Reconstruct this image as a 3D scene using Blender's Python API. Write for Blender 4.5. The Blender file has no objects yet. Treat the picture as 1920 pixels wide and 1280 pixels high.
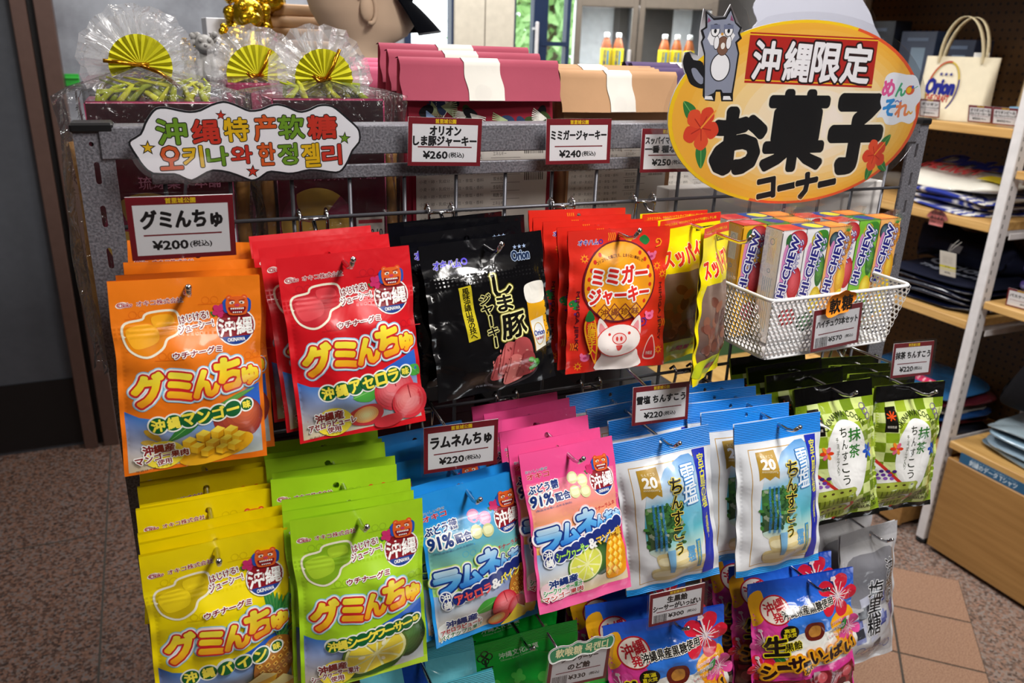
import bpy, math, random
import numpy as np
from mathutils import Vector, Matrix, Euler
from mathutils.geometry import tessellate_polygon

SC = bpy.context.scene
COL = SC.collection
random.seed(7)
RNG = np.random.RandomState(5)

# ------------------------------------------------------------------ camera, world, lights
EYE = np.array([0.0, 0.0, 1.716])
FPX = 1500.0                                    # focal length in pixels of a 1920 px wide frame
CAM = np.array([[0.91386056, -0.40476982, 0.03194179],      # right
                [-0.11257403, -0.32817347, -0.93788553],    # down
                [0.3901102, 0.85350077, -0.34547136]])      # forward
cd = bpy.data.cameras.new('camera')
cd.sensor_width = 36.0
cd.lens = 36.0 * FPX / 1920.0
cd.clip_start = 0.02
cd.dof.use_dof = True
cd.dof.focus_distance = 0.86
cd.dof.aperture_fstop = 9.0
camera = bpy.data.objects.new('camera', cd)
COL.objects.link(camera)
mw = Matrix.Identity(4)
for i in range(3):
    mw[i][0] = CAM[0][i]; mw[i][1] = -CAM[1][i]; mw[i][2] = -CAM[2][i]; mw[i][3] = EYE[i]
camera.matrix_world = mw
SC.camera = camera

SC.view_settings.view_transform = 'Standard'
SC.view_settings.look = 'None'
SC.view_settings.gamma = 1.0
SC.view_settings.use_curve_mapping = False
SC.view_settings.exposure = 0.0

world = bpy.data.worlds.new('daylight')
SC.world = world
world.use_nodes = True
nt = world.node_tree
bgn = nt.nodes['Background']
bgn.inputs[0].default_value = (0.93, 0.97, 1.0, 1)
bgn.inputs[1].default_value = 3.0

def area(name, loc, target, sx, sy, power, col=(1, 1, 1)):
    l = bpy.data.lights.new(name, 'AREA')
    l.shape = 'RECTANGLE'; l.size = sx; l.size_y = sy; l.energy = power; l.color = col
    o = bpy.data.objects.new(name, l); COL.objects.link(o)
    o.location = loc
    o.rotation_euler = (Vector(target) - Vector(loc)).to_track_quat('-Z', 'Y').to_euler()
    return o

area('ceiling_lamp_over_rack', (0.9, 0.02, 2.95), (0.65, 0.75, 1.2), 0.45, 0.45, 47, (1.0, 0.97, 0.94))
area('ceiling_lamp_aisle', (0.75, -1.1, 2.95), (0.6, 0.7, 1.2), 0.6, 0.6, 24, (1.0, 0.96, 0.92))
area('added_fill_left', (-1.0, 0.9, 2.95), (-0.2, 1.3, 0.8), 0.5, 0.5, 15, (1.0, 0.97, 0.95))  # fill lamp added to brighten left-facing sides, the door and the left floor
area('ceiling_lamp_behind', (0.55, 1.9, 2.95), (0.5, 1.6, 1.0), 0.9, 0.6, 24, (1.0, 0.98, 0.97))
area('ceiling_lamp_shelf', (1.6, 1.25, 2.95), (2.3, 1.5, 0.9), 0.5, 0.5, 24, (1.0, 0.94, 0.86))
area('ceiling_lamp_far', (1.4, 3.0, 2.95), (1.4, 3.2, 1.0), 0.8, 0.5, 36, (1.0, 0.98, 0.96))

# ------------------------------------------------------------------ colours and materials
def lin(c):
    c = np.asarray(c, float)
    return np.where(c <= 0.04045, c / 12.92, ((c + 0.055) / 1.055) ** 2.4)

def C(h):
    if not isinstance(h, str):
        return np.asarray(h, float)
    h = h.lstrip('#')
    if len(h) == 3: h = ''.join(x * 2 for x in h)
    return lin([int(h[i:i + 2], 16) / 255.0 for i in (0, 2, 4)])

MATS = {}
def new_mat(name):
    m = bpy.data.materials.new(name); m.use_nodes = True
    MATS[name] = m
    return m, m.node_tree, m.node_tree.nodes['Principled BSDF']

def nd(t, kind, **kw):
    n = t.nodes.new(kind)
    for k, v in kw.items():
        if k.startswith('i_'):
            n.inputs[int(k[2:]) if k[2:].isdigit() else k[2:]].default_value = v
        else:
            setattr(n, k, v)
    return n

def bump(t, b, height, strength, dist):
    bn = nd(t, 'ShaderNodeBump')
    bn.inputs['Strength'].default_value = strength
    bn.inputs['Distance'].default_value = dist
    t.links.new(height, bn.inputs['Height'])
    t.links.new(bn.outputs[0], b.inputs['Normal'])

def family(name, rough=0.5, spec=0.5, coat=0.0, metal=0.0, bscale=0, bstr=0.3, bdist=0.001, wave=0, var=0.0, sheen=0.0, crough=0.08):
    """a surface whose colour comes from the mesh's own colour layer, with procedural relief"""
    m, t, b = new_mat(name)
    a = nd(t, 'ShaderNodeAttribute', attribute_name='Col')
    tc = nd(t, 'ShaderNodeTexCoord')
    src = a.outputs['Color']
    if var:
        n = nd(t, 'ShaderNodeTexNoise'); n.inputs['Scale'].default_value = 40; n.inputs['Detail'].default_value = 4
        t.links.new(tc.outputs['Object'], n.inputs['Vector'])
        mp = nd(t, 'ShaderNodeMapRange'); mp.inputs[3].default_value = 1 - var; mp.inputs[4].default_value = 1 + var
        t.links.new(n.outputs['Fac'], mp.inputs[0])
        mx = nd(t, 'ShaderNodeVectorMath', operation='SCALE')
        t.links.new(src, mx.inputs[0]); t.links.new(mp.outputs[0], mx.inputs['Scale'])
        src = mx.outputs[0]
    t.links.new(src, b.inputs['Base Color'])
    b.inputs['Roughness'].default_value = rough
    b.inputs['Specular IOR Level'].default_value = spec
    b.inputs['Metallic'].default_value = metal
    b.inputs['Coat Weight'].default_value = coat
    b.inputs['Coat Roughness'].default_value = crough
    b.inputs['Sheen Weight'].default_value = sheen
    h = None
    if bscale:
        n = nd(t, 'ShaderNodeTexNoise'); n.inputs['Scale'].default_value = bscale; n.inputs['Detail'].default_value = 2
        n.inputs['Distortion'].default_value = 0.6
        t.links.new(tc.outputs['Object'], n.inputs['Vector'])
        h = n.outputs['Fac']
    if wave:
        w = nd(t, 'ShaderNodeTexWave', wave_type='BANDS', bands_direction='Z')
        w.inputs['Scale'].default_value = wave
        t.links.new(tc.outputs['Object'], w.inputs['Vector'])
        h = w.outputs['Fac']
    if h is not None:
        bump(t, b, h, bstr, bdist)
    return m

family('printed_film', 0.34, 0.5, 0.35, bscale=38, bstr=0.35, bdist=0.003)
family('crimped_film', 0.3, 0.5, 0.3, wave=150, bstr=0.5, bdist=0.001)
family('gloss_film', 0.16, 0.6, 0.7, bscale=45, bstr=0.55, bdist=0.004)
family('paper', 0.75, 0.25, 0.0, bscale=90, bstr=0.15, bdist=0.001, var=0.05)
family('card_print', 0.45, 0.4, 0.15)
family('satin_plastic', 0.4, 0.5, 0.1)
family('cloth', 0.9, 0.12, bscale=900, bstr=0.4, bdist=0.0006, var=0.08)
family('black_cloth', 0.95, 0.02, bscale=900, bstr=0.4, bdist=0.0006)
family('folded_shirt', 0.8, 0.2, bscale=25, bstr=0.5, bdist=0.006, var=0.06)
family('ceramic', 0.5, 0.4, bscale=120, bstr=0.3, bdist=0.002)
family('gold_metal', 0.22, 0.5, metal=0.9, bscale=90, bstr=0.4, bdist=0.003)
family('carton', 0.35, 0.5, 0.25)
family('skin_cloth', 0.7, 0.25, bscale=500, bstr=0.2, bdist=0.0005, var=0.03)

def simple(name, col, rough=0.5, metal=0.0, spec=0.5, coat=0.0):
    m, t, b = new_mat(name)
    # gentle procedural unevenness so that no surface is perfectly uniform
    tc = nd(t, 'ShaderNodeTexCoord')
    n = nd(t, 'ShaderNodeTexNoise'); n.inputs['Scale'].default_value = 30; n.inputs['Detail'].default_value = 3
    t.links.new(tc.outputs['Object'], n.inputs['Vector'])
    r = nd(t, 'ShaderNodeValToRGB')
    c = C(col)
    r.color_ramp.elements[0].position = 0.3; r.color_ramp.elements[1].position = 0.7
    r.color_ramp.elements[0].color = (*(c * 0.93), 1); r.color_ramp.elements[1].color = (*np.minimum(c * 1.05, 1), 1)
    t.links.new(n.outputs['Fac'], r.inputs[0]); t.links.new(r.outputs[0], b.inputs['Base Color'])
    b.inputs['Roughness'].default_value = rough; b.inputs['Metallic'].default_value = metal
    b.inputs['Specular IOR Level'].default_value = spec; b.inputs['Coat Weight'].default_value = coat
    return m

simple('chrome', '#c8c8cc', 0.14, 1.0)
simple('mesh_steel', '#5a5a60', 0.42, 0.45)
simple('black_plastic', '#0b0b0d', 0.4)
simple('white_enamel', '#e9e9ea', 0.35, coat=0.2)
simple('white_steel', '#d9d7d8', 0.4)
simple('brown_metal', '#6a524a', 0.42, 0.45)
simple('dark_panel', '#50535a', 0.5)
simple('kick_plate', '#141213', 0.45)
simple('cream_panel', '#c9c2b2', 0.55)
simple('navy_frame', '#1b2c4a', 0.4)
simple('fridge_frame', '#7d7469', 0.4, 0.4)
simple('fridge_liner', '#e6e8ea', 0.4)
simple('fridge_dark', '#4a4a4d', 0.5)
simple('ceiling_white', '#d8d6d2', 0.8)
simple('wall_dark', '#57524e', 0.8)
simple('leaf_green', '#a3cb86', 0.6)
simple('bark', '#6a5c4c', 0.8)
simple('pale_ground', '#d9d6cd', 0.9)
simple('green_panel', '#2f5a3a', 0.6)

def hammertone(name, c0, c1):
    m, t, b = new_mat(name)
    tc = nd(t, 'ShaderNodeTexCoord')
    n = nd(t, 'ShaderNodeTexNoise'); n.inputs['Scale'].default_value = 420; n.inputs['Detail'].default_value = 2
    t.links.new(tc.outputs['Object'], n.inputs['Vector'])
    r = nd(t, 'ShaderNodeValToRGB')
    r.color_ramp.elements[0].position = 0.35; r.color_ramp.elements[1].position = 0.68
    r.color_ramp.elements[0].color = (*C(c0), 1); r.color_ramp.elements[1].color = (*C(c1), 1)
    t.links.new(n.outputs['Fac'], r.inputs[0]); t.links.new(r.outputs[0], b.inputs['Base Color'])
    b.inputs['Roughness'].default_value = 0.42; b.inputs['Metallic'].default_value = 0.35
    bump(t, b, n.outputs['Fac'], 0.5, 0.0008)
hammertone('hammertone_grey', '#5c5b61', '#86858c')

def granite(name, cols, scale):
    m, t, b = new_mat(name)
    tc = nd(t, 'ShaderNodeTexCoord')
    v = nd(t, 'ShaderNodeTexVoronoi'); v.inputs['Scale'].default_value = scale
    n = nd(t, 'ShaderNodeTexNoise'); n.inputs['Scale'].default_value = scale * 0.6; n.inputs['Detail'].default_value = 5
    t.links.new(tc.outputs['Object'], v.inputs['Vector']); t.links.new(tc.outputs['Object'], n.inputs['Vector'])
    sx = nd(t, 'ShaderNodeSeparateColor'); t.links.new(v.outputs['Color'], sx.inputs[0])
    mx = nd(t, 'ShaderNodeMath', operation='MULTIPLY_ADD'); mx.inputs[1].default_value = 0.55
    t.links.new(sx.outputs[0], mx.inputs[0])
    m2 = nd(t, 'ShaderNodeMath', operation='MULTIPLY'); m2.inputs[1].default_value = 0.45
    t.links.new(n.outputs['Fac'], m2.inputs[0]); t.links.new(m2.outputs[0], mx.inputs[2])
    r = nd(t, 'ShaderNodeValToRGB')
    el = r.color_ramp.elements
    while len(el) < len(cols): el.new(0.5)
    for i, (p, c) in enumerate(cols):
        el[i].position = p; el[i].color = (*C(c), 1)
    t.links.new(mx.outputs[0], r.inputs[0]); t.links.new(r.outputs[0], b.inputs['Base Color'])
    b.inputs['Roughness'].default_value = 0.42
    return m
granite('granite_brown', [(0.15, '#241c19'), (0.38, '#5b443a'), (0.55, '#84604e'), (0.72, '#726c69'), (0.85, '#a06c54')], 130)
granite('granite_pink', [(0.15, '#3c3431'), (0.38, '#77645b'), (0.55, '#9a7a69'), (0.72, '#8f8b87'), (0.85, '#ad7358')], 130)

def tile_mat():
    m, t, b = new_mat('terracotta_tile')
    tc = nd(t, 'ShaderNodeTexCoord')
    n = nd(t, 'ShaderNodeTexNoise'); n.inputs['Scale'].default_value = 260; n.inputs['Detail'].default_value = 4
    t.links.new(tc.outputs['Object'], n.inputs['Vector'])
    r = nd(t, 'ShaderNodeValToRGB')
    r.color_ramp.elements[0].position = 0.33; r.color_ramp.elements[1].position = 0.62
    r.color_ramp.elements[0].color = (*C('#86614e'), 1); r.color_ramp.elements[1].color = (*C('#b8957c'), 1)
    t.links.new(n.outputs['Fac'], r.inputs[0]); t.links.new(r.outputs[0], b.inputs['Base Color'])
    b.inputs['Roughness'].default_value = 0.6
    bump(t, b, n.outputs['Fac'], 0.3, 0.001)
tile_mat()
simple('grout', '#4b4640', 0.85)

def wood(name, c0, c1, axis=0, scale=9):
    m, t, b = new_mat(name)
    tc = nd(t, 'ShaderNodeTexCoord')
    mp = nd(t, 'ShaderNodeMapping')
    s = [60, 60, 60]; s[axis] = 3
    mp.inputs['Scale'].default_value = s
    t.links.new(tc.outputs['Object'], mp.inputs['Vector'])
    n = nd(t, 'ShaderNodeTexNoise'); n.inputs['Scale'].default_value = scale / 9.0; n.inputs['Detail'].default_value = 6
    t.links.new(mp.outputs[0], n.inputs['Vector'])
    r = nd(t, 'ShaderNodeValToRGB')
    r.color_ramp.elements[0].position = 0.3; r.color_ramp.elements[1].position = 0.7
    r.color_ramp.elements[0].color = (*C(c0), 1); r.color_ramp.elements[1].color = (*C(c1), 1)
    t.links.new(n.outputs['Fac'], r.inputs[0]); t.links.new(r.outputs[0], b.inputs['Base Color'])
    b.inputs['Roughness'].default_value = 0.45
wood('shelf_wood', '#b98d4e', '#d6ad6c', axis=1)
wood('drawer_wood', '#8f6836', '#a67d47', axis=1)
wood('pale_wood', '#c9a07a', '#dfbb97', axis=0)
wood('peg_wood', '#6b4a22', '#80592c', axis=2)

def concrete():
    m, t, b = new_mat('brushed_concrete')
    tc = nd(t, 'ShaderNodeTexCoord')
    n = nd(t, 'ShaderNodeTexNoise'); n.inputs['Scale'].default_value = 2.2; n.inputs['Detail'].default_value = 8
    n.inputs['Roughness'].default_value = 0.65
    t.links.new(tc.outputs['Object'], n.inputs['Vector'])
    r = nd(t, 'ShaderNodeValToRGB')
    r.color_ramp.elements[0].position = 0.35; r.color_ramp.elements[1].position = 0.66
    r.color_ramp.elements[0].color = (*C('#7e828b'), 1); r.color_ramp.elements[1].color = (*C('#bac0ca'), 1)
    t.links.new(n.outputs['Fac'], r.inputs[0]); t.links.new(r.outputs[0], b.inputs['Base Color'])
    b.inputs['Roughness'].default_value = 0.5
concrete()

def clear_film(name, gloss=0.10, tint=(1, 1, 1), rough=0.06, bscale=0, bstr=0.5, bdist=0.004, edge=0.5, mult=0.4, milk=0.0):
    """thin clear plastic: mostly lets light straight through, mirrors at a slant"""
    m = bpy.data.materials.new(name); m.use_nodes = True; MATS[name] = m
    t = m.node_tree
    for n in list(t.nodes): t.nodes.remove(n)
    out = nd(t, 'ShaderNodeOutputMaterial')
    tr = nd(t, 'ShaderNodeBsdfTransparent'); tr.inputs[0].default_value = (*tint, 1)
    gl = nd(t, 'ShaderNodeBsdfGlossy'); gl.inputs['Roughness'].default_value = rough
    lw = nd(t, 'ShaderNodeLayerWeight'); lw.inputs['Blend'].default_value = edge
    ma = nd(t, 'ShaderNodeMath', operation='MULTIPLY_ADD'); ma.inputs[1].default_value = mult; ma.inputs[2].default_value = gloss
    t.links.new(lw.outputs['Fresnel'], ma.inputs[0])
    mx = nd(t, 'ShaderNodeMixShader')
    t.links.new(ma.outputs[0], mx.inputs[0]); t.links.new(tr.outputs[0], mx.inputs[1]); t.links.new(gl.outputs[0], mx.inputs[2])
    res = mx.outputs[0]
    if milk:
        df = nd(t, 'ShaderNodeBsdfDiffuse'); df.inputs[0].default_value = (.9, .9, .92, 1)
        tl = nd(t, 'ShaderNodeBsdfTranslucent'); tl.inputs[0].default_value = (.9, .9, .92, 1)
        m1 = nd(t, 'ShaderNodeMixShader'); m1.inputs[0].default_value = .5
        t.links.new(df.outputs[0], m1.inputs[1]); t.links.new(tl.outputs[0], m1.inputs[2])
        m2 = nd(t, 'ShaderNodeMixShader'); m2.inputs[0].default_value = milk
        t.links.new(res, m2.inputs[1]); t.links.new(m1.outputs[0], m2.inputs[2]); res = m2.outputs[0]
    t.links.new(res, out.inputs[0])
    if bscale:
        tc = nd(t, 'ShaderNodeTexCoord')
        n = nd(t, 'ShaderNodeTexNoise'); n.inputs['Scale'].default_value = bscale; n.inputs['Detail'].default_value = 3
        n.inputs['Distortion'].default_value = 1.2
        t.links.new(tc.outputs['Object'], n.inputs['Vector'])
        bn = nd(t, 'ShaderNodeBump'); bn.inputs['Strength'].default_value = bstr; bn.inputs['Distance'].default_value = bdist
        t.links.new(n.outputs['Fac'], bn.inputs['Height'])
        t.links.new(bn.outputs[0], gl.inputs['Normal']); t.links.new(bn.outputs[0], lw.inputs['Normal'])
    return m
clear_film('clear_laminate', 0.025, (0.985, 0.985, 0.99), 0.06, edge=0.25, mult=0.3)
clear_film('cellophane', 0.015, (0.99, 0.99, 0.99), 0.16, bscale=48, bstr=1.0, bdist=0.012, edge=0.22, mult=0.75, milk=0.03)
clear_film('cellophane_frill', 0.05, (0.99, 0.99, 0.99), 0.22, bscale=36, bstr=0.7, bdist=0.007, edge=0.28, mult=0.6, milk=0.2)
clear_film('shrink_wrap', 0.02, (0.99, 0.99, 0.99), 0.08, bscale=60, bstr=0.4, bdist=0.003, edge=0.25, mult=0.22)
clear_film('window_glass', 0.03, (0.97, 0.99, 0.99), 0.0, edge=0.3)

# ------------------------------------------------------------------ object helpers
def tag(o, label=None, cat=None, group=None, kind=None):
    if label: o['label'] = label
    if cat: o['category'] = cat
    if group: o['group'] = group
    if kind: o['kind'] = kind
    return o

def empty(name, loc=(0, 0, 0), rot=(0, 0, 0), label=None, cat=None, group=None):
    o = bpy.data.objects.new(name, None); COL.objects.link(o)
    o.empty_display_size = 0.02
    o.location = loc; o.rotation_euler = rot
    return tag(o, label, cat, group)

KIDS = {}
def kids(o): return KIDS.get(o.name, [])
def adopt(c, p):
    c.parent = p
    KIDS.setdefault(p.name, []).append(c)

def dup(o, loc=None, rot=None, label=None, group=None, parent=None):
    c = o.copy(); COL.objects.link(c)
    if parent is not None: adopt(c, parent)
    if loc is not None: c.location = loc
    if rot is not None: c.rotation_euler = rot
    if label: c['label'] = label
    if group: c['group'] = group
    for k in kids(o): dup(k, parent=c)
    return c

class MB:
    """collects vertices, faces, colours and material slots, then links them as ONE mesh object"""
    def __init__(s): s.v = []; s.f = []; s.c = []; s.m = []; s.mats = []; s.n = {}; s.sm = []
    def slot(s, m):
        if m not in s.mats: s.mats.append(m)
        return s.mats.index(m)
    def add(s, vs, fs, mat, col='#ffffff', smooth=False, normals=None):
        b = len(s.v); k = s.slot(mat)
        cc = C(col)
        if cc.ndim == 1: cc = np.tile(cc, (len(vs), 1))
        s.v += [tuple(map(float, p)) for p in vs]
        s.c += [tuple(x) for x in cc]
        for f in fs:
            s.f.append(tuple(int(i) + b for i in f)); s.m.append(k); s.sm.append(smooth)
        if normals is not None:
            for i, n in enumerate(normals): s.n[b + i] = tuple(n)
        return s
    def box(s, c, d, mat, col='#ffffff', rz=0, bev=0.0):
        x, y, z = d[0] / 2, d[1] / 2, d[2] / 2
        if bev:
            b = min(bev, x * .9, y * .9, z * .9)
            vs = []; 
            for sx in (-1, 1):
                for sy in (-1, 1):
                    for sz in (-1, 1):
                        vs += [(sx * (x - b), sy * (y - b), sz * z), (sx * (x - b), sy * y, sz * (z - b)), (sx * x, sy * (y - b), sz * (z - b))]
            I = lambda sx, sy, sz, k: ((sx > 0) * 4 + (sy > 0) * 2 + (sz > 0)) * 3 + k
            fs = []
            for k, (a1, a2, a3) in enumerate(((0, 1, 2), (0, 2, 1), (1, 2, 0))):   # faces z,y,x
                for sg in (-1, 1):
                    q = []
                    for p1, p2 in ((-1, -1), (1, -1), (1, 1), (-1, 1)):
                        t = [0, 0, 0]; t[a1] = p1; t[a2] = p2; t[a3] = sg
                        q.append(I(*t, k))
                    fs.append(q)
            for ax in range(3):
                o1, o2 = [a for a in range(3) if a != ax]
                for p1 in (-1, 1):
                    for p2 in (-1, 1):
                        q = []
                        for e, kk in ((-1, 0), (-1, 1), (1, 1), (1, 0)):
                            t = [0, 0, 0]; t[ax] = e; t[o1] = p1; t[o2] = p2
                            ka = {2: 0, 1: 1, 0: 2}[o1]; kb = {2: 0, 1: 1, 0: 2}[o2]
                            q.append(I(*t, ka if kk == 0 else kb))
                        fs.append(q)
            for sx in (-1, 1):
                for sy in (-1, 1):
                    for sz in (-1, 1): fs.append([I(sx, sy, sz, k) for k in range(3)])
        else:
            vs = [(sx * x, sy * y, sz * z) for sx in (-1, 1) for sy in (-1, 1) for sz in (-1, 1)]
            fs = [(0, 1, 3, 2), (4, 6, 7, 5), (0, 4, 5, 1), (2, 3, 7, 6), (0, 2, 6, 4), (1, 5, 7, 3)]
        cz, sn = math.cos(rz), math.sin(rz)
        vs = [(c[0] + p[0] * cz - p[1] * sn, c[1] + p[0] * sn + p[1] * cz, c[2] + p[2]) for p in vs]
        return s.add(vs, fs, mat, col)
    def tube(s, pts, r, mat, col='#ffffff', n=8, caps=True):
        pts = [Vector(p) for p in pts]
        rs = r if isinstance(r, (list, tuple)) else [r] * len(pts)
        t0 = (pts[1] - pts[0]).normalized()
        up = Vector((0, 0, 1)) if abs(t0.z) < .9 else Vector((1, 0, 0))
        a = t0.cross(up).normalized()
        vs = []; 
        for i, p in enumerate(pts):
            t = (pts[min(i + 1, len(pts) - 1)] - pts[max(i - 1, 0)]).normalized()
            a = (a - t * a.dot(t)).normalized(); b = t.cross(a)
            for k in range(n):
                th = 2 * math.pi * k / n
                vs.append(p + (a * math.cos(th) + b * math.sin(th)) * rs[i])
        fs = [(i * n + k, i * n + (k + 1) % n, (i + 1) * n + (k + 1) % n, (i + 1) * n + k) for i in range(len(pts) - 1) for k in range(n)]
        if caps: fs += [tuple(range(n))[::-1], tuple((len(pts) - 1) * n + k for k in range(n))]
        return s.add(vs, fs, mat, col, True)
    def lathe(s, prof, c, mat, col='#ffffff', n=20, sx=1, sy=1, rot=None):
        vs = []; fs = []; cols = []
        for (r, z) in prof:
            for k in range(n):
                th = 2 * math.pi * k / n
                vs.append((r * math.cos(th) * sx, r * math.sin(th) * sy, z))
        for i in range(len(prof) - 1):
            for k in range(n): fs.append((i * n + k, i * n + (k + 1) % n, (i + 1) * n + (k + 1) % n, (i + 1) * n + k))
        fs += [tuple(range(n))[::-1], tuple((len(prof) - 1) * n + k for k in range(n))]
        if rot is not None: vs = [rot @ Vector(p) for p in vs]
        vs = [(p[0] + c[0], p[1] + c[1], p[2] + c[2]) for p in vs]
        return s.add(vs, fs, mat, col, True)
    def prism(s, pts, y0, y1, mat, col='#ffffff', holes=(), smooth=False):
        """outline in x,z pushed from y0 to y1"""
        loops = [list(pts)] + [list(h) for h in holes]
        tri = tessellate_polygon([[Vector((p[0], p[1], 0)) for p in l] for l in loops])
        flat = [p for l in loops for p in l]; n = len(flat)
        vs = [(p[0], y0, p[1]) for p in flat] + [(p[0], y1, p[1]) for p in flat]
        fs = [tuple(t) for t in tri] + [tuple(i + n for i in t[::-1]) for t in tri]
        b = 0
        for l in loops:
            k = len(l)
            fs += [(b + i, b + (i + 1) % k, n + b + (i + 1) % k, n + b + i) for i in range(k)]
            b += k
        return s.add(vs, fs, mat, col, smooth)
    def grid(s, fn, nu, nv, mat, col='#ffffff', smooth=True, close=False):
        vs = [fn(i / nu, j / nv) for j in range(nv + 1) for i in range(nu + 1)]
        fs = [(j * (nu + 1) + i, j * (nu + 1) + i + 1, (j + 1) * (nu + 1) + i + 1, (j + 1) * (nu + 1) + i) for j in range(nv) for i in range(nu)]
        return s.add(vs, fs, mat, col, smooth)
    def sphere(s, c, r, mat, col='#ffffff', n=14, rings=8, sc=(1, 1, 1)):
        prof = [(max(1e-4, math.sin(math.pi * i / rings)) * r, -math.cos(math.pi * i / rings) * r * sc[2]) for i in range(rings + 1)]
        return s.lathe(prof, c, mat, col, n, sc[0], sc[1])
    def build(s, name, parent=None, loc=(0, 0, 0), rot=(0, 0, 0)):
        me = bpy.data.meshes.new(name)
        me.from_pydata(s.v, [], s.f)
        for m in s.mats: me.materials.append(MATS[m])
        me.polygons.foreach_set('material_index', s.m)
        me.polygons.foreach_set('use_smooth', s.sm)
        ca = me.color_attributes.new('Col', 'FLOAT_COLOR', 'POINT')
        cc = np.ones((len(s.v), 4), np.float32); cc[:, :3] = s.c
        ca.data.foreach_set('color', cc.ravel())
        if s.n:
            me.update()
            nn = np.zeros((len(s.v), 3))
            me.vertices.foreach_get('normal', (tmp := np.zeros(len(s.v) * 3)))
            nn[:] = tmp.reshape(-1, 3)
            for i, q in s.n.items(): nn[i] = q
            me.normals_split_custom_set_from_vertices(nn.tolist())
        me.update()
        o = bpy.data.objects.new(name, me); COL.objects.link(o)
        o.location = loc; o.rotation_euler = rot
        if parent is not None: adopt(o, parent)
        return o

def at(u, v, Y=None, X=None, Z=None):
    """world point on a plane of the place, from a measurement in the 1920 x 1280 photograph"""
    d = CAM.T @ np.array([u - 960.0, v - 640.0, FPX])
    k = (Y - EYE[1]) / d[1] if Y is not None else (X - EYE[0]) / d[0] if X is not None else (Z - EYE[2]) / d[2]
    return EYE + d * k

# ------------------------------------------------------------------ printed artwork
_TX = {}
def glyphs(s, off=0.0, vertical=False):
    key = (s, round(off, 4), vertical)
    if key in _TX: return _TX[key]
    c = bpy.data.curves.new('lettering', 'FONT')
    c.body = '\n'.join(s) if vertical and '\n' not in s else s
    c.size = 1.0; c.resolution_u = 2; c.offset = off; c.align_x = 'CENTER'; c.space_line = 0.82 if vertical else 0.8
    o = bpy.data.objects.new('lettering', c)
    me = o.to_mesh()
    n = len(me.vertices); v = np.zeros(n * 3); me.vertices.foreach_get('co', v); v = v.reshape(-1, 3)[:, :2]
    me.calc_loop_triangles()
    t = np.zeros(len(me.loop_triangles) * 3, int); me.loop_triangles.foreach_get('vertices', t)
    tri = v[t.reshape(-1, 3)] if n else np.zeros((0, 3, 2))
    o.to_mesh_clear(); bpy.data.objects.remove(o); bpy.data.curves.remove(c)
    _TX[key] = tri
    return tri

def refine(tri, col, sub, L):
    done_t, done_c, done_s = [], [], []
    for _ in range(40):
        if not len(tri): break
        e = np.linalg.norm(tri - tri[:, [1, 2, 0]], axis=2)
        k = e.argmax(1); big = e.max(1) > L
        done_t.append(tri[~big]); done_c.append(col[~big]); done_s.append(sub[~big])
        tri, col, sub, k = tri[big], col[big], sub[big], k[big]
        if not len(tri): break
        i = np.arange(len(tri))
        a, b, c_ = tri[i, k], tri[i, (k + 1) % 3], tri[i, (k + 2) % 3]
        ca, cb, cc = col[i, k], col[i, (k + 1) % 3], col[i, (k + 2) % 3]
        m, cm = (a + b) / 2, (ca + cb) / 2
        tri = np.concatenate([np.stack([a, m, c_], 1), np.stack([m, b, c_], 1)])
        col = np.concatenate([np.stack([ca, cm, cc], 1), np.stack([cm, cb, cc], 1)])
        sub = np.concatenate([sub, sub])
    if not done_t: return tri, col, sub
    return np.concatenate(done_t), np.concatenate(done_c), np.concatenate(done_s)

def circ(cx, cy, rx, ry=None, n=28, rot=0, a0=0, a1=360):
    ry = rx if ry is None else ry
    full = a1 - a0 >= 360
    out = []
    for i in range(n if full else n + 1):
        t = math.radians(a0 + (a1 - a0) * i / n)
        x, y = rx * math.cos(t), ry * math.sin(t)
        c, s = math.cos(rot), math.sin(rot)
        out.append((cx + x * c - y * s, cy + x * s + y * c))
    return out

def smooth_loop(pts, n=4):
    """closed Catmull-Rom through the points"""
    P = [np.array(p, float) for p in pts]; k = len(P); out = []
    for i in range(k):
        a, b, c, d = P[i - 1], P[i], P[(i + 1) % k], P[(i + 2) % k]
        for j in range(n):
            t = j / n
            out.append(tuple(0.5 * (2 * b + (c - a) * t + (2 * a - 5 * b + 4 * c - d) * t * t + (3 * b - a - 3 * c + d) * t ** 3)))
    return out

def grow(pts, d):
    """outline pushed outward by d (for simple, fairly round outlines)"""
    P = np.array(pts, float); k = len(P)
    area2 = np.sum(P[:, 0] * np.roll(P[:, 1], -1) - np.roll(P[:, 0], -1) * P[:, 1])
    t = np.roll(P, -1, 0) - np.roll(P, 1, 0)
    nrm = np.stack([t[:, 1], -t[:, 0]], 1); nrm /= np.maximum(np.linalg.norm(nrm, axis=1, keepdims=True), 1e-9)
    return [tuple(p) for p in P + nrm * d * (1 if area2 > 0 else -1)]

def star_pts(cx, cy, r, n=5, inner=0.42, rot=-90):
    return [(cx + (r if i % 2 == 0 else r * inner) * math.cos(math.radians(rot + 180 * i / n)),
             cy + (r if i % 2 == 0 else r * inner) * math.sin(math.radians(rot + 180 * i / n))) for i in range(2 * n)]

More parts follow.
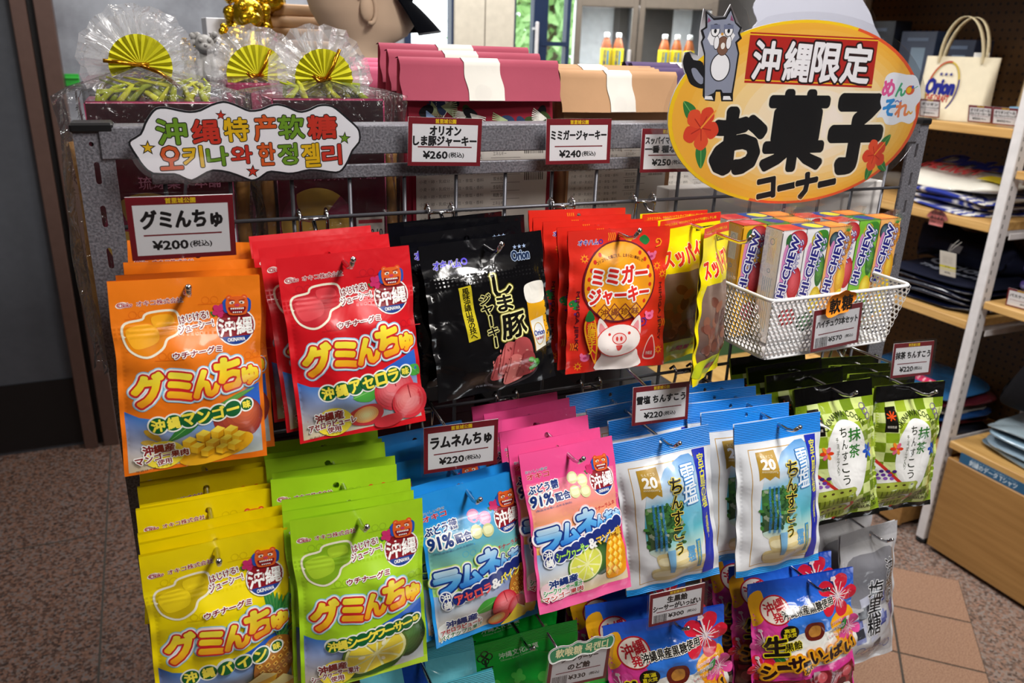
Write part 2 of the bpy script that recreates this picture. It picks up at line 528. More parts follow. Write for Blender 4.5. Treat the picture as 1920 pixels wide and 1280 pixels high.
class Art:
    """a flat print: x runs 0..1 across, y runs 0..a downward, later layers lie on top"""
    def __init__(s, a=1.0): s.a = a; s.items = []
    def _push(s, tri, col, mat=None, layer=True, copies=1):
        if not len(tri): return s
        sub = np.repeat(np.arange(copies) / copies, len(tri) // copies)
        if isinstance(col, tuple) and isinstance(col[0], str):       # printed colour run from top to bottom
            y = tri[..., 1]; lo, hi = y.min(), y.max()
            t = ((y - lo) / max(hi - lo, 1e-9))[..., None]
            cs = [C(q) for q in col]; k = len(cs) - 1
            f = np.clip(t * k, 0, k - 1e-6); i = f.astype(int)[..., 0]; f = f - i[..., None]
            arr = np.array(cs)
            cc = arr[i] * (1 - f) + arr[i + 1] * f
        else:
            cc = np.broadcast_to(C(col), tri.shape[:2] + (3,)).copy()
        s.items.append([tri, cc, mat, layer, sub])
        return s
    def poly(s, pts, col, holes=(), mat=None, layer=True):
        loops = [list(pts)] + [list(h) for h in holes]
        idx = tessellate_polygon([[Vector((p[0], p[1], 0)) for p in l] for l in loops])
        flat = np.array([p for l in loops for p in l], float)
        return s._push(flat[np.array([tuple(t) for t in idx])] if len(idx) else np.zeros((0, 3, 2)), col, mat, layer)
    def blob(s, pts, col, n=4, mat=None): return s.poly(smooth_loop(pts, n), col, mat=mat)
    def ell(s, cx, cy, rx, ry, col, rot=0, n=28, mat=None): return s.poly(circ(cx, cy, rx, ry, n, rot), col, mat=mat)
    def soft(s, cx, cy, rx, ry, c0, c1, rot=0, n=5, dx=-.18, dy=-.22, m=24):
        """a round printed shape whose ink runs from c0 at the rim to c1 near the upper left"""
        a, b = C(c0), C(c1)
        for i in range(n):
            k = i / (n - 1); q = 1 - .72 * k
            s.poly(circ(cx + rx * dx * k, cy + ry * dy * k, rx * q, ry * q, m, rot), a + (b - a) * k)
        return s
    def ring(s, cx, cy, r, w, col, ry=None, n=32):
        ry = r if ry is None else ry
        return s.poly(circ(cx, cy, r, ry, n), col, holes=[circ(cx, cy, r - w, ry - w, n)[::-1]])
    def rect(s, x0, y0, x1, y1, col, mat=None): return s.poly([(x0, y0), (x1, y0), (x1, y1), (x0, y1)], col, mat=mat)
    def line(s, pts, w, col):
        for (a, b) in zip(pts[:-1], pts[1:]):
            dx, dy = b[0] - a[0], b[1] - a[1]; l = math.hypot(dx, dy) or 1
            nx, ny = -dy / l * w / 2, dx / l * w / 2; ex, ey = dx / l * w * .3, dy / l * w * .3
            s.poly([(a[0] + nx - ex, a[1] + ny - ey), (b[0] + nx + ex, b[1] + ny + ey), (b[0] - nx + ex, b[1] - ny + ey), (a[0] - nx - ex, a[1] - ny - ey)], col)
        return s
    def text(s, t, cx, cy, w, h, col, off=0.0, rot=0, shear=0, vert=False, lines=(), arc=0):
        """lettering fitted to a box w x h about (cx, cy); lines = outline layers [(offset, colour)] widest first"""
        base = glyphs(t, 0.0, vert)
        if not len(base): return s
        lo, hi = base.reshape(-1, 2).min(0), base.reshape(-1, 2).max(0)
        ext = np.maximum(hi - lo, 1e-6)
        sx = w / ext[0] if w else h / ext[1]
        sy = h / ext[1] if h else sx
        mid = (lo + hi) / 2
        sm = math.sqrt(abs(sx * sy))
        for o, c in list(lines) + [(off, col)]:
            g = base - mid
            x = g[..., 0] * sx; y = -g[..., 1] * sy
            if o > 0:                                  # thicken evenly: the strokes swept round a small circle
                k = 6 if o < .028 else 10 if o < .045 else 16 if o < .07 else 26
                r = o * sm
                x = np.concatenate([x] + [x + r * math.cos(2 * math.pi * i / k) for i in range(k)])
                y = np.concatenate([y] + [y + r * math.sin(2 * math.pi * i / k) for i in range(k)])
            x = x - y * shear
            if arc:
                th = x / arc
                x, y = (arc - y) * np.sin(th), arc - (arc - y) * np.cos(th)
            r = math.radians(rot); cr, sr = math.cos(r), math.sin(r)
            s._push(np.stack([cx + x * cr - y * sr, cy + x * sr + y * cr], -1), c, copies=len(x) // len(base))
        return s

def lay_art(mbs, art, fn, w, L, mat, eps=9e-5, parts=None):
    """lays the print on a surface: fn(x, y, lift) -> points, normals; parts(x, y) -> index of the mesh builder"""
    if isinstance(mbs, MB): mbs = [mbs]
    # things printed side by side share a layer; only what overlaps is stacked
    boxes, levels = [], []
    for tri, col, m, layer, sub in art.items:
        lo, hi = tri.reshape(-1, 2).min(0), tri.reshape(-1, 2).max(0)
        lv = 0
        if layer:
            lv = 1 + max([l for (o0, o1), l in zip(boxes, levels) if o0[0] < hi[0] and o1[0] > lo[0] and o0[1] < hi[1] and o1[1] > lo[1]], default=0)
        boxes.append((lo, hi)); levels.append(lv)
    for (tri, col, m, layer, sub), k in zip(art.items, levels):
        tri, col, sub = refine(tri, col, sub, L / w)
        n = len(tri)
        if not n: continue
        P = tri.reshape(-1, 2)
        pos, nor = fn(P[:, 0], P[:, 1], np.repeat(k + .85 * sub, 3) * eps)
        pos = pos.reshape(n, 3, 3); nor = nor.reshape(n, 3, 3); cc = col.copy()
        g = np.cross(pos[:, 1] - pos[:, 0], pos[:, 2] - pos[:, 0])
        fl = (g * nor.sum(1)).sum(1) < 0
        for arr in (pos, nor, cc): arr[fl] = arr[fl][:, [0, 2, 1]]
        which = parts(tri.mean(1)[:, 0], tri.mean(1)[:, 1]) if parts else np.zeros(n, int)
        for q, b in enumerate(mbs):
            idx = np.where(which == q)[0]
            if len(idx):
                b.add(pos[idx].reshape(-1, 3), np.arange(3 * len(idx)).reshape(-1, 3), m or mat, cc[idx].reshape(-1, 3), True, nor[idx].reshape(-1, 3))

def flat_fn(w, o=(0, 0, 0), ex=(1, 0, 0), ey=(0, 0, -1)):
    """a plane print: x across along ex, y down along ey, width w, starting at o"""
    o, ex, ey = np.array(o, float), np.array(ex, float), np.array(ey, float)
    nv = np.cross(ey, ex); nv /= np.linalg.norm(nv)
    nv = -nv if nv[1] > 0 else nv
    def fn(x, y, lift):
        p = o + np.outer(x * w, ex) + np.outer(y * w, ey) + np.outer(lift, nv)
        return p, np.tile(nv, (len(x), 1))
    return fn

# ------------------------------------------------------------------ hanging pouches
def sstep(a, b, x):
    t = np.clip((x - a) / (b - a), 0, 1)
    return t * t * (3 - 2 * t)

def pouch_surface(w, h, B=0.012, v0=0.16, v1=0.96, seed=0, curl=0.0, ridges=True, crease=1.0, narrow=0.05):
    ph = np.random.RandomState(seed).uniform(0, 6.28, 8)
    def raw(u, v):
        g = sstep(v0, v0 + 0.22, v) * (1 - sstep(v1 - 0.2, v1, v))
        uu = np.clip((u - 0.035) / 0.93, 0, 1)
        p = np.sin(np.pi * uu) ** 0.75
        z = B * g * p
        gg = 0.15 + g
        z = z + crease * 0.0011 * gg * p ** .5 * (np.sin(9 * u + 5 * v + ph[0]) * np.sin(15 * v - 3 * u + ph[1]) + .6 * np.sin(21 * u - 13 * v + ph[2]) * np.sin(7 * v + ph[3]))
        side = np.exp(-np.minimum(u, 1 - u) / 0.11)
        z = z + crease * 0.0009 * side * np.sin(34 * v + ph[4] + np.where(u < .5, 0, 2.0)) * (0.2 + g)
        z = z + crease * 0.0016 * np.exp(-((v - v1 + .05) / 0.06) ** 2) * np.sin(17 * u + ph[5] + 6 * v)
        if ridges:
            for rv in (0.228, 0.252, 0.276):
                z = z + 0.00028 * np.exp(-((v - rv) / 0.008) ** 2)
        X = (u - .5) * w * (1 - narrow * g * (0.6 + 0.4 * np.sin(5 * v + ph[6])))
        Y = -z + curl * h * (v - 0.1) ** 2 - 0.002 * np.sin(5 * u + ph[7]) * (1 - g) - 0.0003
        return np.stack([X, Y, -v * h], -1)
    def fn(x, y, lift):
        u, v = x, y * w / h
        e = 2e-3
        p = raw(u, v); du = raw(u + e, v) - raw(u - e, v); dv = raw(u, v + e) - raw(u, v - e)
        n = np.cross(dv, du); n /= np.maximum(np.linalg.norm(n, axis=1, keepdims=True), 1e-12)
        n[n[:, 1] > 0] *= -1
        return (p + n * np.reshape(lift, (-1, 1)) if np.ndim(lift) else p + n * lift), n
    return raw, fn

def make_pouch(kind, art, w, h, base, back, label=None, hole=(0.5, 0.075, 0.026), vh=0.2, vb=0.955, mat='printed_film', hmat=None, L=0.0045, back_bulge=0.4, **kw):
    """thing > header, pouch_body, bottom_seal, back_panel"""
    a = h / w
    raw, fn = pouch_surface(w, h, **kw)
    root = empty(kind)
    ground = Art(a)
    if hole:
        hx, hy, hr = hole
        hole_loop = circ(hx, hy * a, hr, hr, 18)[::-1]
        ground.poly([(0, 0), (1, 0), (1, vh * a), (0, vh * a)], base[0], holes=[hole_loop])
    else:
        ground.rect(0, 0, 1, vh * a, base[0])
    ground.items[-1][3] = False
    ground.poly([(0, vh * a), (1, vh * a), (1, vb * a), (0, vb * a)], base[1], layer=False)
    ground.poly([(0, vb * a), (1, vb * a), (1, a), (0, a)], base[2], layer=False)
    if hmat: ground.items[0][2] = hmat; ground.items[2][2] = hmat
    full = Art(a); full.items = ground.items + art.items
    parts = [MB(), MB(), MB()]
    lay_art(parts, full, fn, w, L, mat, parts=lambda x, y: np.where(y < vh * a, 0, np.where(y < vb * a, 1, 2)))
    for nm, b in zip(('header', 'pouch_body', 'bottom_seal'), parts):
        if b.v: b.build(nm, root)
    bk = MB()
    bg = Art(a)
    if hole: bg.poly([(0, 0), (1, 0), (1, a), (0, a)], back, holes=[hole_loop])
    else: bg.rect(0, 0, 1, a, back)
    def bfn(x, y, lift):
        p, n = fn(x, y, 0.0)
        p[:, 1] = p[:, 1] + np.maximum(0, -(p[:, 1] - curl_y(kw, y * w / h, h))) * (1 + back_bulge) + 0.0007
        n = n * np.array([1, -1, 1])
        return p, n
    lay_art(bk, bg, bfn, w, 0.009, mat)
    bk.build('back_panel', root)
    return root

def curl_y(kw, v, h):
    return kw.get('curl', 0.0) * h * (v - 0.1) ** 2

def hang(root, pos, rot, label, cat, group=None, copy=True):
    r = tuple(math.radians(x) for x in (rot[1], rot[2], rot[0]))
    # yaw about z, then lean about x, then sway about y
    e = (Matrix.Rotation(math.radians(rot[0]), 3, 'Z') @ Matrix.Rotation(math.radians(rot[1]), 3, 'X') @ Matrix.Rotation(math.radians(rot[2]), 3, 'Y')).to_euler()
    if copy:
        return dup(root, pos, e, label, group)
    root.location = pos; root.rotation_euler = e
    tag(root, label, cat, group)
    return root

ORD = ['front', 'second', 'third', 'fourth', 'fifth', 'sixth', 'seventh', 'eighth', 'ninth', 'tenth']

def stack(root, cat, front, behind, words, group):
    """front = (pos, rot); behind = list of (dx, dy, dz, dyaw, dlean, dsway) from the front pouch, nearest first"""
    pos, rot = front
    hang(root, pos, rot, words % 'front', cat, group, copy=False)
    for i, (dx, dy, dz, a, b, c) in enumerate(behind):
        hang(root, (pos[0] + dx, pos[1] + dy, pos[2] + dz), (rot[0] + a, rot[1] + b, rot[2] + c), words % (ORD[i + 1]), cat, group)

# ---- printed pictures that several packs share
RED, DKRED, WHITE = '#c8102e', '#8c1420', '#fbfbf7'
def lion_emblem(A, cx, cy, r, ring='#8f1622'):
    A.ell(cx, cy, r * 1.08, r * 1.08, WHITE)
    A.ell(cx, cy, r, r, ring)
    A.poly(circ(cx, cy, r, r, 24, 0, 33, 147), '#1d3f8f')
    A.text('OKINAWA', cx, cy + r * .73, r * 1.0, r * .2, WHITE, .03)
    A.text('沖縄', cx, cy + r * .0, r * 1.85, r * .98, WHITE, .03, rot=-3, lines=[(.075, ring)])
    fx, fy = cx - r * .85, cy - r * .95
    A.blob([(fx - r * .5, fy + r * .05), (fx - r * .2, fy + r * .12), (fx - r * .3, fy + r * .36)], '#2f8a3f')
    for k in range(5):
        t = math.radians(72 * k + 10)
        A.ell(fx + r * .2 * math.cos(t), fy + r * .2 * math.sin(t), r * .22, r * .16, '#d3306f', t)
    hx, hy, q = cx + r * .1, cy - r * 1.2, r * .66
    for sx in (-1, 1):
        A.blob([(hx + sx * q * .72, hy - q * .62), (hx + sx * q * 1.12, hy - q * .45), (hx + sx * q * 1.15, hy + q * .1), (hx + sx * q * 1.02, hy + q * .55), (hx + sx * q * .6, hy + q * .5)], '#2456b8')
        A.ell(hx + sx * q * .62, hy - q * .68, q * .26, q * .26, '#e2591f')
        A.ell(hx + sx * q * .62, hy - q * .66, q * .13, q * .13, '#f3a07a')
    A.blob([(hx - q * .92, hy - q * .15), (hx - q * .75, hy - q * .65), (hx, hy - q * .82), (hx + q * .75, hy - q * .65), (hx + q * .92, hy - q * .15), (hx + q * .8, hy + q * .55), (hx + q * .5, hy + q * .82), (hx - q * .5, hy + q * .82), (hx - q * .8, hy + q * .55)], '#e86424', 5)
    for sx in (-1, 1):
        A.ell(hx + sx * q * .4, hy - q * .28, q * .22, q * .13, '#f6e7d6', sx * .25); A.ell(hx + sx * q * .38, hy - q * .26, q * .08, q * .08, '#5c2413')
        A.line([(hx + sx * q * .62, hy - q * .52), (hx + sx * q * .2, hy - q * .46)], q * .1, '#a8321c')
    A.ell(hx, hy - q * .05, q * .2, q * .12, '#d2426a')
    A.blob([(hx - q * .7, hy + q * .12), (hx, hy + q * .2), (hx + q * .7, hy + q * .12), (hx + q * .5, hy + q * .62), (hx, hy + q * .7), (hx - q * .5, hy + q * .62)], '#8c1420', 5)
    for k in range(7): A.ell(hx + q * (-.48 + .16 * k), hy + q * .25, q * .065, q * .09, WHITE, n=8)
    for k in range(5): A.ell(hx + q * (-.32 + .16 * k), hy + q * .57, q * .06, q * .07, WHITE, n=8)

def beach(A, pts, y0, y1, clip=None):
    A.poly(pts, ('#4f94d6', '#a9cdeb', '#e9f3f8', '#7db9dd', '#5ea6d2', '#bcd9dc', '#e9d6b3', '#e5c9a0'))

def leaf(A, x0, y0, x1, y1, wd, c='#3e8f3a'):
    dx, dy = x1 - x0, y1 - y0; l = math.hypot(dx, dy); nx, ny = -dy / l * wd, dx / l * wd
    m = ((x0 + x1) / 2, (y0 + y1) / 2)
    A.blob([(x0, y0), (m[0] + nx, m[1] + ny), (x1, y1), (m[0] - nx, m[1] - ny)], c, 6)
    A.line([(x0, y0), (x1, y1)], wd * .1, '#7fc06a')

def mango_cubes(A, cx, cy, s):
    A.ell(cx + s * .1, cy + s * .5, s * 1.9, s * .75, '#f2b21c', -.25)
    for (i, j) in [(-1.2, -.1), (-.55, -.5), (.15, -.62), (.8, -.55), (-.85, .35), (-.1, .15), (.6, .05), (1.2, -.1), (-.35, .75), (.4, .7), (1.0, .5)]:
        x, y, q = cx + i * s, cy + j * s * .8, s * .36
        A.poly([(x - q, y - q * .5), (x, y - q * 1.1), (x + q, y - q * .6), (x + q * .9, y + q * .5), (x, y + q * 1.0), (x - q * .9, y + q * .6)], '#f0ab12')
        A.poly([(x - q, y - q * .5), (x, y - q * 1.1), (x + q, y - q * .6), (x + q * .05, y)], '#ffe04a')
        A.poly([(x - q, y - q * .5), (x + q * .05, y), (x, y + q * 1.0), (x - q * .9, y + q * .6)], '#fbc62b')

def pineapple(A, cx, cy, s, rot=0):
    c, sn = math.cos(rot), math.sin(rot)
    R = lambda x, y: (cx + (x * c - y * sn) * s, cy + (x * sn + y * c) * s)
    for k in range(7):
        t = math.radians(-150 + 20 * k)
        A.poly([R(-.12 + .04 * k, -1.1), R(1.0 * math.cos(t) * .9, -1.2 + .95 * math.sin(t)), R(.0 + .04 * k, -1.0)], '#2f7d3a' if k % 2 else '#4c9a45')
    A.poly([R(x, y) for x, y in circ(0, 0, .78, 1.15, 24)], '#b8742a')
    for j in range(-4, 5):
        for i in range(-3, 4):
            x, y = i * .3 + (j % 2) * .15, j * .25
            if (x / .74) ** 2 + (y / 1.1) ** 2 > .86: continue
            A.poly([R(x - .12, y), R(x, y - .11), R(x + .12, y), R(x, y + .12)], '#e6b04c')
            A.ell(*R(x, y), .035 * s, .035 * s, '#7a4417')

def citrus(A, cx, cy, r, rot=0, skin='#4f7d2a', flesh='#d8dd4b', sq=.8):
    A.ell(cx, cy, r, r * sq, skin, rot, 30)
    A.ell(cx, cy, r * .93, r * sq * .92, '#f1f0a8', rot, 30)
    for k in range(9):
        t0, t1 = math.radians(40 * k + 3), math.radians(40 * k + 37)
        pts = [(0.1 * math.cos((t0 + t1) / 2), .1 * math.sin((t0 + t1) / 2))] + [(.84 * math.cos(t0 + (t1 - t0) * i / 4), .84 * math.sin(t0 + (t1 - t0) * i / 4)) for i in range(5)]
        c, s = math.cos(rot), math.sin(rot)
        A.poly([(cx + (x * r) * c - (y * r * sq) * s, cy + (x * r) * s + (y * r * sq) * c) for x, y in pts], flesh)
    for k in (1, 4, 7):
        t = math.radians(40 * k + 20)
        A.ell(cx + .45 * r * math.cos(t), cy + .45 * r * sq * math.sin(t), r * .1, r * .06, '#f6f2c9', t)

def cherry(A, cx, cy, r, c='#c92838', hi='#ee7a80'):
    A.soft(cx, cy, r, r * .98, c, hi, .3, 6)
    A.line([(cx - r * .05, cy - r * .9), (cx, cy - r * .5), (cx + r * .05, cy - r * .2)], r * .05, '#a81f2c')

GOLD3 = ('#fff24a', '#ffd927', '#f7941d')
def gummy_print(col, dark, fruit, flavour, line2, shade, title_line='#d22328'):
    a = 0.17 / 0.12
    A = Art(a)
    Y = lambda v: v * a
    # stylised cloud-scroll ornaments, slightly darker than the ground
    for (x, v) in ((.62, .12), (.56, .2), (.12, .33), (.3, .38), (.9, .42), (.14, .17)):
        for dx in (0, .06): A.ring(x + dx, Y(v), .028, .006, shade)
        A.line([(x - .05, Y(v) + .028), (x + .14, Y(v) + .028)], .006, shade)
    A.poly([(.03, Y(.66)), (.12, Y(.69)), (.3, Y(.71)), (.6, Y(.67)), (.97, Y(.58)), (.97, Y(.965)), (.03, Y(.985))], ('#1f5cbc', '#1f5cbc', '#3576cc', '#6fa6de', '#c3dbee', '#5a9fd4', '#2f84c4', '#6fb0d2', '#d8c49e'))
    A.poly([(.62, Y(.665)), (.97, Y(.575)), (.97, Y(.72))], '#2b62c4')
    fruit(A, Y)
    A.ell(.075, Y(.118), .038, .022, '#f9efe6', -.2); A.ring(.075, Y(.118), .03, .008, '#b3132f', .018)
    A.text('Okiko', .1, Y(.118), .085, .03, '#b3132f', .03, -2, .2, lines=[(.08, WHITE)])
    A.text('オキコ株式会社', .32, Y(.113), .3, .038, '#a3122b', .02, -2, lines=[(.07, WHITE)])
    blob = [(.07, Y(.265)), (.09, Y(.215)), (.2, Y(.2)), (.235, Y(.172)), (.38, Y(.165)), (.425, Y(.19)), (.42, Y(.265)), (.34, Y(.295)), (.3, Y(.34)), (.2, Y(.375)), (.1, Y(.34))]
    A.blob(grow(smooth_loop(blob, 3), .016), '#f7f0d8', 2); A.blob(blob, dark)
    A.blob([(.09, Y(.24)), (.22, Y(.22)), (.29, Y(.25)), (.28, Y(.31)), (.15, Y(.34)), (.1, Y(.31))], col)
    A.blob([(.26, Y(.185)), (.38, Y(.18)), (.4, Y(.225)), (.28, Y(.24))], col)
    A.text('はじける!', .535, Y(.203), .2, .055, DKRED, .025, -9, lines=[(.14, WHITE)])
    A.text('ジューシー!', .545, Y(.247), .24, .055, DKRED, .025, -9, lines=[(.14, WHITE)])
    lion_emblem(A, .82, Y(.262), .128)
    A.text('ウチナーグミ', .54, Y(.372), .34, .042, DKRED, .04, -4, lines=[(.15, WHITE)])
    LY = [(.19, '#8fd2f5'), (.16, WHITE)]
    LN = [(.16, WHITE), (.115, title_line)]
    for t, x, v, w_, h_, r in (('グ', .195, 0.547, .215, .235, -6), ('ミ', .4, 0.537, .17, .205, -4), ('ん', .575, 0.532, .175, .2, -4), ('ち', .745, 0.497, .19, .235, -4), ('ゅ', .9, 0.522, .12, .135, -4)):
        A.text(t, x, Y(v), w_ * .94, h_ * .94, GOLD3, .062, r, lines=LY)
    for t, x, v, w_, h_, r in (('グ', .195, 0.547, .215, .235, -6), ('ミ', .4, 0.537, .17, .205, -4), ('ん', .575, 0.532, .175, .2, -4), ('ち', .745, 0.497, .19, .235, -4), ('ゅ', .9, 0.522, .12, .135, -4)):
        A.text(t, x, Y(v), w_ * .94, h_ * .94, GOLD3, .062, r, lines=LN[1:])
    n = len(flavour)
    xs = np.linspace(.24, .86 if n < 8 else .9, n); r0 = .06 if n < 8 else .052
    for c_, g_ in (('#f4f6ee', .012), ('#12602f', 0)):
        for i, x in enumerate(xs): A.ell(x, Y(.735) - (x - .24) * .12, (r0 if i < n - 1 else r0 * .72) + g_, (r0 if i < n - 1 else r0 * .72) + g_, c_)
    for i, x in enumerate(xs):
        q = r0 * 1.45 if i < n - 1 else r0 * .95
        A.text(flavour[i], x, Y(.735) - (x - .24) * .12, q * .95, q * (.13 if flavour[i] == 'ー' else .72 if flavour[i] == 'ヮ' else 1), '#fbe94e', .045, -6)
    A.ell(.27, Y(.905), .14, .12, '#f5df3f')
    A.text('沖縄産', .235, Y(.868), .21, .075, dark if False else '#8c1f24', .045, -6, lines=[(.15, WHITE)])
    A.text(line2, .255, Y(.913), .36, .06, '#8c1f24', .04, -6, lines=[(.15, WHITE)])
    A.text('使用', .27, Y(.95), .1, .045, '#8c1f24', .03, -6, lines=[(.14, WHITE)])
    A.text('写真はイメージです', .2, Y(.976), .25, .018, '#4a4032', 0, -3)
    return A

def fr_mango(A, Y):
    A.soft(.8, Y(.75), .19, .17, '#8f2f2a', '#d8653a', .4, 7, .25, -.3)
    leaf(A, .3, Y(.83), .56, Y(.7), .045, '#2f7a34'); leaf(A, .66, Y(.66), .93, Y(.6), .02, '#5a9a3f')
    A.ell(.2, Y(.79), .07, .026, '#c59a2c', .7); A.ell(.17, Y(.83), .05, .022, '#d5ae4a', .1)
    mango_cubes(A, .62, Y(.862), .145)
def fr_acerola(A, Y):
    leaf(A, .42, Y(.78), .66, Y(.74), .08, '#4aa63f'); leaf(A, .9, Y(.66), .99, Y(.72), .05, '#4aa63f')
    cherry(A, .76, Y(.78), .17, '#d93a48', '#ee7a80'); cherry(A, .88, Y(.86), .15, '#d2303c', '#f08a88')
    A.line([(.7, Y(.67)), (.72, Y(.72))], .012, '#6fae4a')
    A.blob([(.4, Y(.86)), (.5, Y(.83)), (.62, Y(.84)), (.66, Y(.9)), (.58, Y(.96)), (.44, Y(.95)), (.38, Y(.91))], '#c3323a', 6)
    A.soft(.52, Y(.892), .1, .075, '#e8a05a', '#f6eda8', 0, 5, 0, 0)
    A.ell(.7, Y(.95), .12, .05, '#c3323a', -.2)
def fr_pine(A, Y):
    for k in range(6): leaf(A, .88, Y(.55), .8 + .035 * k, Y(.3 + .02 * k), .02, '#2f8a3f')
    leaf(A, .93, Y(.56), 1.0, Y(.38), .03, '#57b04a')
    pineapple(A, .84, Y(.78), .2, .25)
    for (x, v, s) in ((.5, .9, .13), (.74, .87, .13), (.9, .93, .1)):
        A.poly([(x - s, Y(v)), (x, Y(v) - s * .75), (x + s * .9, Y(v) - s * .1), (x + s * .7, Y(v) + s * .9), (x - s * .7, Y(v) + s)], '#f6cf34')
        A.poly([(x - s, Y(v)), (x, Y(v) - s * .75), (x + s * .9, Y(v) - s * .1), (x - s * .1, Y(v) + s * .3)], '#fbec9c')
        A.poly([(x - s * .1, Y(v) + s * .3), (x + s * .9, Y(v) - s * .1), (x + s * .7, Y(v) + s * .9), (x - s * .2, Y(v) + s * .97)], '#f2b822')
def fr_shiku(A, Y):
    A.soft(.84, Y(.78), .15, .2, '#1f3a1c', '#5a8a44', 0, 7)
    citrus(A, .57, Y(.825), .265, -.15, '#56742c', '#ecd640', .85)
    A.blob([(.3, Y(.93)), (.5, Y(.955)), (.7, Y(.93)), (.78, Y(.9)), (.7, Y(.965)), (.5, Y(.975)), (.36, Y(.965))], '#33561f', 5)

GW, GH = 0.12, 0.17
GUMMY = dict(B=0.011, v0=0.2, v1=0.97)
orange_pouch = make_pouch('gummy_pouch', gummy_print('#ffb224', '#f08c0a', fr_mango, '沖縄マンゴー味', 'マンゴー果肉', '#e56d0c'), GW, GH, ('#f07d14', ('#f2801a', '#ef7412'), '#ee7412'), '#e2700f', seed=1, **GUMMY)
red_pouch = make_pouch('gummy_pouch', gummy_print('#e04049', '#c81e2c', fr_acerola, '沖縄アセロラ味', 'アセロラピューレ', '#c20f20'), GW, GH, ('#d5121f', ('#d81622', '#d20f1e'), '#d5121f'), '#c01019', seed=2, **GUMMY)
yellow_pouch = make_pouch('gummy_pouch', gummy_print('#f2d51a', '#d6b90c', fr_pine, '沖縄パイン味', 'パイン果肉', '#e0c400'), GW, GH, ('#f2d800', ('#f6df08', '#f3d800'), '#f2d800'), '#d9c200', seed=3, **GUMMY)
green_pouch = make_pouch('gummy_pouch', gummy_print('#a9cf2e', '#86b31e', fr_shiku, '沖縄シークヮーサー味', 'シークヮーサー果汁', '#93c01f'), GW, GH, ('#a5d51f', ('#abd92a', '#a2d020'), '#b8dc3a'), '#8fbf18', seed=4, **GUMMY)

stack(orange_pouch, 'gummy pouch', ((0.018, .706, 1.524), (4, -5, 2.9)),
      [(.006, .02, .0, -1, -2, -1), (.012, .045, .003, 2, -4, 1), (.016, .09, .01, -3, -5, 2)],
      'orange mango gummy pouch with yellow cubes, %s on its hook below the white price card', 'orange mango gummy pouches')
stack(red_pouch, 'gummy pouch', ((.152, .702, 1.538), (0, -10, -2)),
      [(-.012, .022, .006, 4, -2, 0), (-.014, .05, .004, 2, -4, 1.5), (-.013, .085, .002, 4, -6, 1)],
      'red acerola cherry gummy pouch, %s on its hook between orange and black packs', 'red acerola gummy pouches')
stack(yellow_pouch, 'gummy pouch', ((.016, .63, 1.312), (1.5, -2, 1.1)),
      [(.001, .013, .004, 0, -.5, -.6), (.0, .026, .006, 1, -1, -.5), (-.001, .062, .007, -1, -2, .5), (.002, .073, .005, 1, -3, .4), (.0, .108, .005, -1, -5, -.5), (.002, .121, .003, 2, -6, .6), (.002, .152, .001, -6, -9, 3)],
      'yellow pineapple gummy pouch, %s on its hook at the bottom left', 'yellow pineapple gummy pouches')
stack(green_pouch, 'gummy pouch', ((.137, .62, 1.322), (-2, -8, .8)),
      [(-.004, .013, .002, 1, -.5, .5), (-.002, .03, .004, 0, -1, -.5), (-.006, .066, .004, -2, -2, .5), (-.003, .079, .005, 1, -4, .5), (-.005, .112, .004, 0, -6, -.6), (-.004, .126, .002, 1, -7, .4), (-.002, .152, .001, 0, -9, .2)],
      'lime green citrus gummy pouch, %s on its hook beside the yellow pouches', 'lime green citrus gummy pouches')

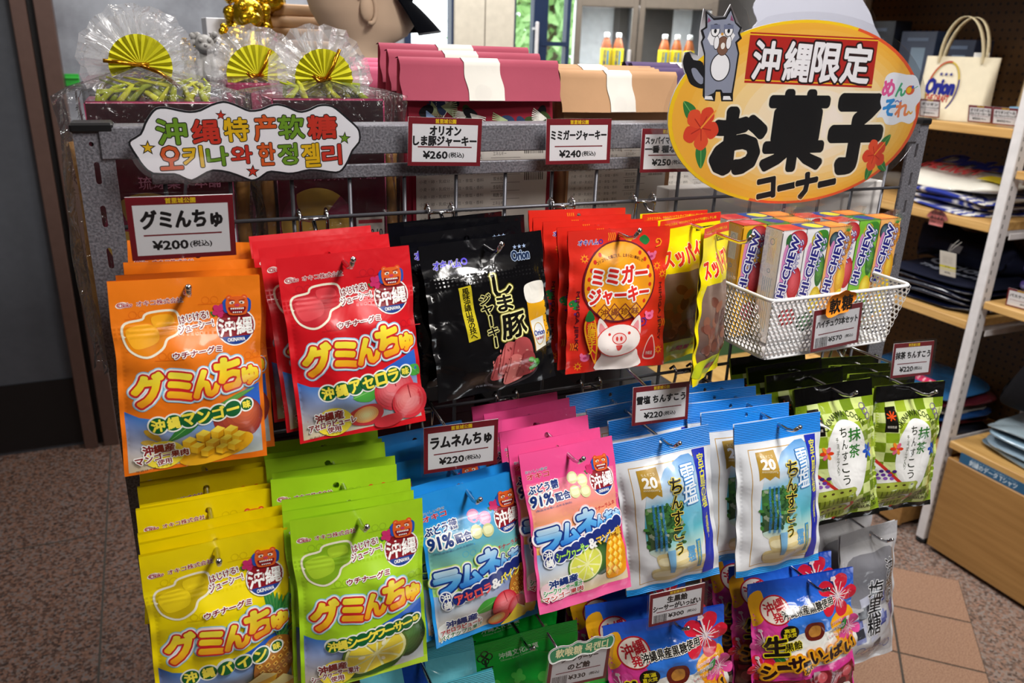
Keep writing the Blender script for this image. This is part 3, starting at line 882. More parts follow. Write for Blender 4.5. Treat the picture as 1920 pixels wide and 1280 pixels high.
# ------------------------------------------------------------------ the other hanging packs
def ramune_print(tint, name2, fruit, org, col_line2, base):
    a = 0.168 / 0.12; A = Art(a); Y = lambda v: v * a
    top, mid, low = tint
    A.poly([(.03, Y(.2)), (.97, Y(.2)), (.97, Y(.62)), (.6, Y(.66)), (.03, Y(.68))], (top, mid, low))
    A.poly([(.03, Y(.66)), (.4, Y(.68)), (.97, Y(.6)), (.97, Y(.965)), (.03, Y(.965))], ('#3f7fd0', '#6fa9e4', '#e6f0f7', '#f4f8fa', '#79b6dd', '#8cc3e0', '#ecdcbc', '#e6cfa4'))
    for (x, v) in ((.5, .33), (.35, .42), (.9, .4), (.12, .62), (.75, .33)):
        A.ring(x, Y(v), .03, .005, mid); A.ring(x + .07, Y(v), .03, .005, mid)
    fruit(A, Y)
    A.text('おいしい幸せ', .15, Y(.12), .22, .028, '#56607a', .01, -2, lines=[(.05, '#e9f2f8')])
    A.text('オキコ', .16, Y(.155), .22, .05, '#c8202f', .03, -2, lines=[(.06, '#f3dfe3')])
    A.text('ぶどう糖', .19, Y(.235), .3, .075, '#15357e', .045, -4, .12, lines=[(.14, WHITE)])
    A.text('91%', .15, Y(.315), .22, .1, '#15357e', .04, -4, .12, lines=[(.14, WHITE)])
    A.text('配合', .36, Y(.312), .15, .07, '#15357e', .045, -4, lines=[(.14, WHITE)])
    A.text('(製品全体量に占める割合)', .25, Y(.372), .36, .022, '#4a6a9a', 0, -4)
    for (x, v, c1, c2) in ((.5, .215, org[0], org[1]), (.6, .245, org[0], org[1]), (.49, .305, '#d6d79a', '#eceebb'), (.6, .315, '#d6d79a', '#eceebb')):
        A.ell(x, Y(v), .056, .056, c1); A.blob([(x - .035, Y(v) - .03), (x + .03, Y(v) - .03), (x + .035, Y(v) + .02), (x - .03, Y(v) + .025)], c2)
    lion_emblem(A, .82, Y(.275), .13)
    A.text('ウチナーラムネ', .78, Y(.445), .32, .04, '#c8202f', .03, -4)
    W = (('ラ', .16, .575, .24, .2), ('ム', .36, .555, .2, .19), ('ネ', .56, .51, .22, .24), ('ん', .71, .53, .12, .12), ('ち', .82, .52, .11, .125), ('ゅ', .92, .525, .1, .105))
    for lay in ([(.2, '#c9ec6a' if base == 'b' else '#fbd7e0'), (.165, WHITE)], [(.12, '#12398f')]):
        for t, x, v, w_, h_ in W:
            A.text(t, x, Y(v), w_ * .93, h_ * .93, ('#d9f0fb', '#5fb6f0', '#1a70d6'), .065, -6, lines=lay)
    for c_, g_ in (('#eef2fa', .012), ('#1b2f7e', 0)):
        A.ell(.13, Y(.672), .045 + g_, .045 + g_, c_); A.ell(.14, Y(.72), .045 + g_, .045 + g_, c_)
        for i in range(9): A.ell(.24 + .082 * i, Y(.7) - .0165 * i * a - .01, .058 + g_, .056 + g_, c_)
    A.text('沖', .13, Y(.672), .07, .07, WHITE, .03, -4); A.text('縄', .14, Y(.722), .07, .07, WHITE, .03, -4)
    n1, c1, n2, c2 = name2
    A.text(n1, .37, Y(.682), .33, .085, c1, .045, -8); A.text('&', .585, Y(.655), .08, .085, WHITE, .04, -8); A.text(n2, .78, Y(.632), .3, .085, c2, .045, -8)
    A.blob([(.05, Y(.86)), (.25, Y(.83)), (.42, Y(.86)), (.44, Y(.93)), (.22, Y(.965)), (.06, Y(.95))], '#f6d3d8' if base != 'b' else '#f4f7f4')
    A.text('沖縄産', .25, Y(.853), .28, .07, '#17357e', .045, -6, lines=[(.14, WHITE)])
    A.text(col_line2[0], .25, Y(.9), .38, .055, col_line2[1], .035, -6, lines=[(.14, WHITE)])
    A.text(col_line2[2], .25, Y(.94), .4, .05, col_line2[3], .03, -6, lines=[(.14, WHITE)])
    return A

def fr_ram_b(A, Y):
    for k in range(5): leaf(A, .9, Y(.66), .84 + .04 * k, Y(.5), .02, '#2f8a3f')
    pineapple(A, .85, Y(.76), .17, .2)
    leaf(A, .38, Y(.83), .6, Y(.76), .06, '#4aa63f')
    cherry(A, .66, Y(.82), .13); cherry(A, .78, Y(.86), .1, '#cf2a38'); A.ell(.6, Y(.91), .1, .075, '#d04038', -.5); A.soft(.58, Y(.91), .08, .06, '#e89a4a', '#f6e9a0', -.5, 4, 0, 0)
    A.poly([(.62, Y(.98)), (.78, Y(.85)), (.92, Y(.93)), (.86, Y(.97))], '#f7d93c'); A.poly([(.78, Y(.85)), (.92, Y(.93)), (.84, Y(.9))], '#fbf0a0')
    A.blob([(.86, Y(.88)), (.96, Y(.85)), (.985, Y(.92)), (.92, Y(.96))], '#f4cb2c')
def fr_ram_p(A, Y):
    A.blob([(.84, Y(.6)), (.97, Y(.6)), (.97, Y(.72)), (.87, Y(.72))], '#c23b2e')
    A.soft(.67, Y(.77), .13, .16, '#1c3818', '#4f8038', 0, 7)
    citrus(A, .5, Y(.78), .2, -.3, '#4d7a22', '#dfe35a', .8)
    A.blob([(.76, Y(.68)), (.88, Y(.64)), (.97, Y(.7)), (.97, Y(.88)), (.84, Y(.93)), (.72, Y(.9))], '#e8960f', 6)
    for i in range(3):
        for j in range(5):
            x, y = .8 + .066 * i - .012 * j, Y(.695 + .047 * j) - .015 * i
            A.poly([(x - .03, y - .005), (x + .004, y - .036), (x + .031, y), (x - .002, y + .036)], '#fbc935'); A.poly([(x - .03, y - .005), (x + .004, y - .036), (x + .02, y - .012), (x - .008, y + .01)], '#fde070')

blue_ramune = make_pouch('candy_pouch', ramune_print(('#2f9fe0', '#54b9d6', '#a6d96f'), ('アセロラ', '#ef5a5a', 'パイン味', '#f4e24a'), fr_ram_b, ('#e79ac4', '#f3bcd8'), ('アセロラピューレ', '#c8202f', 'パイナップル果汁', '#1f7a3f'), 'b'),
    .12, .168, ('#1f92e4', '#2196e6', '#2a97e3'), '#1a82cf', seed=11, B=.013, v0=.16, v1=.98)
pink_ramune = make_pouch('candy_pouch', ramune_print(('#f2729a', '#f39a8f', '#f6c65a'), ('シークヮーサー', '#a8e05a', 'マンゴー味', '#f7c83a'), fr_ram_p, ('#dfe2a6', '#f0f0c6'), ('シークヮーサー果汁', '#1f9a3f', 'マンゴー果肉', '#c8202f'), 'p'),
    .117, .17, ('#ee4f92', '#ef5596', '#f0669f'), '#d83c80', seed=12, B=.009, v0=.16, v1=.98)
stack(blue_ramune, 'candy pouch', ((.267, .683, 1.288), (1.8, -13, -3.5)),
      [(-.006, .015, .002, 1, -2, 1), (-.02, .055, .008, 0, -3, 2), (-.016, .075, .012, 1, -5, 1), (-.025, .1, .006, 2, -7, 2), (-.02, .125, .006, 0, -9, 2)],
      'blue soda candy pouch with cherry and pineapple, %s on its hook', 'blue soda candy pouches')
stack(pink_ramune, 'candy pouch', ((.379, .678, 1.314), (2.2, -22, .2)),
      [(-.006, .016, .004, 1, 2, .5), (-.003, .048, .004, 2, 4, .5), (-.004, .075, .004, 3, 6, 1), (.0, .1, .003, 2, 7, 0), (-.006, .122, .003, 1, 5, 0)],
      'pink soda candy pouch with lime and mango, %s on its hook', 'pink soda candy pouches')

# ---- black jerky pack
def jerky_print():
    w, h = .134, .152; a = h / w; A = Art(a); Y = lambda v: v * a
    A.text('オキハム', .2, Y(.135), .21, .06, '#5a4fd0', .04, 0, .15, lines=[(.08, '#d9d6f2')])
    A.ring(.335, Y(.13), .026, .012, '#6a5be0')
    A.text('(スモーク味)畜肉製品 メーカー:オキハム', .28, Y(.195), .4, .02, '#8a8a92')
    A.text('Orion', .79, Y(.14), .15, .07, '#20304f', .05, 0, lines=[(.1, '#b9cbe6')])
    for k in range(3): A.poly(star_pts(.75 + .04 * k, Y(.085), .018), '#9fb4d6')
    A.poly([(.235, Y(.29)), (.325, Y(.28)), (.36, Y(.63)), (.27, Y(.645))], '#d9c72c')
    A.text('風味沖縄山海の技へ', .298, Y(.46), .05, Y(.33), '#1c1a08', .02, -5, 0, True)
    for t, x, v, w_, h_, r in (('し', .59, .31, .15, .16, -4), ('ま', .59, .43, .13, .11, 0), ('豚', .65, .585, .21, .18, -4)):
        A.text(t, x, Y(v), w_, h_, '#0d0c08', .03, r, lines=[(.12, '#6e6820'), (.085, '#efe9a0')])
    for i, t in enumerate('ジャーキー'):
        A.text('｜' if t == 'ー' else t, .43 + .012 * i, Y(.385 + .072 * i), .012 if t == 'ー' else .09, .07, '#0d0c08', .03, -3, lines=[(.11, '#6e6820'), (.075, '#efe9a0')])
    # glass of beer
    A.poly([(.785, Y(.36)), (.975, Y(.33)), (.985, Y(.78)), (.82, Y(.8))], '#3a3325')
    A.poly([(.79, Y(.44)), (.965, Y(.42)), (.98, Y(.74)), (.825, Y(.79))], ('#e7a818', '#f0b825', '#d08c10'))
    A.blob([(.78, Y(.36)), (.83, Y(.33)), (.93, Y(.325)), (.975, Y(.35)), (.97, Y(.45)), (.88, Y(.47)), (.79, Y(.45))], '#ece9df')
    A.poly([(.815, Y(.585)), (.935, Y(.565)), (.945, Y(.77)), (.83, Y(.79))], '#e8e6da')
    A.ell(.88, Y(.68), .05, .085, '#dfe2e6'); A.ring(.88, Y(.68), .05, .006, '#c9a43c', .085)
    A.text('Orion', .88, Y(.672), .1, .04, '#20348a', .03, -3); A.text('THE DRAFT', .88, Y(.71), .08, .02, '#c02a28', .02, -3)
    # plate of jerky
    A.ell(.6, Y(.9), .235, .1, '#3c3236', -.08); A.ell(.6, Y(.895), .215, .088, '#171215', -.08)
    for i, (x, v, q, c) in enumerate(((.49, .85, .13, '#a84a4c'), (.57, .8, .16, '#b85b5a'), (.66, .79, .17, '#a8484a'), (.6, .88, .15, '#c26a66'), (.71, .86, .13, '#93393c'))):
        A.blob([(x - q * .6, Y(v) + q * .5), (x - q * .1, Y(v) - q * .7), (x + q * .6, Y(v) - q * .6), (x + q * .7, Y(v) + q * .4), (x, Y(v) + q * .65)], c)
        
        for z in range(7): A.ell(x + q * .45 * math.sin(z * 2.1 + i), Y(v) + q * .45 * math.cos(z * 1.7 + i), .012, .006, ('#d08a80', '#7d2f30', '#c2706a')[z % 3], z, 8)
        A.line([(x - q * .5, Y(v) + q * .5), (x - q * .1, Y(v) - q * .65)], .006, '#7d2c2e')
    for k in range(9): A.ell(.79 + .03 * math.cos(k * 1.7), Y(.86) + .035 * math.sin(k * 2.3), .022, .018, ('#3f8a2c', '#2f6f22', '#58a53c')[k % 3])
    A.text('内容量25g', .37, Y(.95), .12, .018, '#80808a')
    return A
black_jerky = make_pouch('jerky_pouch', jerky_print(), .134, .152, ('#0b0b0f', '#08080b', '#0c0c10'), '#08080a', seed=21, B=.009, v0=.1, v1=1.0, mat='gloss_film', hole=(.52, .07, .022), vh=.16, vb=.93, crease=1.5)
stack(black_jerky, 'jerky pouch', ((.289, .711, 1.54), (5, -13, -2.3)), [(-.012, .022, .006, 2, 2, 0), (.004, .055, .008, -3, 4, 2), (-.006, .085, .004, 2, 6, 1)],
      'glossy black pork jerky pouch with a beer glass, %s on its hook', 'black jerky pouches')

# ---- red pig-ear jerky pack
def pig_print():
    w, h = .117, .155; a = h / w; A = Art(a); Y = lambda v: v * a
    rs = np.random.RandomState(3)
    sq = lambda x, y, r, c: [A.line([(x + r * (k / 9) * math.cos(k * .9), y + r * (k / 9) * math.sin(k * .9)), (x + r * ((k + 1) / 9) * math.cos((k + 1) * .9), y + r * ((k + 1) / 9) * math.sin((k + 1) * .9))], .012, c) for k in range(9)]
    for (x, v) in ((.15, .19), (.6, .1), (.9, .27), (.96, .33), (.12, .95), (.94, .88)): A.poly(star_pts(x, Y(v), .045, 8, .5), '#f7941d'); A.ell(x, Y(v), .016, .016, '#d5252a')
    for (x, v, c) in ((.26, .17, '#7a1530'), (.88, .1, '#f7941d'), (.75, .65, '#6a2a80'), (.35, .94, '#5a1530')): sq(x, Y(v), .045, c)
    for (x, v) in ((.17, .28), (.4, .05), (.93, .68), (.04, .8)):
        for k in range(4): A.line([(x + .02 * k, Y(v) - .03), (x + .02 * k + .008, Y(v)), (x + .02 * k, Y(v) + .035)], .008, '#f7941d')
    for (x, v) in ((.83, .2), (.82, .62), (.18, .89)):
        A.ell(x, Y(v), .045, .035, '#ee6fa0'); A.ell(x - .035, Y(v) - .03, .016, .02, '#ee6fa0'); A.ell(x + .035, Y(v) - .03, .016, .02, '#ee6fa0'); A.ell(x, Y(v), .018, .012, '#c23a70')
    for (x, v, c) in ((.75, .08, '#1f7a3a'), (.06, .5, '#1f7a3a')): A.blob([(x - .05, Y(v)), (x, Y(v) - .04), (x + .05, Y(v) + .01), (x + .01, Y(v) + .05)], c)
    for k in range(16): A.ell(rs.uniform(.05, .95), Y(rs.uniform(.08, .95)), .012, .012, ('#7a1530', '#f7c21d', '#6a2a80')[k % 3])
    A.text('オキハム', .2, Y(.082), .2, .048, '#3a2a9a', .03, 0, .15, lines=[(.08, '#f0e6ee')]); A.ring(.325, Y(.082), .022, .01, '#3a2a9a')
    A.blob([(x, y) for x, y in circ(.5, Y(.36), .372, .375, 20)], '#6a1226', 2)
    A.ell(.5, Y(.36), .355, .36, '#f6a21c', 0, 36)
    for k in range(8):
        for sx in (-1, 1): A.ell(.5 + sx * .315 * math.cos(.25 * (k - 3.5)), Y(.36) + .33 * math.sin(.25 * (k - 3.5)), .016, .02, '#d8321f')
    A.text('コリコリした歯ごたえ、止まらない美味しさ!', .5, Y(.178), .5, .03, '#5a1220', .01, 0, arc=.5)
    A.text('ミミガー', .5, Y(.31), .56, .15, '#e02b25', .045, -2, lines=[(.14, WHITE)])
    A.text('ジャーキー', .5, Y(.45), .6, .14, '#e02b25', .045, -2, lines=[(.14, WHITE)])
    for i, t in enumerate('沖縄珍味'):
        x = .34 + .105 * i; y = Y(.565) + .01 * i * 0
        A.poly([(x, y - .082), (x + .075, y), (x, y + .082), (x - .075, y)], '#7a1530'); A.poly([(x, y - .07), (x + .063, y), (x, y + .07), (x - .063, y)], '#f2a81d')
        A.text(t, x, y, .07, .07, '#8a3a12', .02)
    # pig face
    A.blob([(.3, Y(.99)), (.33, Y(.88)), (.36, Y(.84)), (.66, Y(.84)), (.72, Y(.9)), (.74, Y(.99))], '#fdf3ee')
    for s_ in (-1, 1): A.blob([(.5 + s_ * .1, Y(.7)), (.5 + s_ * .2, Y(.6)), (.5 + s_ * .22, Y(.72)), (.5 + s_ * .18, Y(.77))], '#fbeee8'); A.blob([(.5 + s_ * .13, Y(.7)), (.5 + s_ * .19, Y(.635)), (.5 + s_ * .195, Y(.71))], '#f39aa0')
    A.ell(.5, Y(.77), .225, .155, '#e2403a'); A.ell(.5, Y(.77), .215, .146, '#fdf3ee')
    A.ell(.5, Y(.76), .075, .055, '#e2403a'); A.ell(.5, Y(.76), .066, .046, '#fbdcd8'); A.ell(.478, Y(.76), .013, .022, '#e2403a'); A.ell(.522, Y(.76), .013, .022, '#e2403a')
    for s_ in (-1, 1): A.ell(.5 + s_ * .1, Y(.725), .014, .014, '#e2403a')
    A.poly(circ(.5, Y(.805), .035, .05, 12, 0, 0, 180), '#e2403a')
    # pepper with vertical lettering, side lettering
    A.blob([(.2, Y(.57)), (.26, Y(.62)), (.29, Y(.78)), (.28, Y(.93)), (.24, Y(.88)), (.17, Y(.72)), (.16, Y(.62))], '#f7a51d'); A.blob([(.2, Y(.585)), (.25, Y(.63)), (.275, Y(.78)), (.27, Y(.9)), (.24, Y(.86)), (.185, Y(.71)), (.175, Y(.63))], '#d5252a')
    A.blob([(.16, Y(.6)), (.2, Y(.54)), (.25, Y(.6)), (.2, Y(.62))], '#1f6a32')
    A.text('赤唐辛子入', .232, Y(.74), .075, Y(.23), '#f7b81d', .03, -5, 0, True)
    A.text('MIMIGA JERKY', .09, Y(.62), Y(.42), .04, '#5a1220', .03, 90); A.text('MIMIGA JERKY', .94, Y(.6), Y(.42), .04, '#5a1220', .03, 90)
    A.blob([(.8, Y(.84)), (.86, Y(.76)), (.9, Y(.84)), (.9, Y(.94)), (.79, Y(.94))], '#f3c6c0'); A.blob([(.81, Y(.84)), (.86, Y(.775)), (.89, Y(.84)), (.89, Y(.93)), (.8, Y(.93))], '#d5252a'); A.text('沖縄産', .845, Y(.9), .07, .04, '#f3c6c0', .02)
    return A
pig_pouch = make_pouch('jerky_pouch', pig_print(), .117, .155, ('#de2a1c', ('#e02d1d', '#d92a1e'), '#d92618'), '#c02014', seed=23, B=.006, v0=.06, v1=1.0, hole=(.52, .045, .02), vh=.12, vb=.94, ridges=False, crease=1.2)
stack(pig_pouch, 'jerky pouch', ((.443, .708, 1.541), (-6, -4, -.8)), [(-.006, .014, .002, 1, -1, -.6), (-.013, .032, .003, 0, -2, 1), (-.016, .052, .004, 2, -2, 1), (-.01, .075, .007, 1, -3, 1)],
      'red pig ear jerky pouch with a yellow circle and pig, %s on its hook', 'red pig ear jerky pouches')

# ---- yellow dried plum pack (its cartoon figures are left out)
def plum_print():
    w, h = .1, .17; a = h / w; A = Art(a); Y = lambda v: v * a
    A.poly([(0, 0), (1, 0), (1, Y(.06)), (0, Y(.06))], '#d8271c')
    A.text('コクとうまみ、やわらかいソフトタイプの種なし干し梅', .5, Y(.032), .86, .032, '#f6d21c', .01)
    A.rect(.62, Y(.085), .93, Y(.11), '#2a2212'); A.text('種なし20g', .775, Y(.0975), .26, .025, '#f4e21c', .02)
    A.blob([(.08, Y(.4)), (.2, Y(.36)), (.8, Y(.35)), (.95, Y(.42)), (.96, Y(.78)), (.85, Y(.88)), (.2, Y(.88)), (.06, Y(.8))], ('#8a7266', '#6e564c', '#5a3f38'))
    rs = np.random.RandomState(9)
    for k in range(34):
        x, v = rs.uniform(.14, .88), rs.uniform(.44, .84)
        A.ell(x, Y(v), rs.uniform(.05, .09), rs.uniform(.04, .07), ('#6b3d30', '#8a5a46', '#56302a', '#7d4a3c')[k % 4], rs.uniform(0, 3), 12)
    A.text('スッパイマン', .5, Y(.235), .86, .2, '#e0251f', .05, -7, lines=[(.09, '#fbf3c0')])
    A.text('ちいかわ', .82, Y(.5), .08, Y(.24), '#2a1712', .03, 0, 0, True, lines=[(.1, '#f6f0e6')])
    A.blob([(.05, Y(.86)), (.5, Y(.83)), (.95, Y(.86)), (.96, Y(.95)), (.05, Y(.95))], '#b9c21c'); A.text('上間菓子店', .5, Y(.905), .5, .07, '#c02a1c', .03)
    return A
plum_pouch = make_pouch('plum_pouch', plum_print(), .1, .17, ('#f2dd05', '#f4e108', '#e8d806'), '#e0cc05', seed=27, B=.012, v0=.1, v1=.99, hole=(.5, .085, .025), vh=.12, vb=.95, ridges=False, crease=1.6)
hang(plum_pouch, (.552, .688, 1.543), (36, -4, 5), 'yellow dried plum pouch turned sideways at the tip of its hook', 'plum pouch', 'yellow plum pouches', copy=False)
hang(plum_pouch, (.553, .736, 1.543), (11, -2, -1), 'yellow dried plum pouch, second on its hook behind the turned one', 'plum pouch', 'yellow plum pouches')
hang(plum_pouch, (.55, .762, 1.543), (6, -4, 1), 'yellow dried plum pouch, third and rearmost on its hook', 'plum pouch', 'yellow plum pouches')

# ---- white and blue salt biscuit pack
def salt_print():
    w, h = .12, .19; a = h / w; A = Art(a); Y = lambda v: v * a
    
    A.poly([(.13, Y(.17)), (.84, Y(.17)), (.84, Y(.93)), (.13, Y(.93))], '#c9a050', holes=[[(.137, Y(.175)), (.137, Y(.925)), (.833, Y(.925)), (.833, Y(.175))]])
    A.blob([(.24, Y(.36)), (.4, Y(.26)), (.52, Y(.19)), (.82, Y(.19)), (.82, Y(.7)), (.6, Y(.74)), (.24, Y(.72))], ('#4f93d3', '#9cc4e6', '#dfeaf2', '#62b8d8', '#3fb4cf', '#86d3d6', '#efe9cf'))
    A.poly([(.22, Y(.42)), (.4, Y(.41)), (.55, Y(.44)), (.56, Y(.6)), (.4, Y(.66)), (.23, Y(.7))], ('#3f7a3c', '#2d5a30', '#4a5a40'))
    rs = np.random.RandomState(4)
    for k in range(90): A.ell(rs.uniform(.21, .6), Y(rs.uniform(.41, .68)), .026, .017, ('#4a8a3c', '#264f28', '#6f9e5c', '#9aa890', '#1f4424', '#3f7236')[k % 6], rs.uniform(0, 3), 8)
    for (x, v, q) in ((.5, .78, .2), (.62, .85, .22), (.42, .87, .17)):
        A.blob([(x - q, Y(v) - q * .3), (x - q * .3, Y(v) - q * .5), (x + q, Y(v) - q * .35), (x + q * .98, Y(v) + q * .35), (x - q * .6, Y(v) + q * .5)], '#e2cf94')
        A.blob([(x - q * .8, Y(v) - q * .22), (x + q * .85, Y(v) - q * .28), (x + q * .8, Y(v) + q * .1), (x - q * .7, Y(v) + q * .2)], '#f1e5b9')
    A.poly([(.8, Y(.135)), (.93, Y(.135)), (.92, Y(.4)), (.95, Y(.7)), (.93, Y(.95)), (.8, Y(.95)), (.84, Y(.7)), (.82, Y(.4))], '#1f2fb4')
    A.text('宮古島の塩', .872, Y(.33), .07, Y(.33), '#e6e04a', .02, 0, 0, True); A.text('(雪塩使用)', .885, Y(.62), .035, Y(.17), '#e6e04a', .01, 0, 0, True)
    A.poly([(.2, Y(.19)), (.4, Y(.185)), (.4, Y(.355)), (.35, Y(.335)), (.3, Y(.36)), (.25, Y(.338)), (.2, Y(.362))], '#b8912e')
    A.text('20', .3, Y(.262), .13, .09, WHITE, .04); A.text('ちんすこう', .3, Y(.218), .13, .025, '#f4e6b8', .01); A.text('ANNIVERSARY', .3, Y(.305), .15, .02, '#f4e6b8', .01)
    A.text('雪塩', .7, Y(.32), .165, Y(.23), '#eef6fc', .015, 0, 0, True, lines=[(.055, '#3f8ad0')])
    for i, (t, q) in enumerate((('ち', .115), ('ん', .105), ('す', .115), ('こ', .1), ('う', .085))): A.text(t, .545 - .004 * i, Y(.3 + .102 * i), q, q * 1.25, '#1c1a10', .02, 0, lines=[(.07, '#e6cf52')])
    for j in range(3): A.text('雪塩使用の沖縄銘菓', .3 + .045 * j, Y(.55), .026, Y(.3), '#3f8fd0', .01, 0, 0, True)
    A.text('雪塩', .66, Y(.76), .09, Y(.1), '#5fa9dc', .03, 0, 0, True)
    A.poly([(.72, Y(.68)), (.77, Y(.68)), (.775, Y(.88)), (.73, Y(.88))], '#3a95c9'); A.text('宮古島の塩使用', .747, Y(.78), .028, Y(.18), '#e6e04a', .01, 0, 0, True)
    A.poly([(.4, Y(.7)), (.48, Y(.7)), (.47, Y(.86)), (.43, Y(.86))], '#7fb6dc')
    return A
salt_biscuit = make_pouch('biscuit_pouch', salt_print(), .12, .19, ('#0f8af0', ('#e3e7ec', '#ebecee'), '#1c94e4'), '#dfe5ea', seed=31, B=.02, v0=.1, v1=.985, hole=(.5, .045, .02), vh=.13, vb=.955, ridges=False, crease=1.3, hmat='crimped_film', back_bulge=.5)
stack(salt_biscuit, 'biscuit pouch', ((.499, .676, 1.307), (-12, -10, -7)), [(.02, .045, .004, 6, 0, 3), (.01, .08, .005, 6, -2, 3), (.0, .115, .01, 8, -3, 4)],
      'white salt biscuit pouch with blue header, %s on the hook nearer the pink packs', 'white salt biscuit pouches by the pink packs')
a_, g_ = 'white salt biscuit pouch with blue header, %s on the hook nearer the green tea packs', 'white salt biscuit pouches by the green tea packs'
for i, (dx, dy, dz, a, b, c) in enumerate([(0, 0, 0, 0, 0, 0), (-.022, .032, .003, -2, 0, 0), (-.025, .058, .004, 0, -2, 1), (-.03, .084, .005, -2, -3, 0), (-.025, .11, .004, 1, -4, 1)]):
    hang(salt_biscuit, (.647 + dx, .651 + dy, 1.314 + dz), (-7 + a, -12 + b, -1.5 + c), a_ % ORD[i], 'biscuit pouch', g_)

# ---- green tea biscuit pack
def tea_print():
    w, h = .12, .185; a = h / w; A = Art(a); Y = lambda v: v * a
    rs = np.random.RandomState(6)
    pal = ['#9db52c', '#cfdf84', '#8aa822', '#7d9a1c', '#d9e698', '#6f8c18']
    for i in range(7):
        for j in range(11):
            A.rect(i / 7, Y(.125 + j * .0755), (i + 1) / 7, Y(.125 + (j + 1) * .0755), pal[rs.choice([1, 4, 1]) if (i + j) % 2 else rs.choice([0, 2, 3, 5])])
    A.rect(0, 0, 1, Y(.125), '#050506'); A.rect(0, Y(.96), 1, a, '#0a0a08')
    for (x, v, l) in ((.72, .38, .25), (.7, .66, .3), (.78, .7, .22), (.02, .33, .2), (.75, .3, .22)):
        A.poly(circ(x, Y(v), .022, n=10, a0=90, a1=270) + circ(x + l, Y(v), .022, n=10, a0=-90, a1=90), '#7c951d')
    A.blob([(.5, Y(.25)), (.66, Y(.3)), (.78, Y(.45)), (.78, Y(.62)), (.66, Y(.78)), (.5, Y(.82)), (.36, Y(.76)), (.27, Y(.6)), (.28, Y(.42)), (.36, Y(.3))], '#f1f1ef', 5)
    A.text('OKINAWA COOKIE', .52, Y(.212), .62, .06, '#2c3a10', .015, 0, arc=.28)
    A.rect(.13, Y(.16), .27, Y(.345), '#14110d')
    for k in range(7): A.line([(.2, Y(.235)), (.2 + .055 * math.cos(k * .9), Y(.225) + .05 * math.sin(k * .9))], .016, '#e2501c')
    A.text('琉球銘菓', .2, Y(.305), .1, .03, '#d9d3c6', .01)
    A.text('抹', .61, Y(.36), .155, .145, '#2f7a2a', .02); A.text('茶', .61, Y(.48), .155, .145, '#2f7a2a', .02)
    for i, t in enumerate('ちんすこう'): A.text(t, .47 - .002 * i, Y(.335 + .084 * i), .085, .1, '#1c2410', .01)
    A.text('チョコチップ入り', .38, Y(.5), .035, Y(.27), '#3a4a20', .005, 0, 0, True)
    for k in range(6):
        t = k * 1.05
        A.ell(.26 + .04 * math.cos(t), Y(.47) + .045 * math.sin(t), .035, .02, ('#e2401c', '#f0902a', '#e56a8a')[k % 3], t)
        A.ell(.82 + .05 * math.cos(t), Y(.5) + .05 * math.sin(t), .04, .022, ('#1f55c0', '#2f6fd6', '#1f3f9a')[k % 3], t)
    for k in range(3): A.ring(.83 + .02 * k, Y(.19 + .035 * k), .04, .008, '#6a4a9a')
    A.poly([(0.0, Y(.55)), (.08, Y(.57)), (.34, Y(.74)), (.06, Y(.76)), (0, Y(.72))], '#e6e6df'); A.line([(.06, Y(.57)), (.36, Y(.745))], .035, '#c8342a')
    for k in range(9): A.ell(.08 + .024 * k, Y(.68) + .05 * math.sin(k * 2.1), .026, .02, ('#6a3a9a', '#8a5ab0', '#4a2a7a')[k % 3], 0, 10)
    A.poly([(.12, Y(.92)), (.5, Y(.83)), (.54, Y(.87)), (.36, Y(.97)), (.1, Y(.97))], '#e9e9e2'); A.line([(.53, Y(.835)), (.56, Y(.855)), (.38, Y(.96))], .03, '#c8342a')
    for (x, v, L_, q) in ((.3, .8, .27, .075), (.28, .915, .2, .065)):
        A.blob([(x - L_, Y(v) - q * .1), (x - L_ * .8, Y(v) - q), (x + L_ * .9, Y(v) - q * 1.5), (x + L_, Y(v) - q * .4), (x + L_ * .95, Y(v) + q * .6), (x - L_ * .7, Y(v) + q * 1.3), (x - L_ * .98, Y(v) + q)], '#8a9a2e')
        A.blob([(x - L_ * .95, Y(v) - q * .2), (x - L_ * .75, Y(v) - q * .95), (x + L_ * .85, Y(v) - q * 1.45), (x + L_ * .95, Y(v) - q * .6), (x - L_ * .6, Y(v) + q * .3)], '#a9b648')
        for k in range(5): A.ell(x - L_ * .7 + L_ * .35 * k, Y(v) - q * (.45 + .15 * k), .02, .012, '#4a3a1c', -.2, 10)
        for k in range(8): A.line([(x - L_ * .55 + L_ * .19 * k, Y(v) + q * (.3 - .09 * k)), (x - L_ * .53 + L_ * .19 * k, Y(v) + q * (1.1 - .1 * k))], .014, '#5f6a1c')
    for j, (t, w_) in enumerate((('GREEN TEA &', .36), ('CHOCOLATE CHIP', .4), ('CHINSUKOU', .38))): A.text(t, .76, Y(.845 + .034 * j), w_, .042, '#26310c', .012, -2)
    A.text('京都抹茶', .2, Y(.945), .16, .075, '#e9efe0', .02, -3, lines=[(.08, '#2c5a20')])
    return A
tea_biscuit = make_pouch('biscuit_pouch', tea_print(), .12, .185, ('#050506', '#b4cc46', '#0a0a08'), '#a3bb3a', seed=35, B=.02, v0=.1, v1=.985, hole=(.5, .05, .02), vh=.125, vb=.96, ridges=False, crease=1.5, mat='gloss_film', back_bulge=.5)
stack(tea_biscuit, 'biscuit pouch', ((.788, .708, 1.315), (-8, -17, -3)), [(-.012, .04, .004, 0, 2, 1), (-.02, .07, .006, 2, 0, 1), (-.024, .1, .008, 0, -2, 1)],
      'green tea biscuit pouch with black header, %s on the hook beside the white packs', 'green tea biscuit pouches by the white packs')
a_, g_ = 'green tea biscuit pouch with black header, %s on the rightmost hook', 'green tea biscuit pouches on the rightmost hook'
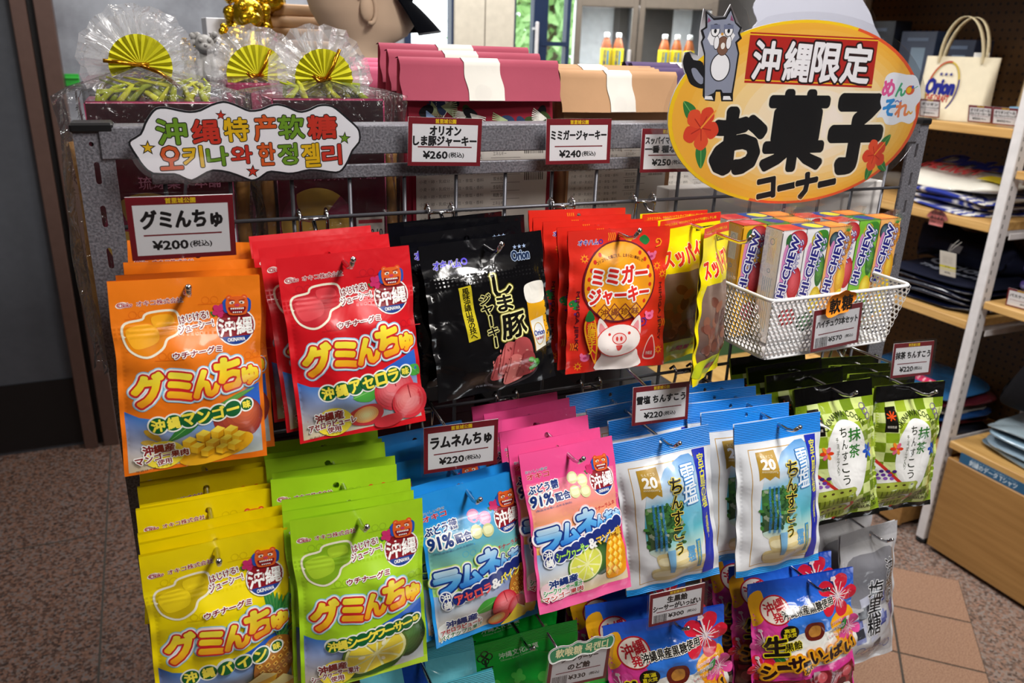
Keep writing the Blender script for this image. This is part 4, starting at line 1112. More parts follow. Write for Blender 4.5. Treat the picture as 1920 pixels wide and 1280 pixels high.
for i, (dx, dy, dz, a, b, c) in enumerate([(0, 0, 0, 0, 0, 0), (-.01, .04, .003, 1, 1, 1), (-.014, .07, .004, -1, 0, 1), (-.02, .1, .005, 0, -2, 1)]):
    hang(tea_biscuit, (.931 + dx, .704 + dy, 1.296 + dz), (-6 + a, -9 + b, 1.5 + c), a_ % ORD[i], 'biscuit pouch', g_)

# ---- colourful brown sugar candy pack
def hibiscus(A, cx, cy, r, c, ray='#f5e3e6', rot=0):
    for k in range(5):
        t = math.radians(72 * k + rot)
        A.blob([(cx + r * .1 * math.cos(t), cy + r * .1 * math.sin(t)), (cx + r * .75 * math.cos(t - .5), cy + r * .75 * math.sin(t - .5)), (cx + r * math.cos(t - .15), cy + r * math.sin(t - .15)), (cx + r * .95 * math.cos(t + .25), cy + r * .95 * math.sin(t + .25)), (cx + r * .6 * math.cos(t + .55), cy + r * .6 * math.sin(t + .55))], c)
    for k in range(15):
        t = math.radians(24 * k + rot)
        A.line([(cx, cy), (cx + r * (.62 if k % 3 == 0 else .42) * math.cos(t), cy + r * (.62 if k % 3 == 0 else .42) * math.sin(t))], r * .035, ray)
    A.line([(cx, cy), (cx - r * .2, cy - r * .8)], r * .07, ray)
    for k in range(5): A.ell(cx - r * .2 + r * .08 * math.cos(k * 1.3), cy - r * .8 + r * .08 * math.sin(k * 1.3), r * .06, r * .06, ray)
def candy_print():
    w, h = .15, .2; a = h / w; A = Art(a); Y = lambda v: v * a
    A.poly([(0, 0), (1, 0), (1, Y(.45)), (0, Y(.45))], ('#1f55d0', '#2b6fe0', '#3a8ae6'))
    A.poly([(0, Y(.2)), (.3, Y(.28)), (.36, Y(.6)), (0, Y(.62))], '#e2409a')
    A.blob([(.25, Y(.42)), (.45, Y(.36)), (.7, Y(.38)), (.85, Y(.3)), (1, Y(.4)), (1, Y(.6)), (.6, Y(.62)), (.25, Y(.6))], '#f3f2ea')
    A.blob([(.72, Y(.33)), (.9, Y(.26)), (1, Y(.3)), (.99, Y(.5)), (.85, Y(.52))], '#f4b01c')
    A.blob([(0, Y(.1)), (.12, Y(.06)), (.14, Y(.2)), (.02, Y(.3))], '#f4b01c')
    hibiscus(A, .83, Y(.17), .2, '#d8203a'); hibiscus(A, .95, Y(.42), .14, '#e2509a', '#f7dfe9', 20); hibiscus(A, .08, Y(.6), .13, '#d8203a', rot=30); hibiscus(A, .1, Y(.4), .13, '#e04fa0', rot=10)
    leaf(A, .18, Y(.5), .3, Y(.58), .04, '#1f7a34'); leaf(A, .84, Y(.4), .9, Y(.33), .03, '#1f7a34'); leaf(A, .04, Y(.73), .14, Y(.67), .04, '#1f7a34')
    A.ell(.22, Y(.195), .135, .125, '#c02430'); A.ell(.22, Y(.195), .122, .112, '#f6e6d8')
    A.text('沖縄', .22, Y(.175), .19, .1, '#c02430', .03, -14); A.text('発', .23, Y(.24), .08, .075, '#c02430', .03, -10)
    A.text('沖縄県産黒糖使用', .52, Y(.208), .5, .065, '#16120e', .03, -6, lines=[(.1, '#f3f0e6')])
    A.ell(.32, Y(.345), .085, .075, '#15120c'); A.text('高温', .32, Y(.325), .1, .04, '#f4e21c', .03, -4); A.text('直火焚', .32, Y(.36), .12, .04, '#f4e21c', .03, -4)
    A.blob([(.46, Y(.35)), (.5, Y(.3)), (.62, Y(.3)), (.66, Y(.36)), (.62, Y(.42)), (.5, Y(.42))], '#6a1f16'); A.blob([(.5, Y(.36)), (.54, Y(.32)), (.61, Y(.33)), (.61, Y(.39)), (.53, Y(.4))], '#c98a3a')
    for j, t in enumerate(('2つの味!', '中身が黒糖!', 'しゃりしゃりっ!!')): A.text(t, .79, Y(.33 + .04 * j), .12 + .045 * j, .032, ('#e2404a', '#3a2418', '#e2404a')[j], .015, -3, lines=[(.06, WHITE)])
    A.text('生', .2, Y(.43), .19, .19, '#120e0a', .04, -6, lines=[(.09, '#f4e21c')]); A.text('黒飴', .35, Y(.435), .15, .075, '#120e0a', .03, -6, lines=[(.09, '#f4e21c')])
    W = (('シ', .15, .615, .14, .12), ('ー', .27, .58, .11, .03), ('サ', .37, .56, .13, .12), ('ー', .47, .565, .09, .03), ('が', .47, .61, .075, .06), ('い', .56, .535, .11, .12), ('っ', .66, .56, .08, .07), ('ぱ', .755, .52, .14, .13), ('い', .92, .53, .12, .11))
    for lay in ([(.2, '#f39a1c')], [(.14, '#f7b01c')]):
        for t, x, v, w_, h_ in W: A.text(t, x, Y(v), w_, h_, '#2a0f12', .05, -8, lines=lay)
    A.rect(.02, Y(.68), .98, Y(.99), '#6a1a22')
    rs = np.random.RandomState(8)
    for k in range(14):
        x, v, r = rs.uniform(.1, .9), rs.uniform(.68, .96), rs.uniform(-.5, .5)
        q = .09; c, s = math.cos(r), math.sin(r)
        A.poly([(x + (i * q) * c - (j * q * .7) * s, Y(v) + (i * q) * s + (j * q * .7) * c) for i, j in ((-1.1, -1), (1.1, -1), (1.1, 1), (-1.1, 1))], ('#9a1f2c', '#7a1420', '#b02a38')[k % 3])
        A.ell(x, Y(v), .055, .05, ('#5a1016', '#c8525a', '#7a1c20')[k % 3])
    A.blob([(.56, Y(.86)), (.68, Y(.79)), (.9, Y(.8)), (.95, Y(.9)), (.9, Y(.98)), (.58, Y(.98))], '#f0e9e0'); A.blob([(.6, Y(.87)), (.7, Y(.81)), (.88, Y(.82)), (.92, Y(.9)), (.86, Y(.97)), (.62, Y(.97))], '#c8742a')
    for k in range(6): A.ring(.68 + .04 * k, Y(.88) + .03 * (k % 2), .05, .012, '#e8b05a')
    A.blob([(.16, Y(.9)), (.3, Y(.86)), (.48, Y(.88)), (.5, Y(.98)), (.14, Y(.98))], '#f0e9e0'); A.blob([(.2, Y(.91)), (.3, Y(.88)), (.45, Y(.9)), (.46, Y(.97)), (.18, Y(.97))], '#d0a040')
    return A
sugar_candy = make_pouch('candy_bag', candy_print(), .15, .2, ('#1f4fc8', '#e2409a', '#5a1a22'), '#1a48b8', seed=41, B=.018, v0=.08, v1=1.0, hole=(.56, .04, .018), vh=.07, vb=.97, ridges=False, crease=1.8, mat='gloss_film')
stack(sugar_candy, 'candy bag', ((.725, .645, 1.074), (-14, -11, -5)), [(-.004, .035, .004, 1, 0, 1), (-.01, .07, .005, -1, -1, 0), (-.006, .1, .004, 1, -2, 1)],
      'colourful brown sugar candy bag with hibiscus, %s on the lower right hook', 'brown sugar candy bags on the right hook')
a_, g_ = 'colourful brown sugar candy bag with hibiscus, %s on the hook behind the throat candy card', 'brown sugar candy bags by the throat candy'
for i, (dx, dy, dz, a, b, c) in enumerate([(0, 0, 0, 0, 0, 0), (-.005, .035, .004, 1, 0, 1), (-.008, .07, .005, -1, -1, 0), (-.004, .1, .004, 1, -2, 1)]):
    hang(sugar_candy, (.498 + dx, .63 + dy, 1.09 + dz), (-14 + a, -6 + b, -6 + c), a_ % ORD[i], 'candy bag', g_)

# ---- green throat candy pack, turquoise pack, grey salt candy pack
def throat_print():
    w, h = .135, .2; a = h / w; A = Art(a); Y = lambda v: v * a
    for k in range(4): A.ring(.16 + .035 * math.cos(k * 1.57), Y(.1) + .035 * math.sin(k * 1.57), .035, .01, '#16301c')
    A.rect(.15, Y(.115), .17, Y(.16), '#16301c'); A.rect(.11, Y(.162), .22, Y(.17), '#16301c')
    A.text('沖縄文化銘菓', .46, Y(.11), .36, .05, '#d9ead6', .01, -2); A.text('Okinawa Brand Confectionery', .46, Y(.138), .34, .018, '#a9cfa6', 0, -2)
    for (x, v, r) in ((.2, .3, .08), (.42, .24, .06), (.7, .3, .1), (.86, .22, .07), (.55, .4, .07), (.3, .5, .1)):
        for k in range(4):
            t = k * 1.57 + .4
            A.ell(x + r * .55 * math.cos(t), Y(v) + r * .55 * math.sin(t), r * .55, r * .45, '#4fc04a', t)
    A.text('シークヮーサー', .5, Y(.5), .8, .15, '#f2f3e6', .05, -3, lines=[(.1, '#0f5a22')]); A.text('のど飴', .5, Y(.62), .6, .2, '#f6e23a', .05, -3, lines=[(.1, '#0f5a22')])
    citrus(A, .5, Y(.82), .24)
    return A
throat_candy = make_pouch('candy_bag', throat_print(), .135, .2, ('#0fa02c', ('#12a832', '#0c8a2a'), '#0c8a28'), '#0a7a22', seed=45, B=.014, v0=.08, v1=1.0, hole=(.5, .045, .018), vh=.08, vb=.96, ridges=False, crease=1.6, mat='gloss_film', hmat='crimped_film')
stack(throat_candy, 'candy bag', ((.332, .672, 1.083), (-9, -3, -5)), [(-.006, .04, .006, 2, 0, 1), (-.002, .08, .006, 1, -3, 1), (.004, .11, .008, -1, -4, 2)],
      'shiny green throat candy bag, %s on its hook under the blue soda pouch', 'green throat candy bags')
hang(throat_candy, (.42, .655, 1.052), (-10, -4, 3), 'shiny green throat candy bag hanging lower behind the throat candy card', 'candy bag', 'green throat candy bags')

def aqua_print():
    w, h = .13, .19; a = h / w; A = Art(a); Y = lambda v: v * a
    A.rect(.36, 0, .56, a, '#1d45a6'); A.blob([(.1, Y(.4)), (.9, Y(.35)), (.9, Y(.8)), (.1, Y(.8))], '#d9f0f2')
    return A
aqua_pack = make_pouch('candy_bag', aqua_print(), .13, .19, ('#58b6c8', '#6fc4d2', '#58b6c8'), '#4aa6b8', seed=47, B=.014, v0=.08, v1=1.0, hole=(.5, .04, .018), vh=.08, vb=.96, ridges=False, mat='gloss_film', hmat='crimped_film', crease=1.6)
stack(aqua_pack, 'candy bag', ((.215, .64, 1.075), (-8, -8, -8)), [(-.004, .05, .006, 0, 2, 2), (.0, .1, .006, 0, 0, 2)],
      'turquoise candy bag with a dark blue band, %s on its hook at the bottom edge', 'turquoise candy bags')

def grey_print():
    w, h = .14, .215; a = h / w; A = Art(a); Y = lambda v: v * a
    A.blob([(.1, Y(.2)), (.5, Y(.17)), (.9, Y(.19)), (.9, Y(.5)), (.1, Y(.52))], ('#8b8b92', '#6f7078', '#9a9aa2'))
    rs = np.random.RandomState(2)
    for k in range(26):
        x, v = rs.uniform(.12, .88), rs.uniform(.45, .85); q = .07
        A.poly([(x - q, Y(v) - q * .4), (x + q * .7, Y(v) - q), (x + q, Y(v) + q * .5), (x - q * .6, Y(v) + q)], ('#33408a', '#5a64a8', '#8d95c8', '#c9cde0', '#3a3a44')[k % 5])
    for k in range(6): A.ring(.3 + .1 * k, Y(.87) + .02 * (k % 2), .055, .01, '#4a62b0')
    A.text('沖縄の', .74, Y(.4), .19, Y(.33), '#101014', .015, 0, 0, True, lines=[(.05, '#eeeef2')]); A.text('塩黒糖', .45, Y(.55), .22, Y(.4), '#101014', .015, 0, 0, True, lines=[(.05, '#eeeef2')])
    A.text('ミネラル', .85, Y(.6), .04, Y(.15), '#3a3a44', .01, 0, 0, True)
    return A
grey_pack = make_pouch('candy_bag', grey_print(), .14, .215, ('#b9b9be', '#c6c6ca', '#d9d9dc'), '#e9e9ec', seed=51, B=.02, v0=.06, v1=1.0, hole=(.55, .06, .02), vh=.09, vb=.96, ridges=False, crease=1.3, mat='gloss_film', back_bulge=.7)
stack(grey_pack, 'candy bag', ((.95, .735, 1.04), (8, -14, 6)), [(-.01, .04, .004, 0, 4, -3), (-.014, .08, .004, 1, 3, -3)],
      'silver grey salt candy bag with blue wrappers, %s on the low right hook', 'silver grey salt candy bags')

# ------------------------------------------------------------------ the grey steel rack
FY = 0.84                      # front plane of the rack
rack = empty('display_rack', (0.49, 1.04, 0), label='grey hammertone slotted angle steel rack with wire mesh front holding the hanging sweets', cat='rack')
def L(x, y, z=0): return (x - .49, y - 1.04, z)
def post(x0, x1, yf, side, top, inward=1):
    b = MB()
    holes = []
    z = top - .03
    holes.append(circ((x0 + x1) / 2 - .49 - .002, z + .016, .0022, n=8)[::-1])
    while z > .06:
        cx = (x0 + x1) / 2 - .49
        q = [(cx + .0024 * math.cos(t), z - .0024 + .0024 * math.sin(t)) for t in np.linspace(0, math.pi, 5)] + [(cx + .0024 * math.cos(t), z - .0186 + .0024 * math.sin(t)) for t in np.linspace(math.pi, 2 * math.pi, 5)]
        holes.append(q[::-1]); z -= .0405
    b.prism([(x0 - .49, 0), (x1 - .49, 0), (x1 - .49, top), (x0 - .49, top)], yf - 1.04, yf - 1.04 + .002 * inward, 'hammertone_grey', holes=holes)
    xs = x0 + .001 if side < 0 else x1 - .001
    # the flange that runs back, slotted too
    f = MB()
    bb = MB()
    z = top - .03; holes = []
    while z > .06:
        holes.append([(-.0024, z), (-.0024, z - .021), (.0024, z - .021), (.0024, z)]); z -= .0405
    bb.prism([(-.014, 0), (.014, 0), (.014, top), (-.014, top)], -.001, .001, 'hammertone_grey', holes=holes)
    for i, p in enumerate(bb.v): bb.v[i] = (xs - .49 + p[1], yf - 1.04 + inward * (.016 + p[0]), p[2])
    b.add(bb.v, bb.f, 'hammertone_grey')
    o = b.build('post', rack)
    c = MB().box(((x0 + x1) / 2 - .49, yf - 1.04 + inward * .014, top + .0005), (x1 - x0 + .004, .034, .009), 'black_plastic', bev=.002)
    adopt(c.build('end_cap'), o)
    return o
post(-.060, -.028, FY, -1, 1.634); post(.999, 1.031, FY, 1, 1.634)
post(-.060, -.028, 1.27, -1, 1.634, -1); post(.999, 1.031, 1.27, 1, 1.634, -1)
def rbox(name, c, d, m='hammertone_grey', bev=.001):
    return MB().box(L(*c), d, m, bev=bev).build(name, rack)
rbox('beam', (.486, FY - .001, 1.6205), (1.05, .003, .029))
rbox('beam_lip', (.486, FY + .016, 1.634), (1.05, .034, .003))
rbox('beam', (.486, 1.27, 1.6205), (1.05, .003, .029))
rbox('mesh_rail', (.486, FY + .006, 1.588), (.97, .007, .014))
for x in (-.044, 1.015):
    rbox('side_beam', (x, 1.055, 1.618), (.003, .42, .03)); rbox('side_beam', (x, 1.055, .9), (.003, .42, .03)); rbox('side_beam', (x, 1.055, .25), (.003, .42, .03))
for z in (1.36, .99, .62, .25): rbox('rack_shelf', (.486, 1.075, z), (1.04, .36, .012), 'black_plastic')
# wire mesh: every upright and cross wire
g = MB()
x = .0125
while x < .98:
    g.tube([L(x, FY + .009, .3), L(x, FY + .009, 1.585)], .0022, 'mesh_steel', n=6); x += .06
g.build('upright_wires', rack)
g = MB()
for k in range(-6, 3):
    z = 1.541 - .24 * 0 + .06 * 0 + k * .24 * 0.5 if False else None
for z in (1.541, 1.3, 1.06, .82, .58, .34):
    g.tube([L(-.03, FY + .0045, z), L(1.0, FY + .0045, z)], .0022, 'mesh_steel', n=6)
g.build('cross_wires', rack)

# ---- hooks: each one lifts off the mesh
def hook(x, z, ytip, label, x2=None, bar=None, r=.0022):
    bar = z if bar is None else bar
    h = empty('display_hook', (x, FY, bar), label=label, cat='hook', group=None)
    dx = 0 if x2 is None else x2 - x
    dz = z - bar
    a = MB()
    yt = ytip - FY
    a.tube([(0, .002, 0), (0, -.012, dz), (dx * .5, yt * .5, dz + .001), (dx, yt + .014, dz), (dx, yt + .004, dz + .003), (dx, yt - .004, dz + .011)], r, 'chrome', n=10)
    a.sphere((dx, yt - .0045, dz + .0115), r * 1.25, 'chrome', n=10, rings=6)
    a.build('arm', h)
    b = MB()
    for s in (-1, 1): b.tube([(s * .014, .0015, -.03), (s * .014, -.003, -.004), (s * .014, -.003, .004), (s * .014, .004, .0085), (s * .014, .011, .002)], .0019, 'chrome', n=8)
    b.tube([(-.014, -.0005, -.03), (.014, -.0005, -.03)], .0019, 'chrome', n=8); b.tube([(-.014, -.003, 0), (.014, -.003, 0)], .0019, 'chrome', n=8)
    b.build('back_bracket', h)
    return h
hook(.018, 1.515, .672, 'chrome hook holding the orange mango gummy pouches', bar=1.541)
hook(.151, 1.529, .668, 'chrome hook holding the red acerola gummy pouches', bar=1.541)
hook(.291, 1.532, .672, 'chrome hook holding the black jerky pouches', bar=1.541)
hook(.444, 1.535, .676, 'chrome hook holding the red pig ear jerky pouches', bar=1.541)
hook(.558, 1.531, .64, 'chrome hook holding the yellow dried plum pouches', bar=1.541)
hook(.016, 1.303, .6, 'chrome hook holding the yellow pineapple gummy pouches', bar=1.3)
hook(.137, 1.312, .592, 'chrome hook holding the lime green gummy pouches', bar=1.3)
hook(.266, 1.278, .65, 'chrome hook holding the blue soda candy pouches', bar=1.3)
hook(.379, 1.305, .645, 'chrome hook holding the pink soda candy pouches', bar=1.3)
hook(.5, 1.301, .645, 'chrome hook holding the white biscuit pouches by the pink packs', bar=1.3)
hook(.647, 1.307, .62, 'chrome hook holding the white biscuit pouches by the green tea packs', bar=1.3)
hook(.787, 1.308, .672, 'chrome hook holding the green tea pouches by the white packs', bar=1.3)
hook(.931, 1.289, .668, 'chrome hook holding the rightmost green tea pouches', bar=1.3)
hook(.734, 1.067, .61, 'chrome hook holding the brown sugar candy bags at the lower right', bar=1.06)
hook(.507, 1.084, .6, 'chrome hook holding the brown sugar candy bags behind the throat candy card', bar=1.06)
hook(.332, 1.076, .645, 'chrome hook holding the green throat candy bags', bar=1.06)
hook(.215, 1.068, .61, 'chrome hook holding the turquoise candy bags', bar=1.06)
hook(.955, 1.03, .70, 'chrome hook holding the silver grey salt candy bags', bar=1.06)

# ------------------------------------------------------------------ price cards
def price_card(name, pos, rot, w, h, lines, price, label, barcode=False, rod=None, topper=None, small=False, cat='price card'):
    """card face in x,z about its top centre"""
    e = (Matrix.Rotation(math.radians(rot[0]), 3, 'Z') @ Matrix.Rotation(math.radians(rot[1]), 3, 'X') @ Matrix.Rotation(math.radians(rot[2]), 3, 'Y')).to_euler()
    t = empty(name, pos, e, label, cat, 'price cards')
    a = h / w
    A = Art(a); Y = lambda v: v * a
    A.rect(0, 0, 1, a, '#7d1522'); A.rect(.055, .085, .945, a - .05, '#f2f2f4')
    A.text('首里城公園', .5, .045, .28, .055, '#f3cf1a', .03)
    k = len(lines)
    for i, (txt, wd, hh) in enumerate(lines):
        A.text(txt, .5, Y(.36) if k == 1 else Y(.27 + .21 * i), wd, hh, '#17171a', .05)
    if not small: A.rect(.13, Y(.605) - .008, .87, Y(.605) + .008, '#7d1522')
    px = .46 if not barcode else .58
    A.text(price, px - .09, Y(.77), .33 if not barcode else .28, .095 if not barcode else .08, '#17171a', .035)
    A.text('(税込)', px + .2, Y(.775), .21 if not barcode else .17, .075 if not barcode else .06, '#17171a', .03)
    if barcode:
        x = .08; rs = np.random.RandomState(len(label))
        while x < .33:
            d = rs.choice([.004, .007, .011]); A.rect(x, Y(.68), x + d, Y(.92), '#1a1a1c'); x += d + rs.choice([.004, .007])
    b = MB()
    b.box((0, .0006, -h / 2), (w, .0008, h), 'card_print', '#e9e9ea')
    lay_art(b, A, flat_fn(w, (-w / 2, -.0001, 0)), w, 1.0, 'card_print', eps=1.2e-5)
    b.build('printed_card', t)
    m = .0035
    lam = MB()
    o = [(x * (w / 2 + m - .003) + .003 * math.cos(q), -h / 2 + z * (h / 2 + m - .003) + .003 * math.sin(q)) for x, z, q0 in ((1, 1, 0), (-1, 1, 90), (-1, -1, 180), (1, -1, 270)) for q in np.radians([q0, q0 + 30, q0 + 60, q0 + 90])]
    lam.prism(o, -.0016, -.0013, 'clear_laminate')
    lam.build('laminate', t)
    if topper: topper(t, w, h)
    if rod:
        r = MB(); r.tube([(rod[0], .002, rod[1]), (rod[0] + rod[2], rod[3], rod[4])], .0018, 'chrome', n=8); r.box((rod[0], .003, rod[1]), (.012, .004, .008), 'clear_laminate')
        r.build('card_arm', t)
    return t
def scaled(p, k): return tuple(EYE + (np.array(p) - EYE) * k)
K = .93
price_card('price_card', scaled((.021, .73, 1.589), .955), (0, 9, .5), .081, .054, [('グミんちゅ', .76, .19)], '¥200', 'laminated price card above the orange mango pouches, largest of the cards', rod=(.0, -.03, .012, .14, -.03))
price_card('price_card', scaled((.318, .899, 1.637), .916), (-2.4, 1.2, 1.5), .081, .050, [('オリオン', .42, .115), ('しま豚ジャーキー', .86, .12)], '¥260', 'laminated price card on the grey beam above the black jerky pouches')
price_card('price_card', scaled((.5, .913, 1.634), .902), (-3.3, -3, -.2), .081, .050, [('ミミガージャーキー', .85, .13)], '¥240', 'laminated price card on the grey beam, in front of the peach paper bags')
price_card('price_card', scaled((.645, .922, 1.62), .89), (-3, -3, .2), .078, .051, [('スッパイマンちいかわ', .86, .105), ('一番 種なし20g', .86, .12)], '¥250', 'laminated price card on the grey beam touching the left edge of the oval sign')
price_card('price_card', scaled((.283, .745, 1.325), K), (-2.7, -1.6, .7), .08, .0515, [('ラムネんちゅ', .82, .165)], '¥220', 'laminated price card standing above the blue soda candy pouches', rod=(.0, -.03, -.01, .13, -.01))
price_card('price_card', scaled((.621, .85, 1.28), .80), (-5, -6, 0), .071, .045, [('雪塩 ちんすこう', .86, .13)], '¥220', 'laminated price card standing above the white biscuit pouches', rod=(.0, -.02, -.02, .16, .03))
price_card('price_card', scaled((1.068, .816, 1.301), .85), (-1.3, -8, 2.7), .073, .047, [('抹茶 ちんすこう', .86, .13)], '¥220', 'laminated price card standing above the green tea biscuit pouches', rod=(-.03, -.028, -.1, .145, .02))
def tag9(t, w, h): pass
price_card('price_card', scaled((.623, .764, .997), .79), (-7, -1, -3), .069, .044, [('生黒飴', .36, .12), ('シーサーがいっぱい', .86, .11)], '¥300', 'laminated price card with barcode standing above the brown sugar candy bags', barcode=True, rod=(.0, -.038, -.02, .19, -.03))
def green_cloud(t, w, h):
    b = MB(); A = Art(.36)
    pts = [(.0, .2), (.02, .1), (.16, .05), (.3, .07), (.42, .02), (.55, .06), (.68, .0), (.82, .04), (.95, .02), (1.0, .12), (.95, .24), (.8, .22), (.66, .28), (.5, .25), (.36, .31), (.2, .29), (.06, .32)]
    P = smooth_loop(pts, 3)
    A.poly(P, '#f3f5ee'); A.poly(grow(P, -.014), '#3f8f63')
    A.text('軟喉糖 목캔디', .5, .16, .8, .15, '#efe6b4', .025, -1)
    W = w * 1.06
    b.prism([((p[0] - .5) * W, .012 - p[1] * W) for p in grow(P, .012)], -.0019, -.0013, 'card_print', '#e8ebe6')
    lay_art(b, A, flat_fn(W, (-W / 2, -.00195, .012)), W, 1.0, 'card_print', eps=1.2e-5)
    o = b.build('green_cloud_topper', t)
    o['label'] = 'green cloud shaped topper with cream handwriting'
price_card('price_card', scaled((.432, .702, 1.006), .855), (-3.5, 1.2, 2.8), .073, .051, [('シークヮーサー', .6, .085), ('のど飴', .36, .11)], '¥330', 'laminated price card with a green cloud topper above the throat candy', barcode=True, topper=green_cloud, rod=(.0, -.045, -.02, .17, -.02))
price_card('price_card', tuple(at(1612, 925, Y=.72)), (4, 24, -6), .07, .05, [('沖縄の塩黒糖', .7, .12)], '¥330', 'price card tipped back above the silver grey salt candy bags', cat='price card')

# ------------------------------------------------------------------ signs on the rack
def sign_art(Y):
    """print measured on the plane of the sign: pixels of the photograph -> metres on the board"""
    o = at(960, 200, Y=Y)
    def q(u, v):
        p = at(u, v, Y=Y)
        return (p[0] - o[0], -(p[2] - o[2]))
    return o, q

SY = .815
o_, q = sign_art(SY)
cloud_px = [(241, 272), (244, 261), (262, 250), (270, 231), (280, 214), (292, 202), (311, 200), (335, 205), (356, 208), (375, 205), (395, 195), (418, 189), (436, 193), (453, 200), (468, 206), (488, 204), (505, 197), (520, 194), (538, 198), (553, 205), (565, 208), (580, 204), (594, 197), (609, 195), (624, 198), (638, 208), (655, 223), (671, 238), (676, 250), (675, 267), (662, 283), (654, 302), (643, 319), (630, 325), (606, 322), (580, 320), (559, 325), (540, 327), (509, 323), (497, 328), (486, 336), (472, 340), (455, 334), (430, 325), (400, 321), (380, 330), (360, 340), (342, 334), (327, 328), (287, 327), (267, 312), (256, 296)]
P = [q(*p) for p in cloud_px]
sg = empty('cloud_sign', tuple(o_), label='white cloud shaped sign with black outline and colourful hand lettering on the beam', cat='sign')
A = Art(1)
A.poly(smooth_loop(P, 2), '#15151a'); A.poly(grow(smooth_loop(P, 2), -.0019), '#f0f0f4')
GR, RD, YL, OR, BK = '#6d9a1f', '#c8321f', '#e3b70a', '#d55a1f', '#1c1a14'
def sq(t, u, v, wpx, hpx, c, off=.03, rot=-2, lo=.065):
    x, y = q(u, v); x1, _ = q(u + wpx, v); _, y1 = q(u, v + hpx)
    A.text(t, x, y, x1 - x, y1 - y, c, off, rot, lines=[(lo, BK)])
for t, u, v, w_, h_, c in (('沖', 322, 247, 54, 46, GR), ('绳', 386, 247, 50, 44, RD), ('特', 443, 243, 44, 42, YL), ('产', 497, 240, 40, 46, OR), ('软', 546, 238, 46, 42, GR), ('糖', 604, 238, 52, 42, RD),
                           ('오', 320, 296, 40, 42, OR), ('키', 362, 294, 36, 38, YL), ('나', 408, 293, 38, 34, GR), ('와', 453, 290, 38, 32, RD), ('한', 500, 289, 30, 40, OR), ('정', 540, 289, 34, 38, GR), ('젤', 583, 291, 32, 42, YL), ('리', 622, 290, 34, 36, RD)):
    sq(t, u, v, w_, h_, c)
for u, v, r, c in ((277, 277, 13, YL), (414, 216, 9, RD), (474, 321, 11, RD), (646, 259, 10, GR)):
    x, y = q(u, v); r0 = q(u + r, v)[0] - x
    A.poly(star_pts(x, y, r0 * 1.25, rot=-85), BK); A.poly(star_pts(x, y, r0 * .85, rot=-85), c)
b = MB()
b.prism([(p[0], -p[1]) for p in smooth_loop(P, 2)], .0, .001, 'card_print', '#d9d9dd')
lay_art(b, A, flat_fn(1.0, (0, -.0002, 0)), 1.0, 1.0, 'card_print', eps=1.5e-5)
b.build('printed_board', sg)
lam = MB(); lam.prism([(p[0], -p[1]) for p in grow(smooth_loop(P, 2), .004)], -.0016, -.0013, 'clear_laminate'); lam.build('laminate', sg)

SY = .80
o_, q = sign_art(SY)
cx, cy = q(1490, 208)
# ellipse of the board
ex = (q(1727, 190)[0] - q(1253, 212)[0]) / 2; ez = (q(1465, 382)[1] - q(1545, 38)[1]) / 2
cx = (q(1727, 190)[0] + q(1253, 212)[0]) / 2; cy = (q(1465, 382)[1] + q(1545, 38)[1]) / 2
og = empty('oval_sign', tuple(o_), label='large yellow oval sweets corner sign with bold black lettering on the right of the rack', cat='sign')
A = Art(1)
El = circ(cx, cy, ex, ez, 72)
A.poly(El, '#f2c81a'); A.poly(circ(cx, cy, ex * .985, ez * .98, 72, 0, -60, 120) , '#d8572a') if False else None
# orange rim on the lower right, yellow rim on the upper left
A.poly([(cx + ex * math.cos(t), cy + ez * math.sin(t)) for t in np.radians(np.linspace(-70, 110, 40))] + [(cx + ex * .97 * math.cos(t), cy + ez * .97 * math.sin(t)) for t in np.radians(np.linspace(110, -70, 40))], '#e2562c')
# printed colour: amber at the rim to pale cream in the centre
for i, (s_, c_) in enumerate(((.97, '#efb23c'), (.93, '#f0b747'), (.88, '#f1be57'), (.82, '#f2c56a'), (.75, '#f3cd7f'), (.67, '#f4d595'), (.58, '#f5dcab'), (.48, '#f6e3c0'), (.37, '#f6e8d2'), (.25, '#f6ebdd'))):
    A.poly(circ(cx + ex * (.03 + .12 * (.97 - s_)) * (i > 0), cy + ez * .12 * (.97 - s_), ex * s_ + (.0005 if not i else 0) - ex * .03 * (i > 0), ez * s_ - ez * .02 * (i > 0), 48), c_)
bx = [q(*p) for p in ((1407, 60), (1647, 72), (1634, 165), (1395, 155))]
A.poly(bx, '#b4261f')
def lerp(a, b, t): return (a[0] + (b[0] - a[0]) * t, a[1] + (b[1] - a[1]) * t)
for t0, t1 in ((.03, .055), (.93, .955)):
    A.poly([lerp(bx[0], bx[3], t0), lerp(bx[1], bx[2], t0), lerp(bx[1], bx[2], t1), lerp(bx[0], bx[3], t1)], '#f2c02a')
def ot(t, u, v, wpx, hpx, c, off, rot=0, lines=(), sh=0):
    x, y = q(u, v); x1 = q(u + wpx, v)[0]; y1 = q(u, v + hpx)[1]
    A.text(t, x, y, x1 - x, y1 - y, c, off, rot, sh, lines=lines)
for t, u, w_ in (('沖', 1437, 48), ('縄', 1497, 50), ('限', 1549, 50), ('定', 1606, 52)): ot(t, u, 114 + (u - 1437) * .035, w_, 70, '#f1f0f2', .03, 1.5, [(.08, '#2a1414')])
